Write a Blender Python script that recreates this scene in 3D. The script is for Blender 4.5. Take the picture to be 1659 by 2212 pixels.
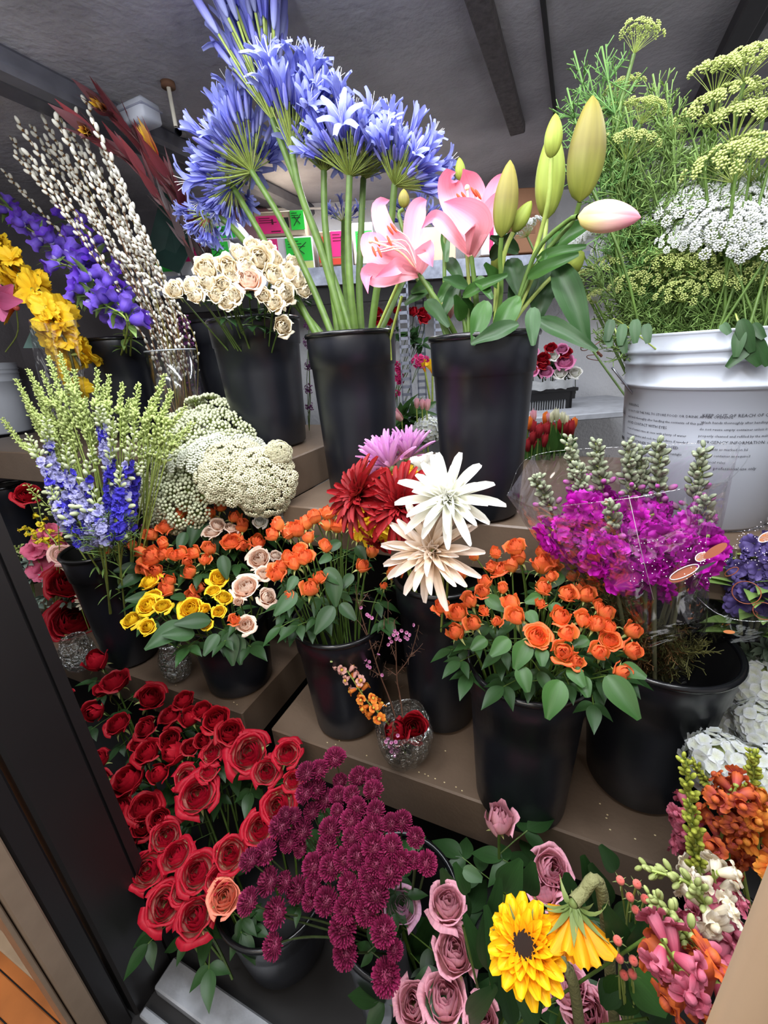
import bpy, math, random
import numpy as np
from mathutils import Matrix, Vector, Quaternion
random.seed(7); np.random.seed(7)
for o in list(bpy.data.objects): bpy.data.objects.remove(o)
SC = bpy.context.scene
COL = SC.collection
PI = math.pi
# ------------------------------------------------------------------ camera
EYE = np.array([0., 0., 1.45])
CX, CY, F = 829.5, 1106., 910.
def nrm(v):
    v = np.array(v, float); return v / (np.linalg.norm(v) + 1e-12)
_down = nrm((170, 2450, F)); _dep = np.array((1260 - CX, 665 - CY, F)); _dep = nrm(_dep - _down * _dep.dot(_down))
RW = np.array([np.cross(_down, _dep), _dep, -_down])          # world = RW @ camera vector
def ray(px, py): return RW @ nrm((px - CX, py - CY, F))
def onZ(px, py, z): r = ray(px, py); return EYE + r * ((z - EYE[2]) / r[2])
def onY(px, py, y): r = ray(px, py); return EYE + r * (y / r[1])
BM = np.array([-.458, .889, 0.])                              # back wall runs at an angle to the display
BE = np.array([.889, .458, 0.])
def onB(px, py, d): r = ray(px, py); return EYE + r * (d / r.dot(BM))
def proj(p):
    c = RW.T @ (np.array(p, float) - EYE); return (CX + F * c[0] / c[2], CY + F * c[1] / c[2])
def mpp(p): return float((RW.T @ (np.array(p, float) - EYE))[2]) / F
def toward(p): return nrm(EYE - np.array(p))
def onDome(px, py, c, rx, rz):
    """where the sight line meets the rounded top of a bouquet"""
    r = ray(px, py); S = np.array([1 / rx, 1 / rx, 1 / rz]); o = (EYE - c) * S; d = r * S
    a = d.dot(d); b = 2 * o.dot(d); k = o.dot(o) - 1; D = b * b - 4 * a * k
    t = (-b - math.sqrt(D)) / (2 * a) if D > 0 else -b / (2 * a)
    return EYE + r * t
cam = bpy.data.cameras.new('camera'); co = bpy.data.objects.new('camera', cam); COL.objects.link(co)
cam.sensor_fit = 'HORIZONTAL'; cam.sensor_width = 36; cam.lens = 36 * F / 1659; cam.clip_start = .01; cam.clip_end = 50
rx_, up_, bk_ = RW @ np.array([1, 0, 0.]), RW @ np.array([0, -1, 0.]), RW @ np.array([0, 0, -1.])
co.matrix_world = Matrix(((rx_[0], up_[0], bk_[0], EYE[0]), (rx_[1], up_[1], bk_[1], EYE[1]), (rx_[2], up_[2], bk_[2], EYE[2]), (0, 0, 0, 1)))
SC.camera = co
# ------------------------------------------------------------------ light
W = bpy.data.worlds.new('world'); SC.world = W; W.use_nodes = True
W.node_tree.nodes['Background'].inputs[0].default_value = (.95, .92, .9, 1)
W.node_tree.nodes['Background'].inputs[1].default_value = .5
SC.view_settings.view_transform = 'Standard'; SC.view_settings.look = 'None'
SC.view_settings.exposure = 0.26; SC.view_settings.gamma = 1; SC.view_settings.use_curve_mapping = False
_cy = SC.cycles; _cy.max_bounces = 7; _cy.diffuse_bounces = 3; _cy.glossy_bounces = 3; _cy.transmission_bounces = 7; _cy.transparent_max_bounces = 12; _cy.caustics_reflective = False; _cy.caustics_refractive = False; _cy.adaptive_threshold = .02
def area(name, loc, tgt, sx, sy, power, col):
    l = bpy.data.lights.new(name, 'AREA'); l.shape = 'RECTANGLE'; l.size = sx; l.size_y = sy; l.energy = power; l.color = col
    o = bpy.data.objects.new(name, l); COL.objects.link(o); o.location = loc
    o.rotation_euler = (Vector(tgt) - Vector(loc)).to_track_quat('-Z', 'Y').to_euler(); return o
area('cooler_tube_light', (-.5, .10, 2.12), (-.5, .1001, 0), 1.9, .14, 20, (.93, .96, 1))
area('cooler_tube_light', (-.55, .72, 2.21), (-.55, .7201, 0), 1.7, .08, 22, (.93, .96, 1))
for lx in (-1.1, -.5, .1):  # unseen point lamps added to brighten the ceiling and plant fronts
    _l = bpy.data.lights.new('ceiling_fill_light', 'POINT'); _l.energy = 11; _l.shadow_soft_size = .05; _l.color = (.93, .96, 1); _o = bpy.data.objects.new('ceiling_fill_light', _l); COL.objects.link(_o); _o.location = (lx, .25, 1.98)
area('cooler_tube_light', (.45, 1.1, 2.16), (.45, 1.1001, 0), .12, 1.3, 10, (.93, .96, 1))
area('cooler_tube_light', (-.6, 2.0, 2.19), (-.6, 2.0001, 0), 1.8, .1, 13, (.95, .97, 1))
area('shop_ceiling_light', (-.1, -1.3, 2.5), (-.4, .6, .6), 1.4, .6, 20, (1, .88, .76))
# ------------------------------------------------------------------ materials
MT = {}
def _mat(name):
    m = bpy.data.materials.new(name); m.use_nodes = True; nt = m.node_tree; return m, nt, nt.nodes['Principled BSDF'], nt.nodes, nt.links
def hexc(h):
    h = h.lstrip('#'); c = [int(h[i:i + 2], 16) / 255 for i in (0, 2, 4)]
    return tuple((x / 12.92 if x < .04045 else ((x + .055) / 1.055) ** 2.4) for x in c) + (1,)
def plain(name, col, rough=.5, metal=0., noise=0., nscale=20., bump=0., bscale=60., spec=.5, col2=None):
    if name in MT: return MT[name]
    m, nt, b, N, L = _mat(name); c = hexc(col); b.inputs['Base Color'].default_value = c
    b.inputs['Roughness'].default_value = rough; b.inputs['Metallic'].default_value = metal; b.inputs['Specular IOR Level'].default_value = spec
    if noise or bump:
        tc = N.new('ShaderNodeTexCoord')
        if noise:
            n = N.new('ShaderNodeTexNoise'); n.inputs['Scale'].default_value = nscale; n.inputs['Detail'].default_value = 6
            L.new(tc.outputs['Object'], n.inputs['Vector'])
            cr = N.new('ShaderNodeValToRGB'); e = cr.color_ramp.elements; e[0].position = .3; e[1].position = .7
            c2 = hexc(col2) if col2 else tuple(min(1, x * (1 + noise)) for x in c[:3]) + (1,)
            e[0].color = tuple(x * (1 - noise) for x in c[:3]) + (1,); e[1].color = c2
            L.new(n.outputs['Fac'], cr.inputs['Fac']); L.new(cr.outputs['Color'], b.inputs['Base Color'])
        if bump:
            n2 = N.new('ShaderNodeTexNoise'); n2.inputs['Scale'].default_value = bscale; n2.inputs['Detail'].default_value = 4
            L.new(tc.outputs['Object'], n2.inputs['Vector']); bp = N.new('ShaderNodeBump'); bp.inputs['Strength'].default_value = bump; bp.inputs['Distance'].default_value = .01
            L.new(n2.outputs['Fac'], bp.inputs['Height']); L.new(bp.outputs['Normal'], b.inputs['Normal'])
    MT[name] = m; return m
def petal(name, base, tip, back=None, trans=.28, rough=.55, var=.12, e0=.1, e1=.9, vein=.12, mid=None):
    """colour runs from the foot of the petal to its tip; its reverse may have a colour of its own"""
    if name in MT: return MT[name]
    m, nt, b, N, L = _mat(name); uv = N.new('ShaderNodeUVMap'); sp = N.new('ShaderNodeSeparateXYZ'); L.new(uv.outputs['UV'], sp.inputs[0])
    def ramp(c0, c1, cm=None):
        r = N.new('ShaderNodeValToRGB'); e = r.color_ramp.elements; e[0].position = e0; e[1].position = e1; e[0].color = hexc(c0); e[1].color = hexc(c1)
        if cm: k = r.color_ramp.elements.new((e0 + e1) / 2); k.color = hexc(cm)
        L.new(sp.outputs['Y'], r.inputs['Fac']); return r
    r1 = ramp(base, tip, mid); out = r1.outputs['Color']
    if back:
        g = N.new('ShaderNodeNewGeometry'); mx = N.new('ShaderNodeMix'); mx.data_type = 'RGBA'; r2 = ramp(back[0], back[1])
        L.new(g.outputs['Backfacing'], mx.inputs[0]); L.new(r2.outputs['Color'], mx.inputs[6]); L.new(out, mx.inputs[7]); out = mx.outputs[2]
    oi = N.new('ShaderNodeObjectInfo'); mp = N.new('ShaderNodeMapRange'); mp.inputs[3].default_value = 1 - var; mp.inputs[4].default_value = 1 + var
    L.new(oi.outputs['Random'], mp.inputs[0])
    wv = N.new('ShaderNodeTexNoise'); wv.inputs['Scale'].default_value = 1.; cmb = N.new('ShaderNodeCombineXYZ'); mu = N.new('ShaderNodeMath'); mu.operation = 'MULTIPLY'; mu.inputs[1].default_value = 22
    mu2 = N.new('ShaderNodeMath'); mu2.operation = 'MULTIPLY'; mu2.inputs[1].default_value = 1.5
    L.new(sp.outputs['X'], mu.inputs[0]); L.new(sp.outputs['Y'], mu2.inputs[0]); L.new(mu.outputs[0], cmb.inputs[0]); L.new(mu2.outputs[0], cmb.inputs[1]); L.new(cmb.outputs[0], wv.inputs['Vector'])
    mp2 = N.new('ShaderNodeMapRange'); mp2.inputs[1].default_value = .3; mp2.inputs[2].default_value = .7; mp2.inputs[3].default_value = 1 - vein; mp2.inputs[4].default_value = 1 + vein; L.new(wv.outputs['Fac'], mp2.inputs[0])
    pr = N.new('ShaderNodeMath'); pr.operation = 'MULTIPLY'; L.new(mp.outputs[0], pr.inputs[0]); L.new(mp2.outputs[0], pr.inputs[1])
    sc = N.new('ShaderNodeVectorMath'); sc.operation = 'SCALE'; L.new(out, sc.inputs[0]); L.new(pr.outputs[0], sc.inputs['Scale'])
    L.new(sc.outputs[0], b.inputs['Base Color']); b.inputs['Roughness'].default_value = rough; b.inputs['Specular IOR Level'].default_value = .3
    t = N.new('ShaderNodeBsdfTranslucent'); L.new(sc.outputs[0], t.inputs['Color']); ms = N.new('ShaderNodeMixShader'); ms.inputs[0].default_value = trans
    L.new(b.outputs[0], ms.inputs[1]); L.new(t.outputs[0], ms.inputs[2]); L.new(ms.outputs[0], N['Material Output'].inputs['Surface'])
    MT[name] = m; return m
def glassy(name, tint='#ffffff', ior=1.45, rough=.02):
    if name in MT: return MT[name]
    m, nt, b, N, L = _mat(name); b.inputs['Base Color'].default_value = hexc(tint); b.inputs['Transmission Weight'].default_value = 1; b.inputs['Roughness'].default_value = rough; b.inputs['IOR'].default_value = ior
    MT[name] = m; return m
def film(name, tint, opac=.10, gloss=.6, wr=14., amt=.5):
    """thin clear cellophane: mostly see-through, shiny where it turns"""
    if name in MT: return MT[name]
    m, nt, b, N, L = _mat(name); tr = N.new('ShaderNodeBsdfTransparent'); N.remove(b); b = N.new('ShaderNodeBsdfGlossy'); b.inputs['Color'].default_value = hexc(tint); b.inputs['Roughness'].default_value = .10
    lw = N.new('ShaderNodeLayerWeight'); lw.inputs['Blend'].default_value = .35; mp = N.new('ShaderNodeMapRange'); mp.inputs[3].default_value = opac; mp.inputs[4].default_value = gloss
    tc = N.new('ShaderNodeTexCoord'); n = N.new('ShaderNodeTexNoise'); n.inputs['Scale'].default_value = wr; n.inputs['Distortion'].default_value = 1.5; L.new(tc.outputs['Object'], n.inputs['Vector'])
    bp = N.new('ShaderNodeBump'); bp.inputs['Strength'].default_value = amt; bp.inputs['Distance'].default_value = .03; L.new(n.outputs['Fac'], bp.inputs['Height']); L.new(bp.outputs['Normal'], b.inputs['Normal']); L.new(bp.outputs['Normal'], lw.inputs['Normal'])
    L.new(lw.outputs['Facing'], mp.inputs[0]); mx = N.new('ShaderNodeMixShader'); L.new(mp.outputs[0], mx.inputs[0]); L.new(tr.outputs[0], mx.inputs[1]); L.new(b.outputs[0], mx.inputs[2]); L.new(mx.outputs[0], N['Material Output'].inputs['Surface'])
    MT[name] = m; return m
# ------------------------------------------------------------------ geometry kit
class G:
    def __init__(s): s.V = []; s.Q = []; s.U = []; s.M = []; s.n = 0
    def add(s, V, Q, U, mi=0, M=None):
        V = np.asarray(V, float).reshape(-1, 3)
        if M is not None: M = np.array(M); V = V @ M[:3, :3].T + M[:3, 3]
        s.V.append(V); s.Q.append(np.asarray(Q) + s.n); s.U.append(np.asarray(U, float).reshape(-1, 2)); s.M.append(np.full(len(Q), mi)); s.n += len(V)
    def merge(s, g, M=None, mi=None):
        V, Q, U, I = g.arrays(); s.add(V, Q, U, 0, M); s.M[-1] = I if mi is None else np.full(len(Q), mi)
    def arrays(s): return np.concatenate(s.V), np.concatenate(s.Q), np.concatenate(s.U), np.concatenate(s.M)
_Q = {}
def quads(nu, nv):
    if (nu, nv) not in _Q:
        i, j = np.meshgrid(np.arange(nu), np.arange(nv), indexing='ij'); a = (i * (nv + 1) + j).ravel()
        _Q[(nu, nv)] = np.stack([a, a + nv + 1, a + nv + 2, a + 1], 1)
    return _Q[(nu, nv)]
def sheet(g, fn, nu, nv, mi=0, M=None):
    s, t = np.meshgrid(np.linspace(-1, 1, nu + 1), np.linspace(0, 1, nv + 1), indexing='ij')
    x, y, z = fn(s, t); x = x + 0 * s; y = y + 0 * s; z = z + 0 * s
    g.add(np.stack([x, y, z], -1), quads(nu, nv), np.stack([s * .5 + .5, t], -1), mi, M)
def tube(g, pts, rad, n=6, mi=0):
    P = np.array(pts, float); k = len(P); R = np.full(k, rad) if np.isscalar(rad) else np.array(rad, float)
    T = np.gradient(P, axis=0); T /= (np.linalg.norm(T, axis=1)[:, None] + 1e-9); a = np.array([1, 0, 0.]) if abs(T[0][0]) < .8 else np.array([0, 1., 0])
    N_ = a - T * (T @ a)[:, None]; N_ /= (np.linalg.norm(N_, axis=1)[:, None] + 1e-9); B = np.cross(T, N_)
    th = np.linspace(0, 2 * PI, n + 1)
    V = P[None] + (np.cos(th)[:, None, None] * N_[None] + np.sin(th)[:, None, None] * B[None]) * R[None, :, None]
    U = np.stack(np.meshgrid(np.linspace(0, 1, n + 1), np.linspace(0, 1, k), indexing='ij'), -1)
    g.add(V, quads(n, k - 1), U, mi)
def bez(p0, p1, p2, n=8):
    t = np.linspace(0, 1, n)[:, None]; p0, p1, p2 = map(np.array, (p0, p1, p2)); return (1 - t) ** 2 * p0 + 2 * t * (1 - t) * p1 + t * t * p2
def smooth(pts, n=16):
    """Catmull-Rom through the points"""
    P = np.array(pts, float)
    if len(P) < 3: return P[0] + np.linspace(0, 1, n)[:, None] * (P[-1] - P[0])
    P = np.vstack([2 * P[0] - P[1], P, 2 * P[-1] - P[-2]]); out = []; m = len(P) - 3
    for u in np.linspace(0, m, n):
        i = min(int(u), m - 1); t = u - i; a, b, c, d = P[i:i + 4]
        out.append(.5 * ((2 * b) + (c - a) * t + (2 * a - 5 * b + 4 * c - d) * t * t + (3 * b - a - 3 * c + d) * t ** 3))
    return np.array(out)
def frame(z, loc=(0, 0, 0), s=1., roll=0., up=None):
    """4x4 whose z axis points along z"""
    z = nrm(z); a = np.array(up, float) if up is not None else (np.array([0, 0, 1.]) if abs(z[2]) < .95 else np.array([0, 1., 0]))
    x = nrm(np.cross(a, z)); y = np.cross(z, x); c, q = math.cos(roll), math.sin(roll); x, y = c * x + q * y, -q * x + c * y
    M = np.eye(4); sc = np.array([s, s, s] if np.isscalar(s) else s, float); M[:3, 0] = x * sc[0]; M[:3, 1] = y * sc[1]; M[:3, 2] = z * sc[2]; M[:3, 3] = loc; return M
def ellips(g, c, r, nu=10, nv=6, mi=0, M=None):
    sheet(g, lambda s, t: (c[0] + r[0] * np.sin(PI * t) * np.cos(PI * s), c[1] + r[1] * np.sin(PI * t) * np.sin(PI * s), c[2] - r[2] * np.cos(PI * t)), nu, nv, mi, M)
def lathe(g, prof, n=40, mi=0, M=None):
    P = np.array(prof, float); k = len(P) - 1
    sheet(g, lambda s, t: (P[np.rint(t * k).astype(int), 0] * np.cos(PI * s), P[np.rint(t * k).astype(int), 0] * np.sin(PI * s), P[np.rint(t * k).astype(int), 1]), n, k, mi, M)
def boxg(g, lo, hi, bev=.0, mi=0, M=None):
    lo, hi = np.array(lo, float), np.array(hi, float); c = (lo + hi) / 2; h = (hi - lo) / 2; b = min(bev, h.min() * .9)
    Q = []; V = []; n = 0
    for ax in range(3):
        for sg in (-1, 1):
            u, v = (ax + 1) % 3, (ax + 2) % 3
            q = []
            for su, sv in ((-1, -1), (1, -1), (1, 1), (-1, 1)):
                p = np.zeros(3); p[ax] = sg * h[ax]; p[u] = su * (h[u] - b); p[v] = sv * (h[v] - b); q.append(p)
            if sg < 0: q = q[::-1]
            V += q; Q.append([n, n + 1, n + 2, n + 3]); n += 4
    V = np.array(V) + c
    if b > 0:
        # edge strips and corners
        def idx(ax, sg, su, sv):
            f = ax * 2 + (sg > 0); order = [(-1, -1), (1, -1), (1, 1), (-1, 1)]
            if sg < 0: order = order[::-1]
            return f * 4 + order.index((su, sv))
        def vid(ax, s):  # vertex on face ax of corner s
            u, v = (ax + 1) % 3, (ax + 2) % 3; return idx(ax, s[ax], s[u], s[v])
        for ax in range(3):      # edges along ax
            u, v = (ax + 1) % 3, (ax + 2) % 3
            for su in (-1, 1):
                for sv in (-1, 1):
                    s0 = [0, 0, 0]; s0[ax] = -1; s0[u] = su; s0[v] = sv; s1 = list(s0); s1[ax] = 1
                    q = [vid(u, s0), vid(u, s1), vid(v, s1), vid(v, s0)]
                    if su * sv > 0: q = q[::-1]
                    Q.append(q)
        for s in ((a, b_, c_) for a in (-1, 1) for b_ in (-1, 1) for c_ in (-1, 1)):
            q = [vid(0, s), vid(1, s), vid(2, s), vid(2, s)]
            if s[0] * s[1] * s[2] < 0: q = [vid(1, s), vid(0, s), vid(2, s), vid(2, s)]
            Q.append(q)
    g.add(V, Q, np.stack([V[:, 0], V[:, 2]], 1), mi, M)
def mesh(name, g, mats, flat=False):
    V, Q, U, I = g.arrays(); me = bpy.data.meshes.new(name); me.vertices.add(len(V)); me.vertices.foreach_set('co', V.astype(np.float32).ravel())
    tri = Q[:, 2] == Q[:, 3]; cnt = np.where(tri, 3, 4); li = np.concatenate([q[:c] for q, c in zip(Q, cnt)]) if tri.any() else Q.ravel()
    st = np.concatenate([[0], np.cumsum(cnt)[:-1]])
    me.loops.add(len(li)); me.loops.foreach_set('vertex_index', li.astype(np.int32)); me.polygons.add(len(Q)); me.polygons.foreach_set('loop_start', st.astype(np.int32))
    me.polygons.foreach_set('material_index', I.astype(np.int32)); me.polygons.foreach_set('use_smooth', np.full(len(Q), not flat))
    me.update(calc_edges=True); uvl = me.uv_layers.new(name='UVMap'); uvl.data.foreach_set('uv', U[li].astype(np.float32).ravel())
    for m in (mats if isinstance(mats, (list, tuple)) else [mats]): me.materials.append(m)
    return me
# ------------------------------------------------------------------ objects
WM = {}
def _link(o, parent, M):
    COL.objects.link(o); M = np.array(M, float); WM[o.name] = M
    if parent is not None:
        o.parent = parent; M = np.linalg.inv(WM[parent.name]) @ M
    o.matrix_basis = Matrix(M.tolist()); return o
def T(loc): M = np.eye(4); M[:3, 3] = loc; return M
def thing(name, loc, label=None, cat=None, group=None, kind=None):
    o = bpy.data.objects.new(name, None); o.empty_display_size = .02; _link(o, None, T(loc)); tag(o, label, cat, group, kind); return o
def tag(o, label=None, cat=None, group=None, kind=None):
    if label: o['label'] = label
    if cat: o['category'] = cat
    if group: o['group'] = group
    if kind: o['kind'] = kind
    return o
def inst(name, me, parent, M, label=None):
    o = bpy.data.objects.new(name, me); _link(o, parent, M)
    if label: o['label'] = label
    return o
def part(name, g, mats, parent=None, label=None, loc=None, flat=False):
    """geometry given in world coordinates; parented under its thing"""
    base = np.array(loc if loc is not None else (WM[parent.name][:3, 3] if parent is not None else (0, 0, 0)), float)
    g.V[0] = g.V[0]; V, Q, U, I = g.arrays(); h = G(); h.add(V - base, Q, U); h.M[0] = I
    o = bpy.data.objects.new(name, mesh(name, h, mats, flat)); _link(o, parent, T(base))
    if label: o['label'] = label
    return o
ORD = ['first', 'second', 'third', 'fourth', 'fifth', 'sixth', 'seventh', 'eighth', 'ninth', 'tenth', 'eleventh', 'twelfth', 'thirteenth', 'fourteenth', 'fifteenth', 'sixteenth']
def rows(items, desc, where, group, per=6):
    """labels by place: items = [(object, px, py, own words or None)]"""
    it = sorted(items, key=lambda a: a[2]); n = max(1, round(len(it) / per)); rws = [list(r) for r in np.array_split(np.arange(len(it)), n)]
    for ri, r in enumerate(rws):
        rr = sorted([it[i] for i in r], key=lambda a: a[1])
        for ci, (o, x, y, d) in enumerate(rr):
            cpos = 'leftmost' if ci == 0 else 'rightmost' if ci == len(rr) - 1 else ORD[ci] + ' from left'
            rpos = ('top row' if ri == 0 else 'bottom row' if ri == n - 1 else ORD[ri] + ' row') if n > 1 else 'line'
            o['label'] = f"{d or desc}, {cpos} in {rpos} of {where}"; o['group'] = group
# ------------------------------------------------------------------ room shell
ZL, ZU, ZT, ZC, ZS = .5, 1.07, 1.184, 2.25, 1.85
CONC = plain('ceiling_paint', '#a09fa6', .75, noise=.32, nscale=3.2, bump=.4, bscale=50)
WALLP = plain('back_wall_plaster', '#dcdfe6', .8, bump=.7, bscale=45)
DWALL = plain('dark_side_wall', '#3a3b3d', .6, noise=.35, nscale=25, bump=.8, bscale=70)
BLACKP = plain('black_painted_metal', '#161415', .45, noise=.1, nscale=8)
BROWN = plain('brown_painted_platform', '#625244', .42, noise=.09, nscale=9, bump=.08, bscale=90)
def struct(name, g, m, flat=True, label=None):
    o = part(name, g, m, flat=flat, label=label); o['kind'] = 'structure'; return o
g = G(); boxg(g, (-3.6, -2.2, -.05), (2.2, 4.6, 0)); struct('floor', g, plain('floor_dark', '#1b1a1b', .6, noise=.3, nscale=6))
g = G(); boxg(g, (-4, .1, ZC), (2.4, 5, ZC + .05)); struct('ceiling', g, CONC)
def wallbox(d0, d1, e0, e1, z0, z1, g=None, bev=0):
    """a box laid along the angled back wall: d away from the eye, e along the wall"""
    g = g or G(); M = np.eye(4); M[:3, 0] = BE; M[:3, 1] = BM; boxg(g, (e0, d0, z0), (e1, d1, z1), bev, 0, M); return g
struct('wall_back', wallbox(2.75, 2.82, -2.2, 4.2, 0, ZC), WALLP)
_o = wallbox(2.735, 2.75, -2.2, onB(600, 450, 2.735).dot(BE), 0, ZC); struct('wall_back_dark', _o, plain('dark_wall_part', '#5a575d', .8, noise=.25, nscale=3, bump=.3), label='darker grey left part of the back wall')
g = G(); boxg(g, (-3.0, .35, 0), (-2.95, 3.6, ZC)); struct('wall_left', g, plain('left_wall', '#5d5a5f', .8, noise=.25, nscale=3, bump=.3))
g = G(); boxg(g, (.62, .7, 0), (.68, 1.9, 1.42), .005); struct('wall_right', g, DWALL)
g = G(); boxg(g, (-.84 - .3, .315, 0), (-.84, .335, 2.3)); boxg(g, (-.93, .21, 0), (-.84, .315, 2.3), .006); boxg(g, (-.90, .165, 0), (-.845, .203, 2.3), .004)
struct('door_1', g, BLACKP, label='black painted door jamb with a groove down its length')
g = G(); boxg(g, (-.905, .128, 0), (-.84, .163, 2.3), .003); boxg(g, (-.9, .118, 0), (-.85, .126, 2.3), .002)
struct('trim_1', g, plain('brushed_strip', '#8f7c6a', .4, .3, noise=.1))
STEEL = plain('worn_steel', '#b9bec6', .38, .55, noise=.25, nscale=14, bump=.1)
g = G(); boxg(g, (-.83, .255, .0), (.6, .318, .035), .004); boxg(g, (-.83, .21, 0), (.6, .228, .02), .003); struct('trim_2', g, STEEL, label='worn steel sill along the foot of the cooler')
WOOD = plain('shop_floor_wood', '#a4622e', .35, noise=.35, nscale=5)
g = G()
for i in range(16): boxg(g, (-2.3, -.62 + i * .05, 0), (-.93, -.573 + i * .05, .012), .002)
struct('floor_shop', g, WOOD)
g = G()
for y, h, t in ((.15, .02, .035), (.185, .11, .012), (.175, .045, .02), (.197, .3, .01)): boxg(g, (-2.4, y, 0), (-.95, y + t, h), .003)
struct('baseboard_left', g, plain('pale_base_board', '#a08c74', .5, noise=.1))
g = G(); boxg(g, (-2.4, .21, .3), (-.95, .23, 1.2)); struct('wall_shop', g, plain('shop_panel', '#8c7862', .6, noise=.1))
# ceiling fittings
STRIPM = plain('rusty_strip', '#4d484a', .7, noise=.4, nscale=60, bump=.5)
g = G(); boxg(g, (-.318, 1.0, ZC - .03), (-.262, 2.11, ZC), .004); struct('trim_3', g, STRIPM, label='rusty metal strip hung under the ceiling')
g = G(); boxg(g, (-.16, .9, ZC - .012), (-.148, 2.15, ZC), .002); struct('trim_4', g, plain('dark_joint', '#17161a', .8))
g = G(); boxg(g, (.305, 1.2, ZC - .05), (.36, 2.5, ZC), .004); boxg(g, (.37, 1.2, ZC - .02), (.395, 2.46, ZC)); boxg(g, (.36, 2.46, ZC - .05), (1.6, 2.5, ZC), .004)
struct('trim_5', g, plain('hatch_frame', '#2b2a2e', .6, noise=.2), label='dark frame of a ceiling hatch')
g = G(); boxg(g, (-1.46, .3, ZC - .06), (-1.39, 3.0, ZC), .012); boxg(g, (-1.60, .3, ZC - .025), (-1.52, 3.0, ZC), .006); struct('trim_6', g, plain('duct_grey', '#5c5d66', .5, noise=.15), label='grey cable trunking across the ceiling')
t = thing('junction_box', onZ(300, 243, ZC - .07), 'pale grey junction box hung under the ceiling trunking', 'junction box')
c = WM[t.name][:3, 3]; g = G(); boxg(g, c + (-.055, -.035, -.035), c + (.055, .035, .02), .008); part('housing', g, plain('grey_box', '#a9adb8', .5), t)
g = G(); boxg(g, c + (-.058, -.038, -.003), c + (.058, .038, .002), .003); part('lid_seam', g, plain('grey_box2', '#85899a', .5), t)
a = onZ(362, 178, ZC); t = thing('hanging_bolt', a, 'short pale threaded bolt hanging from the ceiling with a rusty washer', 'bolt')
g = G(); tube(g, [a, a - (0, 0, .06), a - (0, 0, .105)], .006, 10); part('rod', g, plain('bolt_pale', '#c9c4b4', .5), t)
g = G(); lathe(g, [(0, ZC - .012), (.02, ZC - .012), (.02, ZC), (0, ZC)], 20, 0, T((a[0], a[1], 0))); part('washer', g, plain('rust', '#6b4a35', .8), t)
pp = [onZ(385, 285, ZC - .05), onB(415, 300, 2.3), onB(418, 350, 2.45), onB(400, 400, 2.55), onB(390, 470, 2.6)]
t = thing('conduit', pp[-1], 'grey bent conduit pipe coming down from the ceiling trunking', 'pipe'); g = G(); tube(g, smooth(pp, 24), .012, 10); part('pipe', g, plain('conduit_grey', '#6d707a', .45), t)
g = G(); P0 = onB(380, 300, 2.6); M = np.eye(4); M[:3, 0] = BE; M[:3, 1] = BM
e0 = onB(375, 300, 2.70).dot(BE); e1 = onB(560, 300, 2.70).dot(BE)
boxg(g, (e0, 2.66, 1.95), (e1, 2.74, 2.22), .01, 0, M); tag(part('wall_panel', g, plain('maroon_panel', '#6b4a52', .7, noise=.2), flat=True), 'faded maroon panel on the back wall behind the lowest blue umbel', 'panel')
g = G(); tube(g, smooth([onB(560, 452, 2.7), onB(680, 450, 2.7), onB(790, 446, 2.7)], 10), .006, 8); tag(part('cable', g, plain('white_cable', '#e4e4e4', .5)), 'thin white cable running along the back wall above the boxes', 'cable')
# ------------------------------------------------------------------ platforms
def platform(name, lo, hi, label):
    t = thing(name, ((lo[0] + hi[0]) / 2, lo[1], hi[2]), label, 'display shelf'); g = G(); boxg(g, lo, hi, .004); part('top_board', g, BROWN, t, flat=True)
    return t
platform('display_platform', (-.70, .665, ZL - .135), (.262, 1.02, ZL), 'brown painted display shelf under the two front right buckets')
platform('display_platform', (-2.6, .68, ZL - .135), (-.815, 1.06, ZL), 'brown painted display shelf under the yellow rose bucket and glass vase')
platform('display_platform', (-.745, .915, ZU - .12), (.6, 1.62, ZU), 'brown painted upper display shelf under the lily and white pail')
platform('display_platform', (-2.66, .93, ZT - .12), (-.752, 1.60, ZT), 'brown painted highest display shelf under the cream rose bucket')
g = G(); boxg(g, (-.815, 1.06, ZL - .12), (-.6, 1.6, ZL - .02)); boxg(g, (-2.6, 1.45, 0), (.6, 1.47, ZU - .13)); struct('partition_1', g, BLACKP)
# ------------------------------------------------------------------ buckets
BPL = plain('black_bucket_plastic', '#171920', .34, noise=.25, nscale=7, bump=.05, bscale=25, spec=.5)
BRIM = plain('black_bucket_rim', '#101114', .22)
BIN = plain('bucket_inside', '#0b0b0d', .6)
BK = {}
def bucket(key, px, py, z, h, r, label, rb=.78, xy=None, group='black flower buckets'):
    b = onZ(px, py, z) if xy is None else np.array([xy[0], xy[1], z]); t = thing('flower_bucket', b, label, 'bucket')
    rb = r * rb; rr = lambda f: rb + (r - rb) * f; M = T(b)
    g = G(); lathe(g, [(.0, .002), (rb * .9, .002), (rb, .012), (rr(.3), h * .3), (rr(.6), h * .6), (rr(.80), h * .80), (rr(.83) + .0035, h * .806), (rr(.95) + .0035, h * .965), (rr(1) + .001, h * .985)], 56, 0, M)
    lathe(g, [(rr(1) - .003, h * .99), (rr(.7) - .003, h * .7), (rr(.35) - .003, h * .35), (0, h * .35)], 56, 1, M); part('body', g, [BPL, BIN], t)
    g = G(); lathe(g, [(r - .003, h - .012), (r + .006, h - .010), (r + .008, h - .004), (r + .005, h + .001), (r, h + .002), (r - .004, h - .002), (r - .003, h - .012)], 56, 0, M); part('rim', g, BRIM, t)
    BK[key] = (b[0], b[1], z + h, r, z); return t
bucket('lily', 1038, 1105, ZU, .41, .112, 'tall black flower bucket holding pink lilies on the upper shelf', .80)
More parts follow.
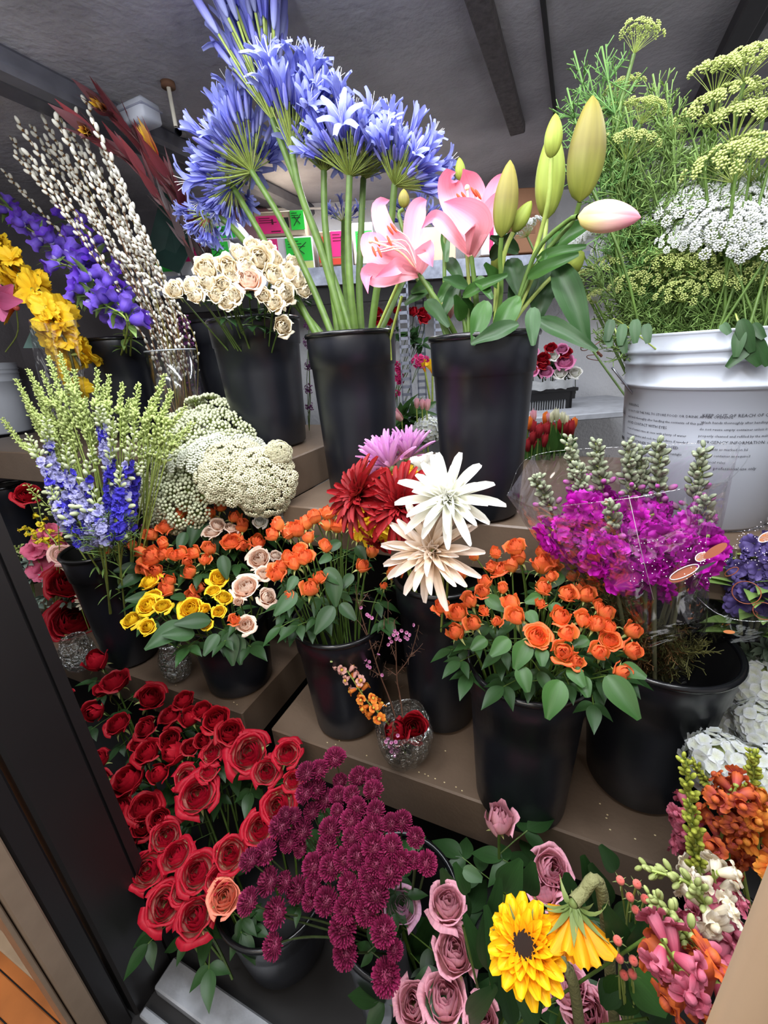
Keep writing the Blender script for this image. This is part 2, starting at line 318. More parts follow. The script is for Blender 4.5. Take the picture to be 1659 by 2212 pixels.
bucket('agap', 786, 1052, ZU, .445, .12, 'tall black flower bucket holding blue agapanthus stems', .86)
bucket('cream', 590, 960, ZT, .40, .138, 'wide black flower bucket holding cream spray roses', .84)
bucket('leuc', 520, 928, ZT, .44, .13, 'black flower bucket partly hidden behind the cream roses, leaning dark red foliage', .8)
bucket('camp', 305, 945, ZT, .40, .11, 'black flower bucket behind the pussy willow vase with purple bellflowers')
bucket('lark', 290, 1415, ZL, .43, .104, 'black flower bucket holding blue larkspur on the left shelf', .8)
bucket('yel', 522, 1465, ZL, .25, .115, 'short black flower bucket beside the clear vase under yellow roses', .86)
bucket('or2', 592, 1345, ZL, .40, .112, 'black flower bucket behind the yellow and peach spray roses', .8)
bucket('midL', 757, 1545, ZL, .33, .115, 'black flower bucket under orange spray roses, left of the wax flower sprigs', .8)
bucket('midR', 955, 1535, ZL, .44, .108, 'black flower bucket under the large white chrysanthemums', .8)
bucket('front', 1122, 1712, ZL, .375, .114, 'black flower bucket overhanging the shelf edge, full of orange spray roses', .84)
bucket('dark', 1368, 1672, ZL, .378, .132, 'wide black flower bucket holding the magenta stock bouquet', .76)
bucket('mum', 0, 0, .06, .39, .12, 'black floor bucket holding burgundy button chrysanthemums', .8, xy=(-.24, .455))
bucket('pink', 0, 0, .06, .36, .12, 'black floor bucket among the pink roses', .8, xy=(.03, .45))
bucket('bico', 0, 0, .03, .24, .13, 'low black floor bucket under the red and white roses', .8, xy=(-.58, .46))
bucket('cup', 0, 0, ZL, .50, .082, 'small black bucket at the far left edge behind the door jamb', .8, xy=tuple(onZ(4, 1047, 1.0)[:2]))
# white pails with text
PAIL = plain('white_pail_plastic', '#b2b8c3', .38, bump=.03, bscale=20); PAILT = plain('pail_translucent', '#c3c9d2', .4)
INK = plain('pail_ink', '#33343c', .6)
def pail(b, h, r, rb, label):
    t = thing('white_pail', b, label, 'pail'); M = T(b); rr = lambda f: rb + (r - rb) * f
    g = G(); lathe(g, [(0, .002), (rb - .006, .002), (rb, .01), (rr(.5), h * .5), (rr(.72), h * .735), (rr(.74) + .007, h * .745), (rr(.74) + .007, h * .755), (rr(.76), h * .765), (rr(.845), h * .85), (rr(.85) + .006, h * .86), (rr(.86), h * .872), (rr(.90), h * .905), (rr(.91) + .006, h * .915), (rr(.92), h * .927), (rr(1), h * .985)], 64, 0, M)
    lathe(g, [(rr(1), h * .985), (rr(1) + .004, h), (rr(1) - .003, h), (rr(.4) - .004, h * .4), (0, h * .4)], 64, 0, M); part('body', g, PAIL, t); return t
wp = onZ(1488, 1100, ZU); WPR, WPB, WPH = .172, .142, .385
tp = pail(wp, WPH, WPR, WPB, 'white plastic pail of dill and lace flower with printed warnings')
BK['white'] = (wp[0], wp[1], ZU + WPH, WPR, ZU)
lp = onZ(12, 935, ZT); pail(lp, .36, .15, .125, 'white plastic pail at the far left behind the green larkspur'); BK['pail2'] = (lp[0], lp[1], ZT + .36, .15, ZT)
def text_on(t, lines, ang, z0, size, width, name='printed_text', mat=None, b=None, r=None, rb=None, h=None):
    """lettering wrapped on the round wall of the pail; ang = direction of its left edge"""
    out = []
    for i, (s, sz) in enumerate(lines):
        cu = bpy.data.curves.new('txt', 'FONT'); cu.body = s; cu.size = sz; cu.resolution_u = 1
        o = bpy.data.objects.new('txt', cu); COL.objects.link(o); dg = bpy.context.evaluated_depsgraph_get(); me = bpy.data.meshes.new_from_object(o.evaluated_get(dg)); bpy.data.objects.remove(o)
        z = z0 - size * i
        for v in me.vertices:
            zz = z + v.co.y; R = rb + (r - rb) * (zz / h) + .0009; a = ang + v.co.x / R; v.co = (R * math.cos(a), R * math.sin(a), zz)
        me.materials.clear(); me.materials.append(mat or INK); out.append(me)
    for me in out:
        inst(name, me, t, T(b))
va = math.atan2(-wp[1], -wp[0])   # azimuth of the eye seen from the pail
W1 = ['WARNING', 'DO NOT USE THIS PAIL TO STORE FOOD OR DRINK AFTER OPENING', 'wash hands thoroughly after handling the contents of this pail', 'AVOID CONTACT WITH EYES', 'in case of contact rinse at once with plenty of water', 'for several minutes and seek medical advice if needed', 'KEEP CONTAINER TIGHTLY CLOSED', 'store in a cool dry place away from direct sunlight', 'and out of reach of children at all times']
W2 = ['KEEP OUT OF REACH OF CHILDREN', 'Wash hands thoroughly after handling', 'do not reuse empty container unless it has been', 'properly cleaned and refilled by the maker', 'EMERGENCY INFORMATION: see safety sheet', 'net contents as marked on lid', 'dispose of container as required', 'by your local rules', 'made for professional use only']
text_on(tp, [(s, .0078 if i % 3 == 0 else .0066) for i, s in enumerate(W1)], va - 1.05, .245, .0125, .2, b=wp, r=WPR, rb=WPB, h=WPH)
text_on(tp, [(s, .0082 if i % 4 == 0 else .0066) for i, s in enumerate(W2)], va - .05, .235, .0125, .2, b=wp, r=WPR, rb=WPB, h=WPH)
g = G()
for k in range(3):
    a = va - 1.32 + k * .06
    for q in range(2):
        pass
    R = lambda z: WPB + (WPR - WPB) * z / WPH + .001
    def strip(a0, a1, z0, z1, b0=None, b1=None):
        b0 = a0 if b0 is None else b0; b1 = a1 if b1 is None else b1
        sheet(g, lambda s, t_: (wp[0] + (WPB + (WPR - WPB) * (z0 + (z1 - z0) * t_) / WPH + .001) * np.cos((a0 + (a1 - a0) * (s + 1) / 2) * (1 - t_) + (b0 + (b1 - b0) * (s + 1) / 2) * t_),
                             wp[1] + (WPB + (WPR - WPB) * (z0 + (z1 - z0) * t_) / WPH + .001) * np.sin((a0 + (a1 - a0) * (s + 1) / 2) * (1 - t_) + (b0 + (b1 - b0) * (s + 1) / 2) * t_), wp[2] + z0 + (z1 - z0) * t_), 2, 2)
    if k: strip(a, a + .012, .18, .225)
    strip(a - .012, a + .024, .222, .24, a + .006, a + .006)
strip(va - 1.33, va - 1.18, .165, .172)
part('arrow_marks', g, INK, tp)
# wire bail with white grip
g = G(); h0 = wp + np.array([WPR * math.cos(va - .98), WPR * math.sin(va - .98), .29]); hd = toward(h0)
p2 = onY(1440, 945, h0[1] + .02); p3 = onY(1530, 1040, h0[1] - .05); p4 = onY(1555, 1022, h0[1] - .06); p5 = onY(1618, 1008, h0[1] - .07)
a1 = onY(1327, 800, h0[1]); tube(g, smooth([a1 + (0, .03, 0), a1, (a1 + p2) / 2, p2, p3, p4], 20), .0022, 8); part('bail_wire', g, plain('bright_wire', '#9a9da6', .3, .9), tp)
g = G(); tube(g, [onY(1540, 1016, p4[1]), p5], .008, 12); tube(g, [p5 - (p5 - p4) * .04, p5 + (p5 - p4) * .05], .0105, 12); part('bail_grip', g, plain('white_grip', '#e8eaee', .35), tp)
# ------------------------------------------------------------------ back shelf, boxes, bench
SH = plain('shelf_steel', '#8d93a3', .4, .6, noise=.3, nscale=30)
DS = onB(640, 580, 2.24); t = thing('back_shelf', (DS[0], DS[1], 0), 'long steel shelf of flower boxes on slotted posts by the back wall', 'shelf')
def bl(px, py, d): return onB(px, py, d).dot(BE)
part('shelf_board', wallbox(2.24, 2.72, -1.0, 1.9, ZS - .012, ZS), plain('shelf_dark_board', '#6b5346', .6, noise=.2), t, flat=True)
part('shelf_lip', wallbox(2.225, 2.24, -1.0, 1.9, ZS - .075, ZS), SH, t, flat=True)
part('shelf_shade_strip', wallbox(2.26, 2.30, -1.0, 1.9, ZS - .15, ZS - .076), plain('shelf_shade_dark', '#1c1b1e', .6), t, flat=True)  # near-black strip paints in the shade beneath the shelf lip
ZB0 = 1.121
def post(px, d):
    g = G(); e = bl(px, 720, d); M = np.eye(4); M[:3, 0] = BE; M[:3, 1] = BM; z = ZB0 + .03; w = .024
    for sx in (-w, w - .007): boxg(g, (e + sx, d, ZB0), (e + sx + .007, d + .0025, ZS - .01), 0, 0, M)
    while z < ZS - .03: boxg(g, (e - w, d, z), (e + w, d + .0025, z + .014), 0, 0, M); z += .036
    boxg(g, (e + w, d, ZB0), (e + w + .0025, d + .04, ZS - .01), 0, 0, M)
    part('slotted_post', g, SH, t, flat=True)
post(873, 2.1); post(908, 2.45); post(948, 2.3)
CARD = {}
def fbox(x0, y0, x1, y1, d, dep, col, label, stickers):
    z0 = onB(x0, y1, d)[2]; z1 = onB((x0 + x1) / 2, y0, d)[2]; a, b = bl(x0, y1, d), bl(x1, y1, d); z0 = max(z0, ZS) if abs(z0 - ZS) < .09 else z0
    t = thing('cardboard_box', BE * (a + b) / 2 + BM * d + np.array([0, 0, z0]), label, 'box')
    part('carton', wallbox(d, d + dep, a, b, z0, z1, bev=.004), plain('card_' + col, '#' + col, .7, noise=.06), t, flat=True)
    for (u0, v0, u1, v1, c, nm) in stickers:
        A, Bb = a + (b - a) * u0, a + (b - a) * u1; Z0, Z1 = z0 + (z1 - z0) * v0, z0 + (z1 - z0) * v1
        st = part(nm, wallbox(d - .0022, d - .0005, A, Bb, Z0, Z1), plain('sticker_' + c, '#' + c, .6), t, flat=True)
        if nm.startswith('pink') or nm.startswith('green'):
            gg = G()
            if nm.startswith('green'):
                M = np.eye(4); M[:3, 0] = BE; M[:3, 1] = BM
                for (q0, q1) in (((A * .8 + Bb * .2, Z0 * .8 + Z1 * .2), (A * .2 + Bb * .8, Z0 * .2 + Z1 * .8)), ((A * .7 + Bb * .3, Z0 * .3 + Z1 * .7), (A * .3 + Bb * .7, Z0 * .7 + Z1 * .3))):
                    tube(gg, [BE * q[0] + BM * (d - .003) + np.array([0, 0, q[1]]) for q in (q0, q1)], .0016, 5)
            for k in range(3):
                zz = Z1 - (Z1 - Z0) * (.12 + .12 * k); wallbox(d - .0032, d - .0023, A + (Bb - A) * .1, A + (Bb - A) * (.5 + .12 * k), zz - .0025, zz, gg)
            if nm.startswith('pink'): wallbox(d - .0032, d - .0023, A + (Bb - A) * .55, A + (Bb - A) * .62, Z0 + (Z1 - Z0) * .5, Z0 + (Z1 - Z0) * .8, gg); wallbox(d - .0032, d - .0023, A + (Bb - A) * .5, A + (Bb - A) * .85, Z0 + (Z1 - Z0) * .08, Z0 + (Z1 - Z0) * .14, gg)
            part('marking', gg, plain('sticker_ink_' + c, '#15301a' if nm.startswith('green') else '#5a0a2c', .7), t, flat=True)
PK, GN = 'f9268a', '25d842'
fbox(555, 512, 683, 600, 2.27, .4, 'e3e4ea', 'white flower box with pink and green stickers, below the brown carton', [(.05, .42, .42, .96, PK, 'pink_sticker'), (.55, .28, .98, .95, GN, 'green_sticker'), (.6, .03, .98, .26, 'cfe08a', 'pale_label')])
fbox(555, 455, 662, 512, 2.29, .4, 'b8a68e', 'brown cardboard carton with pink sticker stacked on the white box', [(.03, .1, .58, .82, PK, 'pink_sticker'), (.72, .2, .99, .98, GN, 'green_sticker'), (.58, .3, .68, .72, '0b0b0c', 'hand_hole')])
fbox(395, 520, 512, 612, 2.27, .4, 'dfe0e6', 'white flower box with stickers behind the pale roses on the left', [(.1, .45, .45, .95, PK, 'pink_sticker'), (.55, .4, .95, .95, GN, 'green_sticker')])
fbox(425, 470, 515, 520, 2.29, .38, 'd6d9e2', 'white flower box topmost of the left pile of boxes', [(.08, .1, .42, .95, PK, 'pink_sticker'), (.5, .05, .95, .6, GN, 'green_sticker')])
fbox(330, 548, 388, 602, 2.25, .3, 'dcdde2', 'white flower box with green sticker beside the dark green sheet', [(.1, .25, .9, .98, GN, 'green_sticker')])
fbox(690, 498, 762, 575, 2.27, .3, 'c2a184', 'open carton with red tulip print and pink sticker', [(.42, .25, .95, .98, PK, 'pink_sticker'), (.02, .1, .36, .85, 'e2452f', 'red_print'), (.38, .02, .99, .2, 'e2452f', 'red_band')])
fbox(766, 480, 810, 572, 2.3, .3, 'e4e6ea', 'white flower box with green sticker right of the tulip carton', [(.15, .3, .95, .8, GN, 'green_sticker')])
fbox(890, 490, 985, 568, 2.27, .3, 'cbb9a2', 'pale brown carton on the back shelf between the two open lilies', [(.1, .1, .5, .6, 'dcdcd4', 'pale_label')])
fbox(1105, 405, 1165, 548, 2.4, .3, 'a5785a', 'brown cardboard carton at the right end of the back shelf', [(.1, .3, .8, .6, '8d6248', 'darker_panel')])
fbox(1040, 470, 1095, 552, 2.27, .3, 'd9dbe2', 'white carton on the back shelf right of the tall lily', [(.3, .05, .45, .9, 'c0306e', 'magenta_label'), (.6, .5, .95, .9, '3f9a58', 'green_label')])
# dark green sheet leaning by the shelf
g = G(); q = [onB(312, 560, 2.1), onB(385, 590, 2.1), onB(432, 500, 2.2), onB(352, 405, 2.2)]
V = np.array(q + [p + BM * .012 for p in q]); g.add(V, [[0, 1, 2, 3], [7, 6, 5, 4], [0, 4, 5, 1], [1, 5, 6, 2], [2, 6, 7, 3], [3, 7, 4, 0]], V[:, :2])
tag(part('wrapping_sheet', g, plain('dark_green_card', '#12302a', .5, noise=.2), flat=True), 'dark green stiff wrapping sheet leaning beside the box pile', 'wrapping sheet')
# bench behind the display
ZB = 1.12
g = wallbox(2.02, 2.7, .25, 1.6, ZB - .03, ZB, bev=.004); BN = tag(part('back_bench', g, plain('bench_top', '#b9bdc6', .5, noise=.15), flat=True), 'pale bench along the back wall holding potted flowers and jars', 'bench')
# right door stile near the lens
g = G(); boxg(g, (.0855, .135, .0), (.125, .165, 2.0), .010); st = struct('door_2', g, plain('pale_wood_stile', '#a38a70', .45, noise=.12, nscale=5), flat=False, label='pale brown rounded edge of the sliding door')
g = G(); boxg(g, (.125, .14, .0), (.3, .16, 2.0), .003); struct('door_3', g, plain('grey_door_face', '#6c6672', .6), label='grey face of the sliding door')
# ------------------------------------------------------------------ flower kit (unit sized meshes, z = the way the flower faces)
RNG = np.random.RandomState(11)
def U(a, b): return RNG.uniform(a, b)
def nz(p): return nrm(p + RNG.normal(0, .12, 3))
def g_rose(seed, n=20, opn=1., hh=1., frill=.03, tw=2.4, clo=.22):
    """layered rose: inner petals wrap and close, outer ones cup and roll back; scaled to radius 1"""
    r = np.random.RandomState(seed); g = G()
    for i in range(n):
        f = i / (n - 1.); R = .13 + .58 * opn * f ** .85; h = (.92 - .16 * f * opn) * hh * r.uniform(.94, 1.05); w = 1.8 - .95 * f; a0 = i * tw + r.uniform(-.3, .3)
        cu = max(0, f - .45) * opn * r.uniform(.6, 1.3); ph = r.uniform(0, 6, 3); base = .09 + .10 * f; cl = clo * (1.15 - f)
        def fn(s, t, R=R, h=h, w=w, a0=a0, cu=cu, ph=ph, base=base, cl=cl):
            rr = base + (R - base) * np.sin(PI / 2 * np.minimum(1, t / .55)) - cl * R * 1.6 * np.maximum(0, t - .5) ** 1.4 * 2 + cu * .8 * np.maximum(0, t - .6) ** 1.3 * 2 + .04 * s * s
            rr = rr + frill * np.sin(s * 5 + ph[0]) * t * t
            z = h * t * (1 - .22 * np.abs(s) ** 2.2 * t) - cu * 1.7 * np.maximum(0, t - .75) ** 2 * 4 + frill * np.sin(s * 7 + ph[1]) * t * t * .9
            a = a0 + s * w * (.5 + .5 * np.sin(PI / 2 * np.minimum(1, t * 1.4 + .15)))
            return rr * np.cos(a), rr * np.sin(a), z
        sheet(g, fn, 7, 7)
    V = np.concatenate(g.V); k = 1 / np.percentile(np.hypot(V[:, 0], V[:, 1]), 97); g.V = [v * k for v in g.V]; ellips(g, (0, 0, .0), (.2, .2, .2), 10, 5, 1)
    return g
def g_calyx(seed, curl=.6, n=5, ln=1.):
    r = np.random.RandomState(seed); g = G(); ellips(g, (0, 0, -.10), (.15, .15, .17), 10, 6)
    for i in range(n):
        a = i * 2 * PI / n + r.uniform(-.2, .2); L = ln * r.uniform(.8, 1.15); c = curl + r.uniform(-.35, .45)
        def fn(s, t, a=a, L=L, c=c):
            w = .115 * (1 - t) ** .8 * (1 + .6 * np.sin(PI * t)); ang = .75 - c * 1.35 * t; x = .14 + L * t * np.cos(ang) * .9; z = -.02 + L * t * np.sin(ang) - .03 * s * s
            return x * np.cos(a) - s * w * np.sin(a), x * np.sin(a) + s * w * np.cos(a), z
        sheet(g, fn, 2, 6)
    return g
def leaf_g(g, M, L=1., W=.36, droop=.35, fold=.25, serr=0, mi=0, wav=.0):
    def fn(s, t):
        w = W * 1.12 * np.sin(PI * np.clip(t, 0, 1) ** .78) * (1 - .30 * t) + .004
        if serr: w = w * (1 + serr * ((t * 13) % 1 - .5))
        x = L * t; z = -droop * L * t * t + fold * np.abs(s) * w + wav * np.sin(t * 9) * s * w; return x, s * w, z
    sheet(g, fn, 4, 13 if serr else 8, mi, M)
def basis(x, up=(0, 0, 1), loc=(0, 0, 0), s=1.):
    x = nrm(x); y = nrm(np.cross(up, x)); z = np.cross(x, y); M = np.eye(4); M[:3, 0] = x * s; M[:3, 1] = y * s; M[:3, 2] = z * s; M[:3, 3] = loc; return M
def g_mum(seed):
    r = np.random.RandomState(seed); g = G(); ellips(g, (0, 0, -.12), (.66, .66, .5), 14, 7)
    for i in range(135):
        f = (i + .5) / 135; th = math.acos(1 - f * 1.25); ph = i * 2.39996; L = .42 + .1 * r.rand(); d = np.array([math.sin(th) * math.cos(ph), math.sin(th) * math.sin(ph), math.cos(th)])
        p = d * (.5, .5, .42) + (0, 0, -.08); tdir = nrm(d * (1.2, 1.2, 1.) + (0, 0, .15) + r.normal(0, .1, 3)); M = basis(tdir, up=d + (.01, .02, .3), loc=p)
        def fn(s, t): w = .062 * (.7 + .5 * np.sin(PI * np.minimum(t * .8 + .15, 1))); return L * t, s * w, .05 * s * s + .22 * L * t * t
        sheet(g, fn, 2, 3, 0, M)
    return g
def g_daisy(seed, rings, L, W, cup, droop=.3, center=True, tip=1.):
    """rings = [(count, polar angle, length)], long petals; spider mum, sunflower, gerbera"""
    r = np.random.RandomState(seed); g = G()
    for k, (n, th, ln) in enumerate(rings):
        for i in range(n):
            ph = 2 * PI * (i + .5 * (k % 2)) / n + r.uniform(-.1, .1); t0 = th + r.uniform(-.12, .12); l = L * ln * r.uniform(.85, 1.08)
            d = np.array([math.sin(t0) * math.cos(ph), math.sin(t0) * math.sin(ph), math.cos(t0)]); M = basis(d, up=(0, 0, 1.02) if th > .3 else (d[0], d[1], -.4), loc=(.06 * math.cos(ph) * (k + 1) * .5, .06 * math.sin(ph) * (k + 1) * .5, 0)); dr = droop * r.uniform(.2, 1.4); tw = r.uniform(-.5, .5); w0 = W * (.55 + .45 * ln)
            def fn(s, t):
                w = w0 * (.45 + .75 * np.sin(PI * np.clip(t * .82 + .02, 0, 1))) * np.where(t > .93, tip * .6, 1); return l * t, s * w + tw * .06 * t * t, cup * s * s * w * 2.2 - dr * l * t * t
            sheet(g, fn, 3, 7, 0, M)
    return g
def g_hydr(seed, n=95, q=.17):
    r = np.random.RandomState(seed); g = G(); ellips(g, (0, 0, 0), (.72, .72, .6), 16, 9, 1)
    for i in range(n):
        f = (i + .5) / n; th = math.acos(1 - f * 1.55); ph = i * 2.39996; d = np.array([math.sin(th) * math.cos(ph), math.sin(th) * math.sin(ph), math.cos(th)]); p = d * (.85, .85, .72) * r.uniform(.93, 1.07)
        M = frame(nrm(d + r.normal(0, .25, 3)), p, 1, r.uniform(0, 6))
        for k in range(4):
            a = k * PI / 2; Mk = M @ np.array(Matrix.Rotation(a, 4, 'Z'))
            def fn(s, t): w = q * .85 * np.sin(PI * np.clip(t * .75 + .12, 0, 1)); return q * 1.15 * t, s * w, .25 * q * t * t * s * s + .12 * q * np.sin(t * 3)
            sheet(g, fn, 2, 3, 0, Mk)
    return g
def g_agfloret(opn, seed=0):
    """agapanthus floret on its stalk: origin at the hub, flower beyond z=.5; total length 1"""
    r = np.random.RandomState(seed); g = G(); tube(g, [(0, 0, 0), (.015, 0, .3), (0, 0, .61)], [.008, .007, .010], 5, 1)
    if opn < .3:
        ellips(g, (0, 0, .78), (.030, .030, .17), 8, 7); return g
    for i in range(6):
        a = i * PI / 3; w0 = .040
        def fn(s, t, a=a):
            R = .016 + .040 * t + opn * .24 * np.maximum(0, t - .45) ** 1.5 * 1.6; z = .60 + .40 * t - opn * .16 * np.maximum(0, t - .6) ** 2 * 3; w = w0 * (.35 + .75 * np.sin(PI * np.clip(t * .85 + .05, 0, 1)))
            return R * np.cos(a) - s * w * np.sin(a), R * np.sin(a) + s * w * np.cos(a), z - .02 * s * s
        sheet(g, fn, 3, 7)
    if opn > .6:
        for i in range(4): a = i * 1.6; tube(g, [(0, 0, .65), (.02 * math.cos(a), .02 * math.sin(a), .85), (.07 * math.cos(a), .07 * math.sin(a), .97)], .0028, 4, 2)
    return g
def g_bell(seed=0, lobes=5, flare=.45, ln=1., ruff=.05):
    g = G()
    def fn(s, t):
        a = s * PI; R = .12 + .26 * np.minimum(1, t / .35) ** .6 + flare * np.maximum(0, t - .7) ** 1.4 * 3; z = ln * t + .10 * np.cos(a * lobes) * np.maximum(0, t - .65) * 2.2; R = R * (1 + ruff * np.cos(a * lobes) * t)
        return R * np.cos(a), R * np.sin(a), z
    sheet(g, fn, 30, 9); tube(g, [(0, 0, -.25), (0, 0, 0), (0, 0, .08)], [.04, .1, .14], 8, 1); return g
def g_ruffle(seed, n=7, R=.5):
    """loose crumpled blossom of stock, gladiolus or dianthus"""
    r = np.random.RandomState(seed); g = G()
    for i in range(n):
        a = i * 2.4; up = r.uniform(.2, 1.0) * (1 - i / n) + .25; ph = r.uniform(0, 6)
        def fn(s, t, a=a, up=up, ph=ph):
            w = .36 * np.sin(PI * np.clip(t * .72 + .08, 0, 1)); x = R * t * 1.5 * math.cos(up); z = R * t * 1.5 * math.sin(up) * (1 - .35 * t) + .09 * np.sin(s * 6 + ph) * t; return x * np.cos(a) - s * w * np.sin(a), x * np.sin(a) + s * w * np.cos(a), z + .08 * np.sin(t * 7 + ph) * t
        sheet(g, fn, 5, 5)
    tube(g, [(0, 0, -.25), (0, 0, .08)], [.06, .11], 6, 1); return g
def g_snap(seed=0):
    """two-lipped snapdragon floret, z along its tube"""
    g = G(); sheet(g, lambda s, t: ((.13 + .13 * np.sin(PI * t * .6)) * np.cos(PI * s), (.13 + .10 * np.sin(PI * t * .6)) * np.sin(PI * s), t * .7), 10, 5)
    for a, L, up in ((.0, .5, .9), (.9, .42, .8), (-.9, .42, .8), (PI - .6, .45, .25), (PI, .5, .15), (PI + .6, .45, .25)):
        def fn(s, t, a=a, L=L, up=up): w = .22 * np.sin(PI * np.clip(t * .7 + .15, 0, 1)); x = .16 + L * t * math.cos(up); z = .6 + L * t * math.sin(up) * (1 - .9 * t) + .05 * np.sin(s * 4 + a); return x * np.cos(a) - s * w * np.sin(a), x * np.sin(a) + s * w * np.cos(a), z
        sheet(g, fn, 3, 4)
    ellips(g, (-.1, 0, .72), (.17, .16, .13), 8, 5, 2); ellips(g, (0, 0, 0), (.13, .13, .12), 8, 4, 1); return g
def g_fivestar(lobe=.5, w0=.26, n=5, mi=0):
    g = G()
    for i in range(n):
        a = i * 2 * PI / n
        def fn(s, t, a=a): w = w0 * np.sin(PI * np.clip(t * .78 + .1, 0, 1)); x = .08 + lobe * t; return x * np.cos(a) - s * w * np.sin(a), x * np.sin(a) + s * w * np.cos(a), .18 * t * t + .1 * s * s
        sheet(g, fn, 2, 4, mi)
    ellips(g, (0, 0, .04), (.12, .12, .08), 8, 4, 1); return g
def g_umbel(seed, R=1., nu=22, nf=16, fl=.035, spread=1.15, flat=.35, bead=False):
    """compound umbel: rays, each ending in a little tuft of tiny flowers; hub at origin"""
    r = np.random.RandomState(seed); g = G()
    for i in range(nu):
        f = (i + .5) / nu; th = spread * math.sqrt(f); ph = i * 2.39996; d = np.array([math.sin(th) * math.cos(ph), math.sin(th) * math.sin(ph), math.cos(th)]); L = R * (1 + flat * (1 / max(.5, math.cos(th)) - 1)) * r.uniform(.92, 1.04)
        e = d * L; tube(g, [(0, 0, 0), d * L * .5 + (0, 0, .02), e], [.012, .008, .006], 4, 1)
        for k in range(nf):
            f2 = (k + .5) / nf; t2 = 1.25 * math.sqrt(f2); p2 = k * 2.4 + i; q = np.array([math.sin(t2) * math.cos(p2), math.sin(t2) * math.sin(p2), math.cos(t2) * .55]); M = frame(d)
            e2 = e + M[:3, :3] @ q * .17 * R; tube(g, [e, e2], .0035, 3, 1); ellips(g, e2, (fl * r.uniform(.8, 1.25),) * 2 + (fl * .75,), 5, 3)
    return g
def tetral(name, fns, mats): return [mesh(name, f, mats) for f in fns]
# ---- colours
STEMG = plain('stem_green', '#4f6a2a', .5, noise=.25, nscale=40)
STEMD = plain('stem_dark', '#3c4a26', .55, noise=.25, nscale=40)
STEML = plain('stem_pale', '#8fa04c', .5, noise=.2, nscale=40)
TWIG = plain('twig_brown', '#5a4630', .7, noise=.3, nscale=60)
LEAFG = petal('rose_leaf', '#2c4a26', '#24421f', back=('#3a5834', '#33502e'), trans=.15, rough=.42, var=.22, vein=.18)
LEAFB = petal('bright_leaf', '#375c26', '#2a4e1e', back=('#4a6a3a', '#416032'), trans=.22, rough=.38, var=.18, vein=.12)
CALY = petal('calyx_green', '#8a9a4a', '#b9bd7c', trans=.2, rough=.5, var=.15)
CALD = petal('calyx_dark', '#5a6b34', '#7d8850', trans=.15)
P_OR = petal('orange_petal', '#f8ac4e', '#ef6a3c', back=('#f7a04c', '#ec6e42'), var=.12)
P_YE = petal('yellow_petal', '#dc8e0a', '#f8d32a', var=.10)
P_PE = petal('peach_petal', '#df9a6c', '#f1dccb', var=.08)
P_CR = petal('cream_petal', '#d6b87e', '#efe6cf', var=.07)
P_WH = petal('white_petal', '#eef0dd', '#f6f6f2', var=.04)
P_RE = petal('red_petal', '#6d0812', '#a00c1e', back=('#800a18', '#b01226'), var=.16)
P_BI = petal('bicolour_petal', '#e2a494', '#ac0e28', back=('#f2cabc', '#b81430'), e0=.2, e1=.66, var=.10)
P_SA = petal('salmon_petal', '#f6a383', '#f2937a', var=.05)
P_PI = petal('pink_petal', '#cf8a8a', '#e8a8ba', back=('#ecbcb0', '#e8aabc'), var=.08)
P_LV = petal('lavender_petal', '#e6b6b4', '#d3a3c2', var=.04)
P_BU = petal('burgundy_petal', '#4e0c27', '#8a2450', back=('#4e0c27', '#96345a'), var=.14, trans=.15)
P_DR = petal('dark_red_petal', '#5a0a0e', '#94121a', back=('#7a2a1a', '#8e1a1c'), var=.06)
P_CW = petal('cream_white_petal', '#e6c9a4', '#f2e6dc', var=.03)
P_LI = petal('lilac_petal', '#b77fae', '#dfa0d8', back=('#c58abf', '#e2a8de'), var=.05)
P_AG = petal('agapanthus_petal', '#5c5ec0', '#989fe6', mid='#7076d6', back=('#6466c4', '#a9b1ee'), var=.2, vein=.2)
P_AGB = petal('agapanthus_bud', '#b4bce8', '#6c6cc0', mid='#8a8cd2', var=.28)
P_LY = petal('lily_petal', '#f3bcc0', '#e27494', mid='#ea8ca4', back=('#eea6b0', '#e07c9a'), var=.04, vein=.10)
P_LB = petal('lily_bud', '#848c3c', '#847a34', mid='#746c34', trans=.15, var=.12)
P_LBY = petal('lily_bud_green', '#97a44a', '#88983a', trans=.2, var=.06)
P_LBP = petal('lily_bud_pink', '#d8cc84', '#de98a8', mid='#e8c0b4', trans=.2, var=.04, e0=.15, e1=.85)
P_MG = petal('magenta_petal', '#a80f8c', '#c516b4', back=('#b028a0', '#cc48c4'), var=.2)
P_PU = petal('purple_petal', '#5a3cc0', '#5b31b0', back=('#6a4cc8', '#7a5cd0'), var=.2)
P_BL = petal('larkspur_blue', '#3b2fb4', '#4f46d0', back=('#7a78c8', '#6a66cc'), var=.3)
P_LK = petal('larkspur_lilac', '#8f8cc8', '#b2b0dc', var=.25)
P_GL = petal('gladiolus_yellow', '#f5c21a', '#f7d233', var=.06)
P_SN = petal('snapdragon_pink', '#b2485f', '#cc7086', var=.2)
P_SO = petal('snapdragon_orange', '#d96a2c', '#ef9a3c', var=.2)
P_SD = petal('snapdragon_rust', '#b04a48', '#d0672e', var=.2)
P_SY = petal('sunflower_petal', '#f08a0e', '#f9c413', var=.05, vein=.2)
P_ST = petal('hot_pink_petal', '#d8307e', '#f04a9a', var=.1)
P_HY = petal('hydrangea_petal', '#c9cdb8', '#d4d8dc', var=.05, trans=.2)
P_GB = petal('green_bud', '#9cb058', '#c8d48e', var=.14, trans=.2)
P_YG = petal('yellow_green_bud', '#7a8a2a', '#b3b84a', var=.12)
P_LD = petal('leucadendron_leaf', '#6a3038', '#7c3438', back=('#5b3a3c', '#70454a'), var=.15, trans=.1)
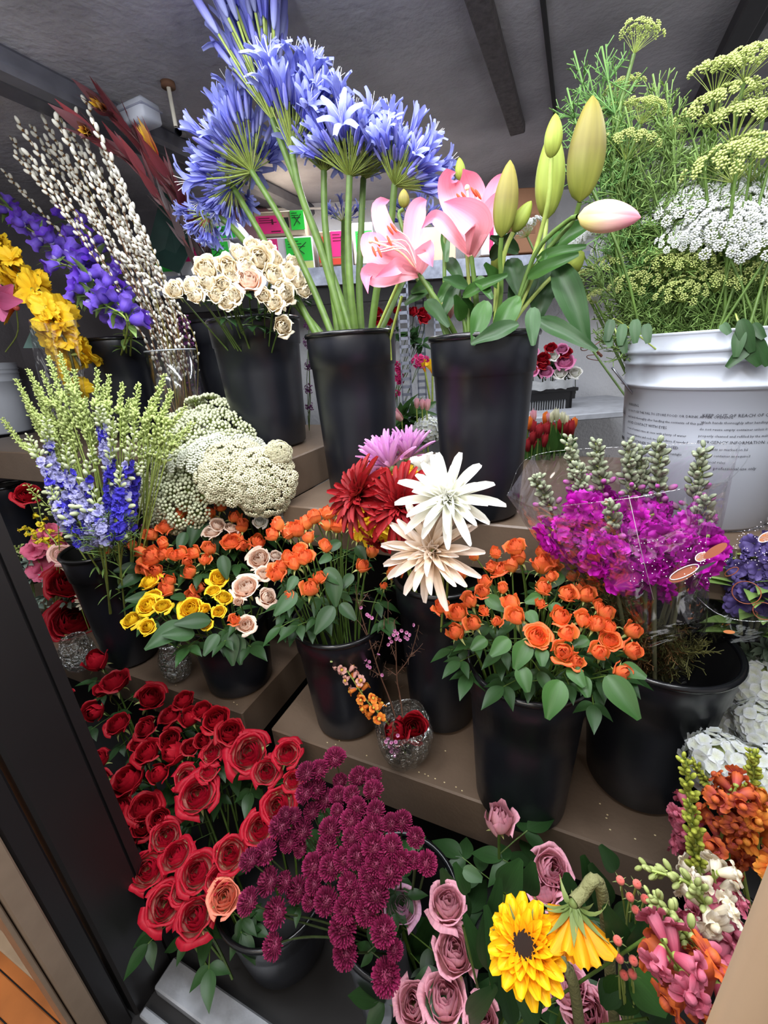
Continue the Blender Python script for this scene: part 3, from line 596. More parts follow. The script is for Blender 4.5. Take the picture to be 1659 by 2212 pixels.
P_LDT = petal('leucadendron_bract', '#b8342c', '#c8a04a', var=.1)
P_CK = petal('catkin_silk', '#c9c4b2', '#f2f0e6', var=.06, trans=.1)
AMM = petal('lace_white', '#e6ead8', '#f0f2e2', var=.05, trans=.3); AMG = petal('lace_green', '#d0d6ae', '#e0e4c6', var=.1, trans=.3); AMC = petal('lace_cream', '#dcd8b4', '#e6e2c6', var=.05, trans=.3); DIL = petal('dill_green', '#a4b462', '#c2cc80', var=.15, trans=.25)
FRG = petal('fern_green', '#64823f', '#86a45c', var=.2, trans=.2)
SKINR = plain('berry_red', '#e4665a', .3); YC = plain('flower_eye', '#c9a23a', .7); DISC = plain('sunflower_disc', '#3a1f12', .9, bump=1., bscale=300); ANTH = plain('anther_orange', '#b8401c', .8)
# ---- shared meshes
ROSE = {}
def roseset(key, m, n, opn, hh=1., k=3, cal=CALY, frill=.03, clo=.22): ROSE[key] = [mesh('bloom', g_rose(s * 7 + len(key), n, opn, hh, frill, clo=clo), [m, cal]) for s in range(k)]
roseset('or_bud', P_OR, 9, .48, .92, 4, clo=.85); roseset('or_half', P_OR, 12, .7, 1.0, 4, frill=.06, clo=.6); roseset('or_open', P_OR, 17, 1., .85, 2, frill=.05)
roseset('ye', P_YE, 17, .95, .85, 3, frill=.05); roseset('ye_bud', P_YE, 10, .6, 1, 1)
roseset('pe', P_PE, 18, 1.0, .8, 3, frill=.05); roseset('pe_bud', P_PE, 10, .55, 1.1, 1); roseset('cr', P_CR, 18, .9, .95, 4, frill=.09, clo=.35); roseset('blush', P_PE, 22, .95, .85, 1, frill=.05)
roseset('re', P_RE, 18, .82, 1.0, 4, frill=.04); roseset('re_bud', P_RE, 11, .52, 1.0, 3, clo=.85); roseset('re_big', P_RE, 24, 1.05, .8, 2, frill=.05)
roseset('bi', P_BI, 22, .98, .85, 4, frill=.05); roseset('sa', P_SA, 20, .9, .9, 1, frill=.04)
roseset('pi', P_PI, 20, .88, 1.0, 3, frill=.05); roseset('pi_bud', P_PI, 11, .55, 1.15, 2, frill=.06, clo=.6); roseset('lv', P_LV, 20, .9, .95, 1); roseset('wh', P_WH, 16, .9, .9, 2)
CAL = [mesh('calyx', g_calyx(s, c), CALY) for s, c in ((1, .5), (2, .8), (3, 1.05))]; CALX = mesh('calyx', g_calyx(9, .9, 5, .9), CALD)
MUM = [mesh('bloom', g_mum(s), P_BU) for s in range(3)]
def rose_leafg(g, P, d, L, nl=3, drp=.3, serr=.16):
    """compound leaf: stalk and leaflets"""
    d = nrm(d); up = np.array([0, 0, 1.]); side = nrm(np.cross(d, up)); e = P + d * L; tube(g, [P, (P + e) / 2 - up * L * .03, e - up * drp * L * .3], .0012, 4, 1)
    e = e - up * drp * L * .3; leaf_g(g, basis(d - up * drp, up, e, L * .95), 1, .27, .25, .18, serr)
    for k in range((nl - 1) // 2):
        q = P + (e - P) * (.9 - .42 * k)
        for sg in (-1, 1): leaf_g(g, basis(nrm(side * sg + d * .55 - up * drp * .8), up, q, L * .72), 1, .28, .3, .18, serr)
def stemline(P, d, base, mid=.45):
    """from the bottom of the bucket up to the bloom, arriving along d"""
    P, base = np.array(P), np.array(base); L = np.linalg.norm(P - base); return bez(base, P - nrm(d) * L * mid, P, 9)
FL = {}
def flower(name, P, d, s, me, cal, base, group_key, px=None, py=None, desc=None, sr=.0016, smat=STEMG, leaves=(), lmat=LEAFG, roll=None, calk=.95):
    """one cut stem: bloom, calyx, stem, leaves"""
    t = thing(name, base); M = frame(d, P, s, U(0, 6.28) if roll is None else roll); inst('bloom', me, t, M)
    if cal is not None: inst('calyx', cal, t, frame(d, P, s * calk, U(0, 6)))
    pts = stemline(np.array(P) - nrm(d) * s * .1, d, base); g = G(); tube(g, pts, [sr * 1.3] * 6 + [sr, sr, sr], 6); part('stem', g, smat, t)
    if leaves:
        g = G()
        for (f, L, ang, nl) in leaves:
            q = pts[int(f * (len(pts) - 1))]; dd = np.array([math.cos(ang), math.sin(ang), U(.0, .5)]); rose_leafg(g, q, dd, L, nl, U(.1, .5))
        part('leaves', g, [lmat, smat], t)
    x, y = proj(P) if px is None else (px, py); FL.setdefault(group_key, []).append((t, x, y, desc)); return t
def bkpt(key, P, f=.45, dz=-.13):
    cx, cy, zr, r, z0 = BK[key]; v = np.array([P[0] - cx, P[1] - cy]); n = np.linalg.norm(v) + 1e-6; v = v / n * min(n * f, r * .75); return np.array([cx + v[0], cy + v[1], max(z0 + .01, zr + dz)])
# ------------------------------------------------------------------ spray roses, roses, mums
def dome_of(key, rx, rz, dz=0., dx=0., dy=0.):
    cx, cy, zr, r, z0 = BK[key]; return np.array([cx + dx, cy + dy, zr + dz]), rx, rz
def put_roses(key, dome, lst, grp, kinds, name, cat, cal=CAL, upw=.55, camw=.25, leafp=.9, lL=.045, jitter=.18):
    c, rx, rz = dome
    for (px, py, rp, *k) in lst:
        kind = k[0] if k and k[0] else kinds; desc = k[1] if len(k) > 1 else None
        P = onDome(px, py, c, rx, rz); out = nrm((P - c) / (np.array([rx, rx, rz]) ** 1)); d = nrm(out * (1 - upw) + np.array([0, 0, upw]) + toward(P) * camw + RNG.normal(0, jitter, 3)); s = rp * mpp(P) * 1.08
        me = ROSE[kind][RNG.randint(len(ROSE[kind]))]; lv = []
        if RNG.rand() < leafp:
            a = math.atan2(out[1], out[0]) + U(-1., 1.); lv = [(U(.62, .8), lL * U(.8, 1.2), a, 3)]
            if RNG.rand() < .5: lv.append((U(.45, .62), lL * U(.9, 1.3), a + U(-1.5, 1.5), 3))
        t = flower(name, P - d * s * .45, d, s, me, cal[RNG.randint(len(cal))] if isinstance(cal, list) else cal, bkpt(key, P), grp, px, py, desc, leaves=lv, calk=1.25 if 'bud' in kind else .9); t['category'] = cat
S, H, O = 'or_bud', 'or_half', 'or_open'
L_OR1 = [(399,1084,13,S),(436,1077,13,S),(392,1113,13,S),(358,1141,17,H),(331,1158,15,S),(356,1177,12,S),(255,1197,17,S),(311,1195,14,S),(333,1206,22,H),(355,1199,15,H),(378,1202,14,S),(394,1199,14,S),(422,1197,14,S),(453,1190,15,S),(404,1214,13,S),(441,1212,13,S),(259,1234,16,S),(318,1232,15,S),(336,1234,18,H),(412,1239,15,S),(367,1258,14,S),(365,1275,17,S),(431,1270,14,S),(419,1291,15,S),(524,1140,15,S),(500,1172,23,O),(525,1178,14,S),(557,1173,17,H),(505,1121,14,S),(456,1112,13,S),(553,1108,11,S),(287,1183,11,S),(478,1098,12,S),(410,1128,12,S)]
put_roses('or2', dome_of('or2', .34, .26, -.10, -.12, -.02), L_OR1, 'or1', S, 'spray_rose', 'spray rose', leafp=1., lL=.055)
L_OR2 = [(591,1158,17,H),(604,1138,15,S),(642,1148,21,H),(662,1135,16,S),(625,1155,15,S),(682,1121,16,S),(709,1112,18,H),(709,1138,17,H),(729,1141,15,S),(739,1134,14,S),(773,1161,15,S),(704,1185,14,S),(647,1190,15,H),(626,1209,17,S),(657,1209,19,H),(638,1221,16,S),(611,1226,16,H),(599,1242,21,H),(782,1226,16,S),(691,1251,15,S),(672,1275,20,S),(623,1288,12,S),(802,1197,13,S),(829,1268,8,S),(846,1241,17,S),(758,1138,13,S),(790,1165,13,S),(668,1166,13,S),(735,1108,14,S)]
put_roses('midL', dome_of('midL', .19, .25, -.02, -.03, 0), L_OR2, 'or2', S, 'spray_rose', 'spray rose', leafp=1., lL=.05)
L_YE = [(324,1258,21,'ye'),(319,1308,22,'ye'),(351,1310,17,'ye'),(331,1288,16,'ye'),(284,1340,19,'ye'),(319,1354,17,'ye'),(471,1250,20,'ye'),(461,1277,15,'ye'),(483,1291,17,'ye'),(412,1315,24,'ye'),(442,1317,11,'ye_bud'),(473,1321,14,'ye'),(419,1341,15,'ye'),(444,1348,14,'ye')]
put_roses('yel', dome_of('yel', .21, .19, -.06, -.06, -.06), L_YE, 'ye', 'ye', 'spray_rose', 'spray rose', camw=.7, leafp=.8, lL=.06)
L_PE = [(459,1148,19),(500,1141,15),(470,1134,16),(559,1207,24),(596,1200,14),(530,1268,28,'pe','peach spray rose fully open with a pink heart'),(578,1290,20),(569,1239,18),(532,1350,20,'pe','dusky peach spray rose facing down'),(507,1340,13,'or_half','small orange tinted spray rose bud beside the dusky peach one'),(517,1302,10,'pe_bud')]
put_roses('yel', dome_of('yel', .24, .25, -.05, .02, .02), L_PE, 'pe', 'pe', 'spray_rose', 'spray rose', camw=.7, leafp=.5, lL=.06)
L_WS = [(594,1084,13,'wh'),(576,1091,12,'wh'),(608,1119,16,'wh'),(561,1128,14,'wh'),(612,1098,10,'wh')]
put_roses('or2', dome_of('or2', .25, .24, -.02, .02, 0), L_WS, 'ws', 'wh', 'spray_rose', 'spray rose', camw=.4, leafp=.5, lL=.05)
L_OR3 = [(1072,1198,13,S),(1027,1204,11,S),(1116,1187,21,H),(1123,1209,17,S),(1175,1196,17,H),(1079,1231,23,O),(1062,1228,15,H),(1106,1228,15,S),(1170,1226,24,H),(1197,1228,17,H),(1239,1221,14,S),(1236,1248,13,S),(998,1245,12,S),(1048,1262,16,S),(1045,1281,17,H),(1086,1275,12,S),(1173,1272,18,S),(1222,1285,20,H),(1264,1289,18,S),(1253,1270,11,S),(957,1312,18,H),(1018,1302,17,S),(991,1329,22,H),(1025,1349,18,S),(988,1366,20,S),(1047,1322,12,S),(1072,1343,13,S),(1108,1307,19,S),(1116,1336,20,S),(1210,1336,22,H),(1168,1306,12,S),(1258,1343,18,S),(1285,1353,18,S),(1305,1329,18,S),(1160,1375,28,O),(1222,1371,19,S),(1315,1357,17,S),(1318,1383,22,O),(1295,1410,20,S),(1217,1408,24,H),(1244,1430,18,H),(1362,1366,18,S),(1361,1407,20,H),(1339,1454,19,S),(1293,1312,13,S),(1190,1250,12,S)]
put_roses('front', dome_of('front', .195, .20, -.02, .015, .0), L_OR3, 'or3', S, 'spray_rose', 'spray rose', upw=.35, camw=.45, leafp=1., lL=.045)
L_CR = [(380,628,20,'cr'),(413,620,18,'cr'),(446,583,26,'cr'),(492,578,25,'cr'),(450,610,20,'cr'),(425,640,18,'cr'),(520,552,22,'cr'),(560,560,26,'cr'),(592,562,20,'cr'),(575,540,18,'cr'),(537,605,29,'blush','blush centred spray rose, largest of the cream bunch'),(505,640,18,'cr'),(480,615,18,'cr'),(530,575,18,'cr'),(590,596,24,'cr'),(620,590,22,'cr'),(612,635,25,'cr'),(590,656,20,'cr'),(570,640,16,'cr'),(640,608,20,'cr'),(655,628,16,'cr'),(492,655,16,'cr'),(610,706,20,'cr','small cream rose hanging down over the rim'),(500,598,16,'cr'),(465,640,16,'cr'),(632,570,16,'cr'),(545,530,15,'cr')]
put_roses('cream', dome_of('cream', .28, .27, -.02, -.04, -.04), L_CR, 'cr', 'cr', 'spray_rose', 'spray rose', upw=.35, camw=.55, leafp=.7, lL=.05)
# long stemmed roses standing low in front of the shelf
def onSlope(px, py, y0, z0, k):
    r = ray(px, py); t = (z0 - k * y0 - EYE[2]) / (r[2] - k * r[1]); return EYE + r * t
def roses_slope(lst, grp, kind0, key, name, cat, y0, z0, k, cal=CAL, camw=.35, lL=.06, mul=1.02, jit=.22, basexy=None, leafp=.8, dn=.38):
    for (px, py, rp, *q) in lst:
        kind = q[0] if q and q[0] else kind0; desc = q[1] if len(q) > 1 else None; P = onSlope(px, py, y0, z0, k); s = rp * mpp(P) * mul
        d = nrm(np.array([0, -.15, .8]) + toward(P) * camw + RNG.normal(0, jit, 3)); me = ROSE[kind][RNG.randint(len(ROSE[kind]))]
        base = np.array([P[0] * .85 + basexy[0] * .15, P[1] * .85 + basexy[1] * .15, max(.06, P[2] - dn)]); lv = [(U(.55, .85), lL * U(.8, 1.2), U(0, 6.3), 3) for _ in range(2)] if RNG.rand() < leafp else []
        t = flower(name, P - d * s * .4, d, s, me, cal[RNG.randint(len(cal))], base, grp, px, py, desc, leaves=lv, sr=.0024); t['category'] = cat
L_RE = [(213,1434,24,'re_bud'),(250,1481,29),(225,1492,16,'re_bud'),(147,1501,12),(208,1538,22,'re_bud'),(324,1511,29),(257,1569,24),(399,1518,22),(370,1552,24),(414,1555,20,'re_bud'),(437,1538,20),(468,1559,28),(498,1586,28),(319,1575,23),(323,1629,28),(368,1599,22),(385,1630,24,'re_bud'),(412,1618,20),(211,1650,26),(218,1688,22),(345,1673,22,'re_bud'),(282,1690,34),(312,1744,33,'re_big'),(262,1750,24),(309,1788,24),(275,1808,22),(440,1600,18),(300,1612,18)]
roses_slope(L_RE, 're', 're', 'bico', 'red_rose', 'rose', .36, .36, .72, basexy=(-.85, .5), leafp=1.)
L_BI = [(539,1628,44,'bi','red and white rose with many layers, topmost of the bicolour bunch'),(621,1629,30),(458,1628,24),(576,1668,28),(633,1687,22),(451,1667,22),(404,1680,26),(428,1718,42,'bi','ruffled red and white rose with wide cream streaks'),(603,1740,36),(562,1791,34),(497,1845,34),(358,1808,32),(383,1849,34),(322,1878,36),(427,1886,37),(357,1955,40),(424,1982,40,'bi','red and white rose, lowest of the bicolour bunch'),(485,1940,33,'sa','salmon coloured rose standing among the red and white ones'),(345,1770,22,'re'),(395,1925,26),(470,1900,26)]
roses_slope(L_BI, 'bi', 'bi', 'bico', 'bicolour_rose', 'rose', .36, .37, .62, basexy=(-.58, .46), camw=.6, jit=.16, leafp=.7)
L_R3 = [(60,1073,22,'re','red rose peeping out above the yellow snapdragons'),(150,1266,38,'re','deep red rose beside the pink ranunculus'),(163,1342,46,'re_big','large fully open red rose in front of the dusty miller')]
for (px, py, rp, kind, desc) in L_R3:
    P = onY(px, py, .80); s = rp * mpp(P) * 1.1; d = nrm(toward(P) * .9 + (0, 0, .5)); t = flower('red_rose', P - d * s * .3, d, s, ROSE[kind][0], CAL[0], np.array([P[0], P[1] + .04, ZL + .02]), 'r3', px, py, desc, sr=.0024, leaves=[(.7, .06, 1., 3), (.5, .06, 3., 3)]); t['category'] = 'rose'; t['label'] = desc
# burgundy button chrysanthemums
L_MU = [(724,1637,23),(662,1669,22),(690,1662,20),(735,1687,16),(775,1679,22),(807,1677,18),(806,1707,21),(659,1713,21),(684,1704,20),(702,1726,22),(731,1720,20),(759,1717,18),(771,1745,21),(812,1751,20),(674,1753,18),(605,1785,24),(652,1795,24),(634,1764,18),(713,1792,24),(756,1773,22),(806,1785,24),(845,1778,19),(870,1773,20),(759,1810,20),(784,1797,18),(898,1809,19),(624,1819,20),(574,1842,24),(539,1858,22),(706,1828,22),(808,1829,26),(847,1828,22),(743,1856,22),(771,1851,22),(677,1870,24),(713,1873,24),(811,1866,22),(843,1883,26),(868,1861,22),(922,1864,22),(893,1858,16),(580,1905,25),(615,1905,19),(643,1923,24),(677,1911,18),(704,1946,25),(752,1911,22),(764,1932,20),(796,1892,22),(812,1932,28),(536,1948,24),(596,1972,27),(590,2044,23),(668,1948,16),(745,1966,24),(790,1972,22),(740,2008,29),(745,2060,26),(828,2012,27),(853,2052,18),(834,2110,30),(728,1752,14),(650,1835,16),(615,1760,16)]
cM = np.array([-.235, .47, .43])
for (px, py, rp) in L_MU:
    P = onDome(px, py, cM, .20, .27); s = rp * mpp(P) * 1.12; d = nrm((P - cM) * (.6, .6, .6) + (0, 0, .06) + toward(P) * .10 + RNG.normal(0, .03, 3)); base = bkpt('mum', P, .3, -.1)
    t = flower('button_chrysanthemum', P, d, s, MUM[RNG.randint(3)], None, base, 'mu', px, py, None, smat=STEMD, sr=.0015, leaves=[(.55, .04, U(0, 6.3), 3)] if RNG.rand() < .35 else []); t['category'] = 'chrysanthemum'
# pink roses at the bottom
L_PI = [(1078,1782,30,'pi_bud','tall pink rose bud standing against the shelf edge'),(1190,1878,36,'pi','pink rose with brown edged petals below the shelf edge'),(1178,1925,36,'pi','pink rose turned sideways above the sunflower'),(866,1960,33,'lv','lavender rose touching the burgundy chrysanthemums'),(966,1958,37,'pi','pale pink rose with one tall outer petal'),(982,2060,42,'pi','pink rose half way down with a yellowed outer petal'),(895,2170,36,'pi','pink rose at the bottom edge, left of the pair'),(960,2165,44,'pi','large dusty pink rose at the bottom edge'),(1040,2200,34,'pi','pink rose cut by the bottom edge, right of the pair'),(1225,2135,42,'pi','dusty pink rose under the sunflower stem'),(1268,2190,46,'pi','dusty pink rose at the bottom edge below the sunflowers'),(1148,2150,26,'pi','small dark pink rose behind the open sunflower')]
for (px, py, rp, kind, desc) in L_PI:
    P = onSlope(px, py, .30, .43, .75); s = rp * mpp(P) * 1.1; d = nrm(np.array([0, -.05, .7]) + toward(P) * (.1 if 'bud' in kind else .55) + RNG.normal(0, .12, 3)); base = np.array([P[0] * .7 + .03 * .3, P[1] * .6 + .4 * .4, max(.08, P[2] - .34)])
    t = flower('pink_rose', P - d * s * .4, d, s, ROSE[kind][RNG.randint(len(ROSE[kind]))], CAL[RNG.randint(3)], base, 'pi', px, py, desc, sr=.0028, leaves=[(.82, .075, U(0, 6.3), 3), (.6, .085, U(0, 6.3), 5)]); t['category'] = 'rose'; t['label'] = desc
# big loose leaves that hang over the rims, each on the stem it grows from
def edge_leaves(key, dome, lst, name='trailing_leaf_spray', label='', mat=LEAFG, W=.24, serr=.14):
    """lst: (x0,y0,x1,y1) base and tip of every leaf in the picture"""
    c, rx, rz = dome; t = thing(name, bkpt(key, c, .2)); gs = G()
    for (x0, y0, x1, y1) in lst:
        A = onDome(x0, y0, c, rx, rz); r = ray(x1, y1); B = EYE + r * (np.linalg.norm(A - EYE) * .985); v = B - A; L = np.linalg.norm(v); g = G(); leaf_g(g, basis(v, nrm(toward(A) + (0, 0, .5)), A, 1), L, W * L, .12, .3, serr); part('leaf', g, mat, t)
        tube(gs, bez(WM[t.name][:3, 3], (A + WM[t.name][:3, 3]) / 2 + (0, 0, .03), A, 7), .0012, 5)
    part('stem', gs, STEMG, t); t['label'] = label; t['category'] = 'leaf spray'; return t
edge_leaves('yel', dome_of('yel', .2, .2, -.06, -.04, -.05), [(420,1370,352,1370),(400,1345,312,1400),(470,1370,440,1415),(495,1365,503,1437),(510,1370,520,1435),(330,1290,272,1295),(400,1290,370,1290),(455,1340,378,1345)], label='dark glossy rose leaves hanging over the rim above the clear vase')
edge_leaves('or2', dome_of('or2', .34, .26, -.10, -.12, -.02), [(300,1225,247,1232),(305,1240,256,1268),(300,1290,270,1290),(430,1120,410,1180),(445,1130,470,1195),(400,1150,385,1190),(545,1180,575,1230),(480,1200,490,1250)], label='dark rose leaves among the orange buds by the larkspur bucket')
edge_leaves('midL', dome_of('midL', .19, .25, -.02, -.03, 0), [(640,1280,592,1328),(720,1310,680,1368),(735,1305,768,1338),(720,1240,725,1310),(700,1230,742,1262),(735,1170,700,1192),(715,1200,690,1215),(640,1245,622,1275),(770,1180,790,1210),(760,1240,742,1270)], label='green rose leaves drooping over the bucket rim under the red mums')
edge_leaves('front', dome_of('front', .195, .20, -.02, .015, .0), [(1140,1385,1112,1445),(1170,1400,1172,1438),(1125,1440,1140,1494),(1100,1380,1060,1415),(1050,1380,1018,1402),(1230,1440,1262,1482),(1210,1470,1182,1552),(1255,1460,1270,1505),(1310,1460,1382,1552),(1340,1440,1395,1462),(1215,1240,1185,1268),(1170,1290,1135,1300),(1190,1305,1215,1330),(1050,1290,1090,1318),(1140,1320,1160,1350),(1270,1380,1240,1395)], label='bright serrated rose leaves hanging over the front right bucket', mat=LEAFB, W=.27)
rows(FL['or1'], 'orange spray rose', 'the larkspur side cluster', 'orange spray roses beside the larkspur bucket', 6)
rows(FL['or2'], 'orange spray rose', 'the middle orange cluster', 'orange spray roses left of the red chrysanthemums', 6)
rows(FL['or3'], 'orange spray rose', 'the front right bucket', 'orange spray roses in the front right bucket', 7)
rows(FL['ye'], 'yellow spray rose', 'the yellow bunch above the vase', 'yellow spray roses', 4)
rows([x for x in FL['pe']], 'peach spray rose', 'the peach bunch', 'peach spray roses', 4)
rows(FL['ws'], 'small white spray rose', 'the lace flower group', 'white spray roses under the lace flower', 5)
rows(FL['cr'], 'cream spray rose', 'the upper cream bucket', 'cream spray roses', 6)
rows(FL['re'], 'red rose', 'the door jamb bunch', 'red roses by the door jamb', 6)
rows(FL['bi'], 'red and white rose', 'the bicolour bunch', 'red and white roses', 5)
rows(FL['mu'], 'burgundy button chrysanthemum', 'the burgundy clump', 'burgundy button chrysanthemums', 7)
for k in ('pe', 'cr', 'bi'):
    for (o, x, y, d) in FL[k]:
        if d and len(d.split()) > 6: o['label'] = d
for (o, x, y, d) in FL['pi']: o['group'] = 'pink roses at the bottom'
# ------------------------------------------------------------------ agapanthus
AGF = {'open': [mesh('floret', g_agfloret(o, i), [P_AG, STEML, P_WH]) for i, o in enumerate((.9, 1.25, .75))], 'half': [mesh('floret', g_agfloret(.35, 5), [P_AG, STEML, P_WH])], 'bud': [mesh('floret', g_agfloret(0, 7), [P_AGB, STEML, P_WH])], 'green': [mesh('floret', g_agfloret(0, 8), [P_AGB, plain('pedicel_yellow', '#a8b04a', .5), P_WH])]}
def umbel(hx, hy, y, d2, Lp, half, n, mix, stem_px, label, back=0., lenvar=.15):
    """hub pixel at depth y; d2 = lean of the head in the picture; Lp reach in pixels"""
    Hh = onY(hx, hy, y); tip = onY(hx + d2[0] * 60, hy + d2[1] * 60, y + back); ax = nrm(tip - Hh); L = Lp * mpp(Hh); pts = [Hh]
    for (a, b, yy) in stem_px: pts.append(onY(a, b, yy))
    pts = smooth(pts[::-1], 14); t = thing('agapanthus', pts[0], label, 'agapanthus'); g = G(); tube(g, pts, np.linspace(.0105, .0080, 14), 8); ellips(g, Hh, (.008, .008, .008), 8, 5); part('stem', g, STEMG, t)
    A = frame(ax)[:3, :3]
    for i in range(n):
        f = (i + .5) / n; th = half * math.sqrt(f) * (1 if half < 1.2 else 1.0); ph = i * 2.39996 + U(-.15, .15); d = A @ np.array([math.sin(th) * math.cos(ph), math.sin(th) * math.sin(ph), math.cos(th)])
        d = nrm(d + np.array([0, 0, -.10 * math.sin(th)])); k = RNG.choice(list(mix), p=np.array(list(mix.values())) / sum(mix.values())); me = AGF[k][RNG.randint(len(AGF[k]))]
        l = L * (1 + U(-lenvar * 1.6, lenvar * .8)) * {'open': 1.0, 'half': .95, 'bud': .82, 'green': .7}[k]; inst('floret', me, t, frame(d, Hh, (l * 1.1, l * 1.1, l), U(0, 6)))
    return t
YA = BK['agap'][1]
umbel(590, 262, YA - .02, (-.25, -1), 250, .50, 84, {'open': .06, 'half': .16, 'bud': .78}, [(650, 420, YA), (720, 600, YA + .01), (765, 735, YA)], 'tallest blue agapanthus head, a narrow cone reaching the top edge', lenvar=.45)
umbel(545, 372, YA + .03, (-.62, -.8), 150, 1.1, 90, {'open': .17, 'half': .22, 'bud': .61}, [(610, 480, YA + .03), (675, 620, YA + .02), (722, 735, YA)], 'blue agapanthus head behind the dark red foliage, leaning left')
umbel(502, 402, YA + .06, (-.85, .28), 100, 1.4, 90, {'open': .12, 'half': .13, 'bud': .25, 'green': .5}, [(560, 500, YA + .05), (628, 620, YA + .03), (690, 735, YA)], 'yellow green agapanthus head hanging down above the cream roses')
umbel(632, 335, YA - .04, (.22, -1), 165, .78, 70, {'open': .5, 'half': .22, 'bud': .28}, [(650, 420, YA - .03), (700, 560, YA - .01), (748, 735, YA)], 'pale blue agapanthus head with wide open stars in the centre')
umbel(700, 372, YA, (.0, -1), 120, .95, 70, {'open': .17, 'half': .22, 'bud': .61}, [(702, 480, YA), (716, 600, YA), (732, 735, YA)], 'shaded blue agapanthus head on the thinnest upright stem')
umbel(755, 382, YA - .02, (.06, -1), 150, 1.15, 95, {'open': .17, 'half': .22, 'bud': .61}, [(752, 500, YA - .02), (757, 620, YA - .02), (770, 735, YA - .01)], 'broad flat topped blue agapanthus head right of the centre')
umbel(785, 388, YA + .05, (.25, -1), 135, .9, 45, {'open': .17, 'half': .22, 'bud': .61}, [(780, 500, YA + .04), (776, 620, YA + .03), (782, 735, YA + .02)], 'blue agapanthus head hidden behind the broad flat topped one')
umbel(852, 402, YA - .03, (.42, -.9), 135, 1.15, 95, {'open': .17, 'half': .22, 'bud': .61}, [(842, 500, YA - .02), (815, 620, YA - .01), (800, 735, YA)], 'dark blue agapanthus head at the right, above the left lily')
umbel(742, 480, YA + .35, (0, -1), 60, 1.2, 34, {'open': .2, 'bud': .3, 'green': .5}, [(742, 560, YA + .25), (748, 640, YA + .12), (752, 735, YA + .05)], 'small greenish agapanthus head far behind the stems')
umbel(905, 490, YA + .30, (.1, -1), 80, 1.3, 40, {'open': .2, 'bud': .3, 'green': .5}, [(885, 570, YA + .2), (850, 650, YA + .1), (812, 735, YA + .04)], 'small greenish agapanthus head behind the left lily')
umbel(450, 462, YA + .05, (-.6, .8), 72, 1.1, 50, {'open': .35, 'bud': .25, 'green': .4}, [(500, 490, YA + .05), (600, 610, YA + .03), (705, 735, YA + .02)], 'lowest agapanthus head with lilac stars beside the pink stickers')
# stems of lilies etc. crossing the mouth of the bucket
for (x0, y0, x1, y1, w, lab) in [(870, 590, 805, 735, .0042, 'pale bare green stem slanting out towards the left lily'), (868, 640, 842, 735, .0036, 'short bare green stem at the right rim of the agapanthus bucket')]:
    A, B = onY(x0, y0, YA - .04), onY(x1, y1, YA - .01); g = G(); tube(g, [B - (0, 0, .05), B, (A + B) / 2, A], w, 8); tag(part('green_stalk', g, STEML), lab, 'stalk')
# ------------------------------------------------------------------ lilies
YLY = BK['lily'][1] - .02
def lily_tepal(g, P0, pts, W, up):
    """tepal along a spine of points, half width W, edges lifted along up"""
    C = smooth(pts, 14); Tn = np.gradient(C, axis=0); Tn /= np.linalg.norm(Tn, axis=1)[:, None]; up = np.array(up); S_ = np.cross(Tn, up[None]); S_ /= (np.linalg.norm(S_, axis=1)[:, None] + 1e-9); N_ = np.cross(S_, Tn)
    def fn(s, t):
        k = t * 13; i = np.clip(k.astype(int), 0, 12); f = (k - i)[..., None]; c = C[i] * (1 - f) + C[i + 1] * f; sd = S_[i] * (1 - f) + S_[i + 1] * f; nn = N_[i] * (1 - f) + N_[i + 1] * f
        w = W * .78 * (.22 + .95 * np.sin(PI * np.clip(t * .80 + .04, 0, 1)) ** 1.1) * (1 - t ** 5); q = c + sd * (s * w)[..., None] + nn * ((.35 * s * s - .12 * (1 - np.abs(s)) ** 4) * w + .05 * W * np.sin(t * 16) * s * s)[..., None]
        return q[..., 0], q[..., 1], q[..., 2]
    sheet(g, fn, 8, 20)
def lily(base, lst, y, label, stam, pist, W=.022):
    """base pixel of the trumpet; lst = spines in picture coordinates (x, y, depth offset)"""
    B = onY(base[0], base[1], y); t = thing('pink_lily', onY(base[2], base[3], YLY), label, 'lily')
    for sp, w, n in lst:
        g = G(); lily_tepal(g, B, [B] + [onY(a, b, y + c) for a, b, c in sp], W * w, n if n is not None else toward(B)); part('petal', g, P_LY, t)
    for sp in stam:
        P = [B] + [onY(a, b, y + c) for a, b, c in sp]; g = G(); tube(g, smooth(P, 10), .0012, 5); st = part('stamen', g, plain('filament', '#f6d6cf', .5), t)
        g = G(); e = P[-1]; dr = nrm(P[-1] - P[-2]); dd = np.cross(dr, toward(e)) * .25 + np.array([.15, 0, -.6]); M = frame(dd, e); ellips(g, (0, 0, 0), (.0026, .0026, .011), 8, 6, 0, M); part('anther', g, ANTH, st)
    g = G(); P = smooth([B] + [onY(a, b, y + c) for a, b, c in pist], 10); tube(g, P, .002, 6); ellips(g, P[-1], (.0048, .0048, .0048), 8, 6); part('pistil', g, plain('pistil_pale', '#f3e0b8', .4), t)
    g = G(); tube(g, smooth([WM[t.name][:3, 3], onY((base[0] + base[2]) / 2 + 4, (base[1] + base[3]) / 2, y + .01), B], 10), [.006] * 6 + [.0055, .005, .0045, .005], 8); part('stem', g, STEMG, t); return t
yl = YLY - .04
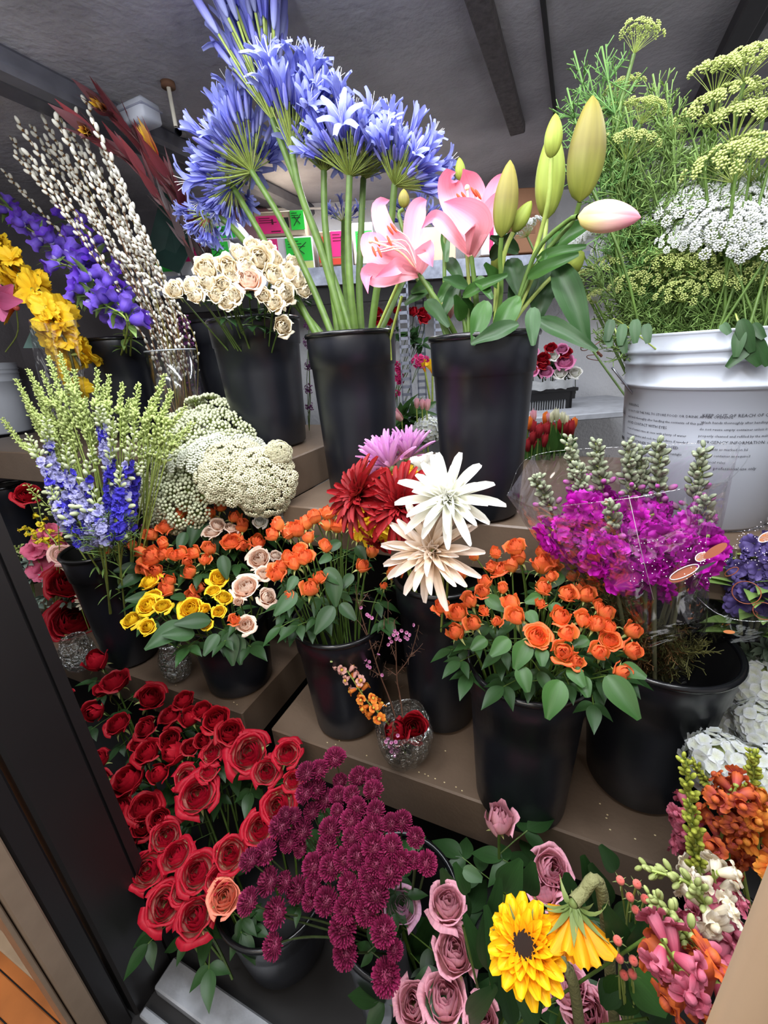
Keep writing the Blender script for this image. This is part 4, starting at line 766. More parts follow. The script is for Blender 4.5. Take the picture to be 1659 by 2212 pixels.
lily((905, 592, 990, 735), [
    ([(880, 545, -.02), (835, 500, -.03), (818, 445, .0), (842, 432, .05)], 1.0, None), ([(890, 540, .02), (895, 480, .03), (905, 445, .04), (922, 432, .06)], 1.15, None),
    ([(860, 565, -.03), (825, 555, -.05), (800, 520, -.04), (800, 500, -.02)], 1.55, None), ([(870, 590, -.04), (820, 597, -.06), (792, 590, -.07), (795, 635, -.09)], 1.1, None),
    ([(915, 560, -.04), (918, 540, -.05), (925, 555, -.06), (935, 577, -.06)], 1.0, None), ([(865, 575, -.05), (850, 580, -.07), (810, 600, -.08)], .8, None)],
    yl, 'pink lily wide open to the left with orange anthers', [[(870, 530, -.04), (815, 522, -.07)], [(870, 535, -.05), (808, 543, -.08)], [(875, 540, -.05), (820, 545, -.08)], [(880, 525, -.03), (841, 520, -.06)], [(880, 520, -.02), (843, 497, -.03)], [(885, 520, -.02), (850, 492, -.04)]], [(865, 545, -.05), (800, 520, -.08)], W=.021)
lily((1018, 553, 1030, 735), [
    ([(1000, 490, .03), (978, 430, .06), (968, 385, .05), (985, 372, .03)], 1.35, None), ([(1020, 490, .05), (1022, 430, .08), (1008, 385, .07), (1000, 364, .05)], 1.4, None),
    ([(1045, 490, .0), (1062, 440, .01), (1075, 400, .02), (1092, 372, .03)], 1.1, None), ([(1030, 500, -.04), (1028, 480, -.05), (995, 455, -.05), (958, 436, -.04)], 1.5, None),
    ([(985, 515, -.03), (960, 485, -.03), (935, 468, -.02), (910, 495, -.02)], .75, None), ([(1040, 500, -.04), (1052, 470, -.03), (1066, 440, -.02), (1080, 410, .0)], .9, None)],
    YLY - .01, 'upright pink lily with cupped petals, right of the open one', [[(1010, 480, 0), (1003, 425, -.01)], [(1020, 480, 0), (1015, 438, -.02)], [(1030, 480, 0), (1033, 420, -.01)], [(1015, 480, .01), (993, 428, .0)], [(1030, 480, .01), (1024, 415, .0)]], [(1014, 480, -.01), (1009, 405, -.02)], W=.022)
def lbud(bx, by, tx, ty, w, y, mat, label, stem, name='lily_bud'):
    B, Tp = onY(bx, by, y), onY(tx, ty, y + U(-.01, .01)); L = np.linalg.norm(Tp - B); W_ = w * mpp(B); t = thing(name, onY(*stem[-1]), label, 'lily bud'); M = frame(Tp - B, B)
    g = G(); sheet(g, lambda s, q: (W_ * (np.sin(PI * np.clip(q, 0, 1) ** .82) ** .7 * (1 + .17 * np.abs(np.cos(1.5 * PI * s)) - .08) + .06) * np.cos(PI * s), W_ * (np.sin(PI * np.clip(q, 0, 1) ** .82) ** .7 * (1 + .17 * np.abs(np.cos(1.5 * PI * s)) - .08) + .06) * np.sin(PI * s), L * q), 24, 14, 0, M); part('bud', g, mat, t)
    g = G(); pts = smooth([onY(*s) for s in stem[::-1]] + [B], 12); tube(g, pts, .0042, 7); part('stem', g, STEMG if mat is not P_LBY else STEML, t); return t
yb = YLY
lbud(872, 450, 872, 408, 11, yb, P_LB, 'small olive lily bud above the left open lily', [(865, 480, yb), (930, 650, yb), (975, 735, yb)])
lbud(826, 488, 812, 462, 9, yb, P_LB, 'tiny olive lily bud left of the open lily', [(850, 520, yb), (930, 650, yb), (978, 735, yb)])
lbud(995, 392, 992, 340, 10, yb + .08, P_LBY, 'yellow green lily bud tip showing above the upright lily', [(1000, 430, yb + .09), (1012, 600, yb + .05), (1015, 735, yb)])
lbud(1083, 513, 1102, 346, 23, yb - .05, P_LB, 'long bronze green lily bud touching the upright pink lily', [(1080, 560, yb - .04), (1082, 640, yb - .02), (1062, 735, yb)])
lbud(1108, 502, 1148, 434, 15, yb - .02, P_LBY, 'small yellow green lily bud right of the bronze one', [(1092, 540, yb - .02), (1080, 600, yb - .01), (1065, 735, yb)])
lbud(1190, 342, 1200, 245, 17, yb - .03, P_LBY, 'slim green lily bud standing highest in the middle', [(1185, 430, yb - .02), (1160, 530, yb), (1120, 650, yb), (1085, 735, yb)])
lbud(1180, 475, 1195, 275, 27, yb + .05, P_LBY, 'large pale green lily bud behind the slim high one', [(1175, 520, yb + .04), (1150, 600, yb + .02), (1090, 735, yb)])
lbud(1252, 437, 1280, 207, 34, yb - .02, P_LB, 'largest lily bud, golden green and tall at the right', [(1235, 480, yb - .01), (1165, 560, yb), (1120, 650, yb), (1090, 735, yb)])
lbud(1248, 468, 1384, 470, 27, yb - .05, P_LBP, 'pale pink lily bud lying sideways to the right', [(1225, 478, yb - .03), (1160, 540, yb - .01), (1118, 650, yb), (1088, 735, yb)])
lbud(1215, 585, 1262, 545, 22, yb + .07, P_LBY, 'pale green lily bud half hidden behind the lily leaves', [(1180, 610, yb + .05), (1120, 680, yb + .02), (1090, 735, yb)])
lbud(1072, 600, 1080, 520, 14, yb + .08, P_LBY, 'pale green lily bud low behind the bronze one', [(1070, 640, yb + .06), (1068, 735, yb)])
lbud(962, 645, 968, 692, 18, yb + .07, P_LBP, 'drooping dusky pink lily bud behind the stems', [(975, 620, yb + .06), (1000, 680, yb + .03), (1005, 735, yb)])
t = thing('lily_foliage', onY(1040, 735, YLY), 'long green lily leaves spilling out of the lily bucket', 'lily leaves')
LLV = [(1120,640,1060,742,26,-.06,LEAFB),(1200,565,1275,745,34,-.03,LEAFG),(1160,690,1290,750,20,-.05,LEAFG),(1150,665,1152,742,16,-.08,LEAFG),(1050,650,1022,742,24,-.09,LEAFB),(1120,700,1018,738,20,-.10,LEAFG),(1180,540,1285,470,26,.05,LEAFB),(1140,600,1245,545,16,-.03,LEAFB),(1160,560,1262,528,12,-.02,LEAFB),(1000,640,1090,590,14,-.05,LEAFB),(990,610,952,690,13,-.03,LEAFG),(985,600,940,660,14,-.02,LEAFB),(930,615,890,630,16,-.02,LEAFB),(930,620,875,655,12,-.03,LEAFG),(920,650,968,700,16,-.06,LEAFG),(1000,690,985,640,16,-.03,LEAFB),(1025,700,1003,640,14,.0,LEAFB),(1100,560,1125,640,24,.03,LEAFG),(1150,570,1100,690,34,.04,LEAFG),(1180,575,1160,700,34,.05,LEAFG),(1120,545,1062,510,16,.03,LEAFG),(1060,560,1110,500,14,.02,LEAFG),(965,560,1000,610,14,.01,LEAFG),(960,500,965,560,8,.0,LEAFB),(1010,620,960,600,14,-.04,LEAFG),(1080,620,1050,570,14,-.02,LEAFB),(1205,500,1180,560,10,.0,LEAFB),(1250,560,1180,650,22,.06,LEAFG),(1075,700,1105,650,22,-.01,LEAFG),(1030,600,1062,640,10,-.05,LEAFB)]
for (x0, y0, x1, y1, w, dy, m) in LLV:
    A, B = onY(x0, y0, YLY + dy + .02), onY(x1, y1, YLY + dy - .02); v = B - A; L = np.linalg.norm(v); g = G(); leaf_g(g, basis(v, nrm(toward(A) + (0, 0, .5)), A, 1), L, w * mpp(A) * .74, .10, .45, 0, wav=.15); part('leaf', g, m, t)
g = G()
for (x0, y0, x1, y1) in [(930, 620, 965, 735), (985, 600, 1010, 735), (1010, 620, 1012, 735), (1140, 600, 1085, 735), (960, 500, 960, 640)]: tube(g, [onY(x1, y1, YLY), onY((x0 + x1) / 2, (y0 + y1) / 2, YLY), onY(x0, y0, YLY + .01)], .004, 7)
part('stems', g, STEMG, t)
# ------------------------------------------------------------------ pussy willow in a clear cylinder
vb = onZ(412, 952, ZT); VR, VH = .088, .335
t = thing('glass_cylinder_vase', vb, 'clear cylinder vase of pussy willow on the highest shelf', 'vase'); M = T(vb)
CLR = film('clear_acrylic', '#cfd6dc', .07, .55, 6, .1)
g = G(); lathe(g, [(0, .006), (VR - .004, .006), (VR, .01), (VR, VH * .5), (VR, VH), (VR - .003, VH), (VR - .004, .012)], 48, 0, M); part('cylinder', g, CLR, t)
g = G(); lathe(g, [(VR - .004, VH - .002), (VR + .001, VH + .001), (VR + .001, VH - .003), (VR - .004, VH - .003)], 48, 0, M); part('lip', g, plain('clear_rim', '#aab0b6', .2), t)
CATK = G(); ellips(CATK, (0, 0, .45), (.30, .30, .55), 9, 7); ellips(CATK, (0, 0, 0), (.2, .2, .2), 7, 4, 1); CATM = mesh('catkin', CATK, [P_CK, plain('catkin_scale', '#6a4a22', .5)])
WB = plain('willow_bark', '#6b4a2c', .55, noise=.35, nscale=60)
ends = [(68,88),(5,268),(38,262),(66,270),(90,252),(118,255),(140,222),(160,238),(185,215),(8,370),(30,330),(100,300),(150,280),(200,262),(215,300),(235,330),(250,370),(262,410),(282,450),(300,520),(310,560),(60,330),(128,320),(178,330),(205,380),(228,430),(270,500),(318,610),(95,370),(150,400),(190,450),(240,480),(255,545)]
for i, (ex, ey) in enumerate(ends):
    E_ = onY(ex, ey, 1.12 + .08 * math.sin(i * 2.3)); f = (i % 7) / 6 - .5; a = i * 2.4; base = vb + np.array([.045 * math.cos(a), .045 * math.sin(a), .015]); mid = onY(350 + (ex - 160) * .30 + 50 * f, 715, vb[1] + .02 + .05 * math.sin(a)); mid2 = (np.array(mid) * .45 + E_ * .55) + np.array([.01, 0, .02])
    mid = np.array([np.clip(mid[0], vb[0] - .07, vb[0] + .07), np.clip(mid[1], vb[1] - .06, vb[1] + .06), vb[2] + VH])
    pts = smooth([base, mid, mid2, E_], 40); tt = thing('willow_branch', base); g = G(); tube(g, pts, np.linspace(.0026, .0009, 40), 5); part('twig', g, WB if i % 3 else plain('willow_bark_olive', '#7c7034', .55), tt)
    nk = int(np.linalg.norm(E_ - base) / .024); sz0 = .0158
    for k in range(nk):
        u = .22 + .78 * (k + .5) / nk; q = pts[min(38, int(u * 39))]; q2 = pts[min(39, int(u * 39) + 1)]; dr = nrm(q2 - q); sd = nrm(np.cross(dr, [math.cos(k * 2.4), math.sin(k * 2.4), .3])); frac = q * (1 - (u * 39 % 1)) + q2 * (u * 39 % 1)
        inst('catkin', CATM, tt, frame(nrm(dr + sd * .45), frac + sd * .002, sz0 * (.62 + .5 * u) * U(.8, 1.15) * 1.12, U(0, 6)))
    x, y = ex, ey; FL.setdefault('wil', []).append((tt, ex, ey, None)); tt['category'] = 'willow branch'
FL['wil'][0][0]['label'] = 'tallest pussy willow branch, standing alone above the others'
rows(FL['wil'], 'pussy willow branch with its tip', 'the willow vase', 'pussy willow branches', 6)
FL['wil'][0][0]['label'] = 'tallest pussy willow branch, its bare tip standing alone above the others'
# ------------------------------------------------------------------ leucadendron
YLE = BK['leuc'][1]
def leuca(pts_px, label, w, tip):
    P = [onY(x, y, YLE - .10 + d - .38 * k / len(pts_px)) for k, (x, y, d) in enumerate(pts_px)]; C = smooth(P, 30); t = thing('leucadendron_stem', C[0], label, 'leucadendron'); g = G(); tube(g, C, np.linspace(.005, .0035, 30), 7); part('stem', g, plain('red_bark', '#5a3030', .6), t)
    for i in range(24):
        u = .12 + .80 * i / 24; k = int(u * 29); q = C[k]; dr = nrm(C[min(29, k + 1)] - C[max(0, k - 1)]); a = i * 2.4; S1 = frame(dr)[:3, :3]; sd = S1 @ np.array([math.cos(a), math.sin(a), 0]); L = w * (.85 + .4 * u); g = G()
        leaf_g(g, basis(nrm(dr + sd * .20), sd + .001, q, L), 1, .125, -.10, .25); part('leaf', g, P_LD if u > .4 else plain('leaf_grey_purple', '#5a4a4c', .6), t)
    dr = nrm(C[-1] - C[-4])
    for i in range(9):
        a = i * 2.4; S1 = frame(dr)[:3, :3]; sd = S1 @ np.array([math.cos(a), math.sin(a), 0]); g = G(); leaf_g(g, basis(nrm(dr + sd * (.05 + .012 * i)), sd, C[-2], w * (.95 if i > 4 else .8)), 1, .10, -.04, .4); part('bract', g, (P_LDT if i % 2 else petal('bract_gold', '#b8862e', '#e0b83c')) if i < 6 else P_LD, t, )
    return t
leuca([(452, 640, 0), (420, 560, -.02), (360, 455, -.03), (300, 365, -.03), (215, 300, -.02), (190, 285, -.02)], 'lower dark red leucadendron stem with a gold tip', .10, 0)
leuca([(460, 640, .02), (430, 540, .03), (370, 430, .03), (315, 330, .03), (255, 260, .03), (225, 235, .03)], 'upper dark red leucadendron stem, its tip by the junction box', .10, 0)
leuca([(470, 640, .04), (450, 560, .05), (420, 490, .05), (390, 430, .05), (335, 330, .05)], 'short dark brown leucadendron stem behind the other two', .10, 0)
# ------------------------------------------------------------------ spikes (larkspur, stock, snapdragon, bellflower, gladiolus)
BUDM = {}
def budmesh(key, m, rx=.32, l=1., m2=None):
    if key not in BUDM:
        g = G(); ellips(g, (0, 0, l * .55), (rx, rx, l * .5), 8, 6); tube(g, [(0, 0, -.3), (0, 0, .1)], [.06, .12], 5, 1); BUDM[key] = mesh('bud', g, [m, m2 or STEML])
    return BUDM[key]
def spike(name, cat, label, pts, y, zones, step, stemr=.003, smat=STEML, base=None, leafy=None, grp=None, y1=None, ang0=0.):
    """pts: pixels from the foot to the tip; zones: [(from, to, mesh list, size, lean)] along the stem"""
    y1 = y if y1 is None else y1; n = len(pts); P = [onY(a, b, y + (y1 - y) * i / (n - 1)) for i, (a, b) in enumerate(pts)]; Lf = np.linalg.norm(P[-1] - P[0])
    foot = np.array(base) if base is not None else P[0]; C = smooth(([foot] if base is not None else []) + P, 50); t = thing(name, C[0], label, cat, grp); g = G(); tube(g, C, np.linspace(stemr, stemr * .45, 50), 6)
    k0 = int(np.argmin(np.linalg.norm(C - P[0], axis=1))); cnt = max(6, int(Lf / step)); part('stem', g, smat, t)
    for i in range(cnt):
        u = (i + .5) / cnt; k = k0 + u * (49 - k0); k_ = min(48, int(k)); q = C[k_] + (C[k_ + 1] - C[k_]) * (k - k_); dr = nrm(C[min(49, k_ + 2)] - C[max(0, k_ - 2)]); S1 = frame(dr)[:3, :3]; a = ang0 + i * 2.4 + U(-.3, .3); sd = S1 @ np.array([math.cos(a), math.sin(a), 0])
        for (u0, u1, nm, ms, s0, s1, lean, off) in zones:
            if u0 <= u < u1:
                f = (u - u0) / (u1 - u0 + 1e-6); s = (s0 + (s1 - s0) * f) * U(.85, 1.15); dd = nrm(dr * (1 - lean) + sd * lean + RNG.normal(0, .06, 3)); inst(nm, ms[RNG.randint(len(ms))], t, frame(dd, q + sd * off * s, s, U(0, 6)))
    if leafy:
        g = G()
        for i in range(leafy[0]):
            k = int(k0 * .3 + (49 - k0 * .3) * U(0, leafy[3])); a = U(0, 6.3); S1 = frame(nrm(C[min(49, k + 1)] - C[max(0, k - 1)]))[:3, :3]; sd = S1 @ np.array([math.cos(a), math.sin(a), .6]); leaf_g(g, basis(sd, (0, 0, 1), C[k], leafy[1]), 1, leafy[2], .3, .2)
        part('leaves', g, FRG, t)
    return t
RUF = lambda m, k=3, R=.5, n=7: [mesh('floret', g_ruffle(s, n, R), [m, STEML]) for s in range(k)]
LKB = RUF(P_BL, 3, .48, 5); LKL = RUF(P_LK, 2, .52, 6); GB1 = [budmesh('gb', P_GB, .27)]
_w = G()
for _k in range(3): _e = G(); ellips(_e, (0, 0, .62), (.24, .24, .42), 7, 5); tube(_e, [(0, 0, 0), (0, 0, .3)], [.05, .08], 4, 1); _w.merge(_e, frame((.75 * math.cos(_k * 2.1), .75 * math.sin(_k * 2.1), 1.), (0, 0, -.4 + .35 * _k), 1 - .06 * _k))
GBW = [mesh('bud_whorl', _w, [P_GB, STEML])]; YGW = [mesh('bud_whorl', _w, [P_YG, STEML])]; G3W = [mesh('bud_whorl', _w, [petal('snap_green', '#8c9a52', '#b4be7c'), STEML])]; STW = [mesh('bud_whorl', _w, [petal('stock_bud_grey', '#66705a', '#939a80', trans=.1), STEML])]; GB2 = [budmesh('gbl', petal('green_white_bud', '#b9c690', '#dde2c0'), .28)]
bl_ = BK['lark']; YK = bl_[1]
def lkbase(i): a = i * 2.4; return np.array([bl_[0] + .045 * math.cos(a), bl_[1] + .045 * math.sin(a), ZL + .1])
LK = [([(150,1150),(105,1030),(60,940)], -.05,'lilac'),([(205,1170),(160,1060),(140,960)], -.08,'violet'),([(215,1175),(185,1080),(200,965)], -.10,'lilac'),([(240,1165),(235,1060),(245,900)], -.04,'blue'),([(265,1160),(270,1050),(290,930)], -.06,'blue'),([(255,1170),(255,1090),(262,1010)], -.10,'deep'),([(180,1180),(140,1110),(105,1050)], -.10,'violet'),([(225,1180),(215,1120),(195,1050)], -.12,'lilac'),([(280,1150),(290,1050),(300,1000)], -.02,'deep'),([(160,1100),(110,990),(100,905)], 0.,'lilac'),([(250,1110),(225,960),(215,880)], .02,'lilac')]
for i, (pts, dy, c) in enumerate(LK):
    fl = {'lilac': LKL * 2 + LKB[:1] + GB2, 'violet': LKB[:2] + LKL + GB2, 'blue': LKB * 2 + LKL + GB2, 'deep': LKB}[c]
    t = spike('larkspur', 'larkspur', None, pts, YK + dy, [(0, .72, 'floret', fl, .024, .018, .8, .25), (.72, 1.01, 'bud', GB2, .019, .009, .5, .3)], .0052, .0028, base=lkbase(i), y1=YK + dy * .5, leafy=(9, .05, .06, .4)); FL.setdefault('lk', []).append((t, pts[-1][0], pts[-1][1], {'lilac': 'pale lilac larkspur spike', 'violet': 'violet larkspur spike', 'blue': 'blue larkspur spike', 'deep': 'deep blue larkspur spike'}[c]))
rows(FL['lk'], 'larkspur', 'the larkspur bucket', 'larkspur spikes', 4)
GS = [(35,820,120,960),(75,835,140,980),(60,800,150,930),(105,770,160,920),(130,765,175,900),(160,800,190,930),(210,800,215,930),(235,810,240,930),(265,830,260,940),(300,830,290,950),(355,810,320,950),(372,850,330,960),(400,880,345,960),(330,860,310,960),(185,860,200,960),(120,850,160,990),(145,900,175,1010),(90,900,130,1000),(270,880,265,970),(5,905,95,1010),(395,930,350,980),(225,870,230,960)]
GS += [(a + 14 * (-1) ** k, b + 34, c + 10, d + 45) for k, (a, b, c, d) in enumerate(GS[:16])]
for i, (tx, ty, bx, by) in enumerate(GS):
    t = spike('green_larkspur_spike', 'larkspur', None, [(bx, by), ((tx + bx) / 2 - 4, (ty + by) / 2), (tx, ty)], YK + .04, [(0, 1.01, 'bud_whorl', GBW, .0165, .0095, .25, .25)], .0048, .0022, base=np.array([bl_[0] + .05 * math.cos(i * 2), bl_[1] + .03 + .04 * math.sin(i * 2), ZL + .15]), y1=YK + .10); FL.setdefault('gs', []).append((t, tx, ty, None))
rows(FL['gs'], 'green budded larkspur spike', 'the green spikes', 'green budded larkspur spikes', 6)
# ferny green at the rim
def fern(name, label, base, tips, n=26, L=.028, r=.0011, m=FRG, cat='greenery', hair=.0006):
    t = thing(name, base, label, cat); g = G()
    for tp in tips:
        C = bez(base, (np.array(base) * .5 + np.array(tp) * .5) + RNG.normal(0, .01, 3), tp, 12); tube(g, C, r, 4)
        for i in range(n):
            k = int(3 + 8 * i / n); q = C[k]; dr = nrm(C[k + 0] - C[k - 1]); dd = nrm(dr + RNG.normal(0, .9, 3)); l = L * U(.6, 1.2); e = q + dd * l; tube(g, [q, e], hair, 3)
            for j in range(4): e2 = q + dd * l * (.35 + .18 * j); tube(g, [e2, e2 + nrm(dd + RNG.normal(0, .8, 3)) * l * .35], hair * .9, 3)
    part('foliage', g, m, t); return t
fern('larkspur_foliage', 'feathery green larkspur leaves over the rim beside the ammi', np.array([bl_[0] + .02, bl_[1], bl_[2] - .05]), [onY(x, y, YK + d) for x, y, d in ((235,1095,-.1),(270,1110,-.1),(285,1150,-.11),(215,1140,-.12),(250,1150,-.13),(180,1160,-.12),(160,1130,-.08),(300,1120,-.05))], 30, .035)
# ------------------------------------------------------------------ lace flower heads (ammi)
UM = [mesh('umbel', g_umbel(s, 1., 64, 26, .038, 1.2, .3), [AMM, STEML]) for s in range(2)]; UMG = mesh('umbel', g_umbel(5, 1., 90, 28, .032, 1.25, .3), [AMG, STEML]); UMC = [mesh('umbel', g_umbel(s, 1., 90, 28, .037, 1.5, .12), [AMC, STEML]) for s in (7, 8)]
def lace(px, py, y, rad, me, d, base, label, key, name='lace_flower', sr=.0028, desc=None):
    P = onY(px, py, y); s = rad * mpp(P); d = nrm(d); t = thing(name, base, label, 'lace flower'); inst('umbel', me, t, frame(d, P - d * s * .75, s)); g = G(); tube(g, stemline(P - d * s * .75, d, base, .35), sr, 6); part('stem', g, STEMG, t); FL.setdefault(key, []).append((t, px, py, desc)); return t
ob = BK['or2']; yo = ob[1]
lace(385, 985, yo - .12, 128, UMG, (-.15, -.8, .65), bkpt('or2', np.array([ob[0] - .1, ob[1], 0]), .3), 'largest lace flower head, flat and greenish white, above the orange buds', 'am')
lace(510, 990, yo - .18, 76, UMC[0], (.3, -.3, .8), bkpt('or2', np.array([ob[0], ob[1], 0]), .2), 'rounded cream lace flower head against the wide black bucket', 'am')
lace(550, 1045, yo - .22, 68, UMC[1], (.2, -.9, .2), bkpt('or2', np.array([ob[0], ob[1], 0]), .1), 'cream lace flower head facing the viewer, just above the small white roses', 'am')
lace(335, 1062, yo - .16, 74, UMC[0], (-.3, -.8, .3), bkpt('or2', np.array([ob[0] - .1, ob[1], 0]), .2), 'shaded lace flower head low beside the larkspur', 'am')
lace(470, 960, yo - .10, 80, UM[0], (0, -.1, 1), bkpt('or2', np.array([ob[0], ob[1], 0]), .1), 'white lace flower head standing behind the largest one', 'am')
lace(607, 968, yo - .16, 26, UMC[1], (.6, -.2, .7), bkpt('or2', np.array([ob[0], ob[1], 0]), .1), 'tiny lace flower head arching over the shelf edge', 'am')
g = G(); tube(g, smooth([onY(530, 1060, yo - .08), onY(455, 1050, yo - .13), onY(412, 1062, yo - .14), onY(440, 1085, yo - .12)], 12), .004, 7)
# magenta bouvardia bits by the larkspur bucket
ST5 = {'mag': mesh('floret', g_fivestar(), [petal('magenta_small', '#a8408e', '#c860ae'), YC]), 'wax': mesh('floret', g_fivestar(.42, .3), [petal('wax_pink', '#c06aa0', '#dc9ac4'), plain('wax_eye', '#7a2a5a', .5)]), 'statice': mesh('floret', g_fivestar(.45, .22, 4), [petal('statice_purple', '#7a3a78', '#9a5a98'), YC])}
def cluster(name, label, cat, px, py, y, rad, n, me, s, base, d=(0, -.6, .6)):
    P = onY(px, py, y); R = rad * mpp(P); t = thing(name, base, label, cat); g = G(); tube(g, stemline(P - nrm(d) * R * 2, d, base), .0014, 5)
    for i in range(n):
        f = (i + .5) / n; th = 1.3 * math.sqrt(f); a = i * 2.4; dd = frame(d)[:3, :3] @ np.array([math.sin(th) * math.cos(a), math.sin(th) * math.sin(a), math.cos(th)]); q = P - nrm(d) * R * .6 + dd * R; tube(g, [P - nrm(d) * R * 1.8, q], .0007, 4); inst('floret', me, t, frame(nrm(dd + RNG.normal(0, .3, 3)), q, s, U(0, 6)))
    part('stem', g, STEMG, t); return t
cluster('waxflower_sprig', 'small magenta flower cluster above the first orange buds', 'sprig', 343, 1106, yo - .17, 17, 14, ST5['mag'], .0085, np.array([ob[0] - .08, ob[1] - .02, ob[2] - .1]))
cluster('waxflower_sprig', 'small magenta flower cluster beside the rim of the larkspur bucket', 'sprig', 315, 1142, yo - .19, 20, 16, ST5['mag'], .0085, np.array([ob[0] - .08, ob[1] - .03, ob[2] - .1]))
# ------------------------------------------------------------------ spider chrysanthemums
def bigmum(name, px, py, rp, y, m, rings, W, d, label, seed, droop=.3, cup=.5, eye=None, stem=None, L=1.):
    P = onY(px, py, y); s = rp * mpp(P); d = nrm(d); base = bkpt('midR', P, .3, -.16); t = thing(name, base, label, 'chrysanthemum'); g = g_daisy(seed, rings, 1., W, cup, droop); inst('petals', mesh('petals', g, m), t, frame(d, P, s, U(0, 6)))
    g = G(); ellips(g, (0, 0, -.06), (.16, .16, .10), 12, 6); inst('calyx', mesh('calyx', g, CALD), t, frame(d, P, s))
    if eye: g = G(); ellips(g, (0, 0, .05), (.17, .17, .1), 14, 7); inst('eye', mesh('eye', g, eye), t, frame(d, P, s))
    g = G(); tube(g, stemline(P, d, base, .3), .0026, 7); part('stem', g, STEML, t); return t
ym = BK['midR'][1]
RB = [(9, .22, .30), (12, .45, .45), (16, .75, .68), (20, 1.05, .88), (22, 1.35, 1.0)]
bigmum('spider_chrysanthemum', 775, 1070, 78, ym - .18, P_DR, RB, .08, (-.45, -.75, .55), 'dark red chrysanthemum, left of the two open red ones', 3)
bigmum('spider_chrysanthemum', 866, 1092, 84, ym - .20, P_DR, [(10, .2, .3), (14, .45, .45), (18, .75, .7), (22, 1.05, .9), (24, 1.35, 1.0)], .075, (-.05, -.85, .5), 'dark red chrysanthemum touching the pure white one', 4)
bigmum('spider_chrysanthemum', 822, 1165, 46, ym - .14, P_DR, [(10, .7, .7), (16, 1.2, 1.)], .12, (-.2, -.4, -.6), 'dark red chrysanthemum underside hanging below the other reds', 5)
bigmum('spider_chrysanthemum', 815, 1115, 62, ym - .11, P_YE, RB, .13, (-.2, -.8, .5), 'yellow chrysanthemum squeezed between the two red ones', 6)
bigmum('spider_chrysanthemum', 872, 1040, 52, ym - .05, P_YE, RB[2:], .13, (0, -.1, 1), 'yellow chrysanthemum peeping over the top of the reds', 7)
bigmum('spider_chrysanthemum', 968, 1078, 98, ym - .24, P_WH, [(7, .15, .22), (8, .4, .34), (9, .7, .58), (11, 1.0, .84), (13, 1.3, 1.0)], .085, (.15, -.80, .60), 'pure white spider chrysanthemum, above the cream one', 8, .25, .9)
bigmum('spider_chrysanthemum', 935, 1190, 106, ym - .26, P_CW, [(7, .15, .22), (8, .4, .36), (10, .7, .58), (13, 1.0, .82), (15, 1.35, 1.0)], .075, (.0, -.85, .5), 'cream white spider chrysanthemum, lowest of the bunch', 9, .25, .9)
bigmum('spider_chrysanthemum', 918, 1020, 46, ym - .10, P_WH, [(8, .3, .7), (12, .7, 1.)], .15, (-.2, .1, 1), 'small white chrysanthemum seen from the side behind the pure white one', 10, .1, .8)
CPL = [(10, .10, .9), (14, .35, .98), (16, .62, 1.0), (6, 1.15, .95)]
bigmum('lilac_chrysanthemum', 842, 1008, 78, ym - .06, P_LI, CPL, .055, (-.30, -.15, .95), 'lilac chrysanthemum seen from the side, the left one', 11, .05, .6)
bigmum('lilac_chrysanthemum', 882, 988, 66, ym - .02, P_LI, CPL, .052, (.05, -.12, 1), 'lilac chrysanthemum seen from the side, the right one', 12, .05, .6)
bigmum('lilac_chrysanthemum', 810, 1032, 34, ym - .06, P_LI, CPL, .1, (-.3, -.3, .9), 'small lilac chrysanthemum almost hidden behind the left red one', 13, .05, .6)
# ------------------------------------------------------------------ magenta stock in a cellophane sleeve
bd = BK['dark']; yd = bd[1]
MG = RUF(P_MG, 4, .52, 8); SBD = [budmesh('sb', petal('stock_bud', '#5a644a', '#8b946f', trans=.1), .30, 1., plain('stock_stem', '#7a7c5c', .6))]; SBP = [budmesh('sbp', petal('stock_pink_bud', '#8a8478', '#b850a8'), .32, 1.)]
STK = plain('stock_stem', '#7a7c5c', .6)
SK = [((1330,1250),(1260,1130),(1160,1030),.0,-.08),((1340,1260),(1270,1120),(1248,1010),.02,-.06),((1350,1240),(1300,1080),(1230,950),.03,.0),((1360,1230),(1330,1060),(1288,955),.03,.0),((1370,1240),(1365,1060),(1358,960),.02,.0),((1380,1230),(1400,1060),(1385,975),.03,.02),((1400,1240),(1430,1060),(1425,960),.02,.0),((1420,1230),(1490,1070),(1515,975),.02,.0),((1370,1260),(1330,1190),(1318,1090),-.08,-.12),((1400,1270),(1470,1170),(1525,1080),.0,-.04),((1350,1300),(1250,1220),(1185,1140),-.06,-.1),((1370,1310),(1330,1240),(1290,1170),-.12,-.14),((1400,1310),(1410,1220),(1430,1150),-.12,-.12),((1420,1310),(1490,1230),(1530,1160),-.08,-.08),((1380,1290),(1380,1160),(1400,1100),-.08,-.08),((1450,1290),(1480,1150),(1500,1110),-.04,-.02),((1360,1270),(1290,1140),(1260,1080),-.05,-.08)]
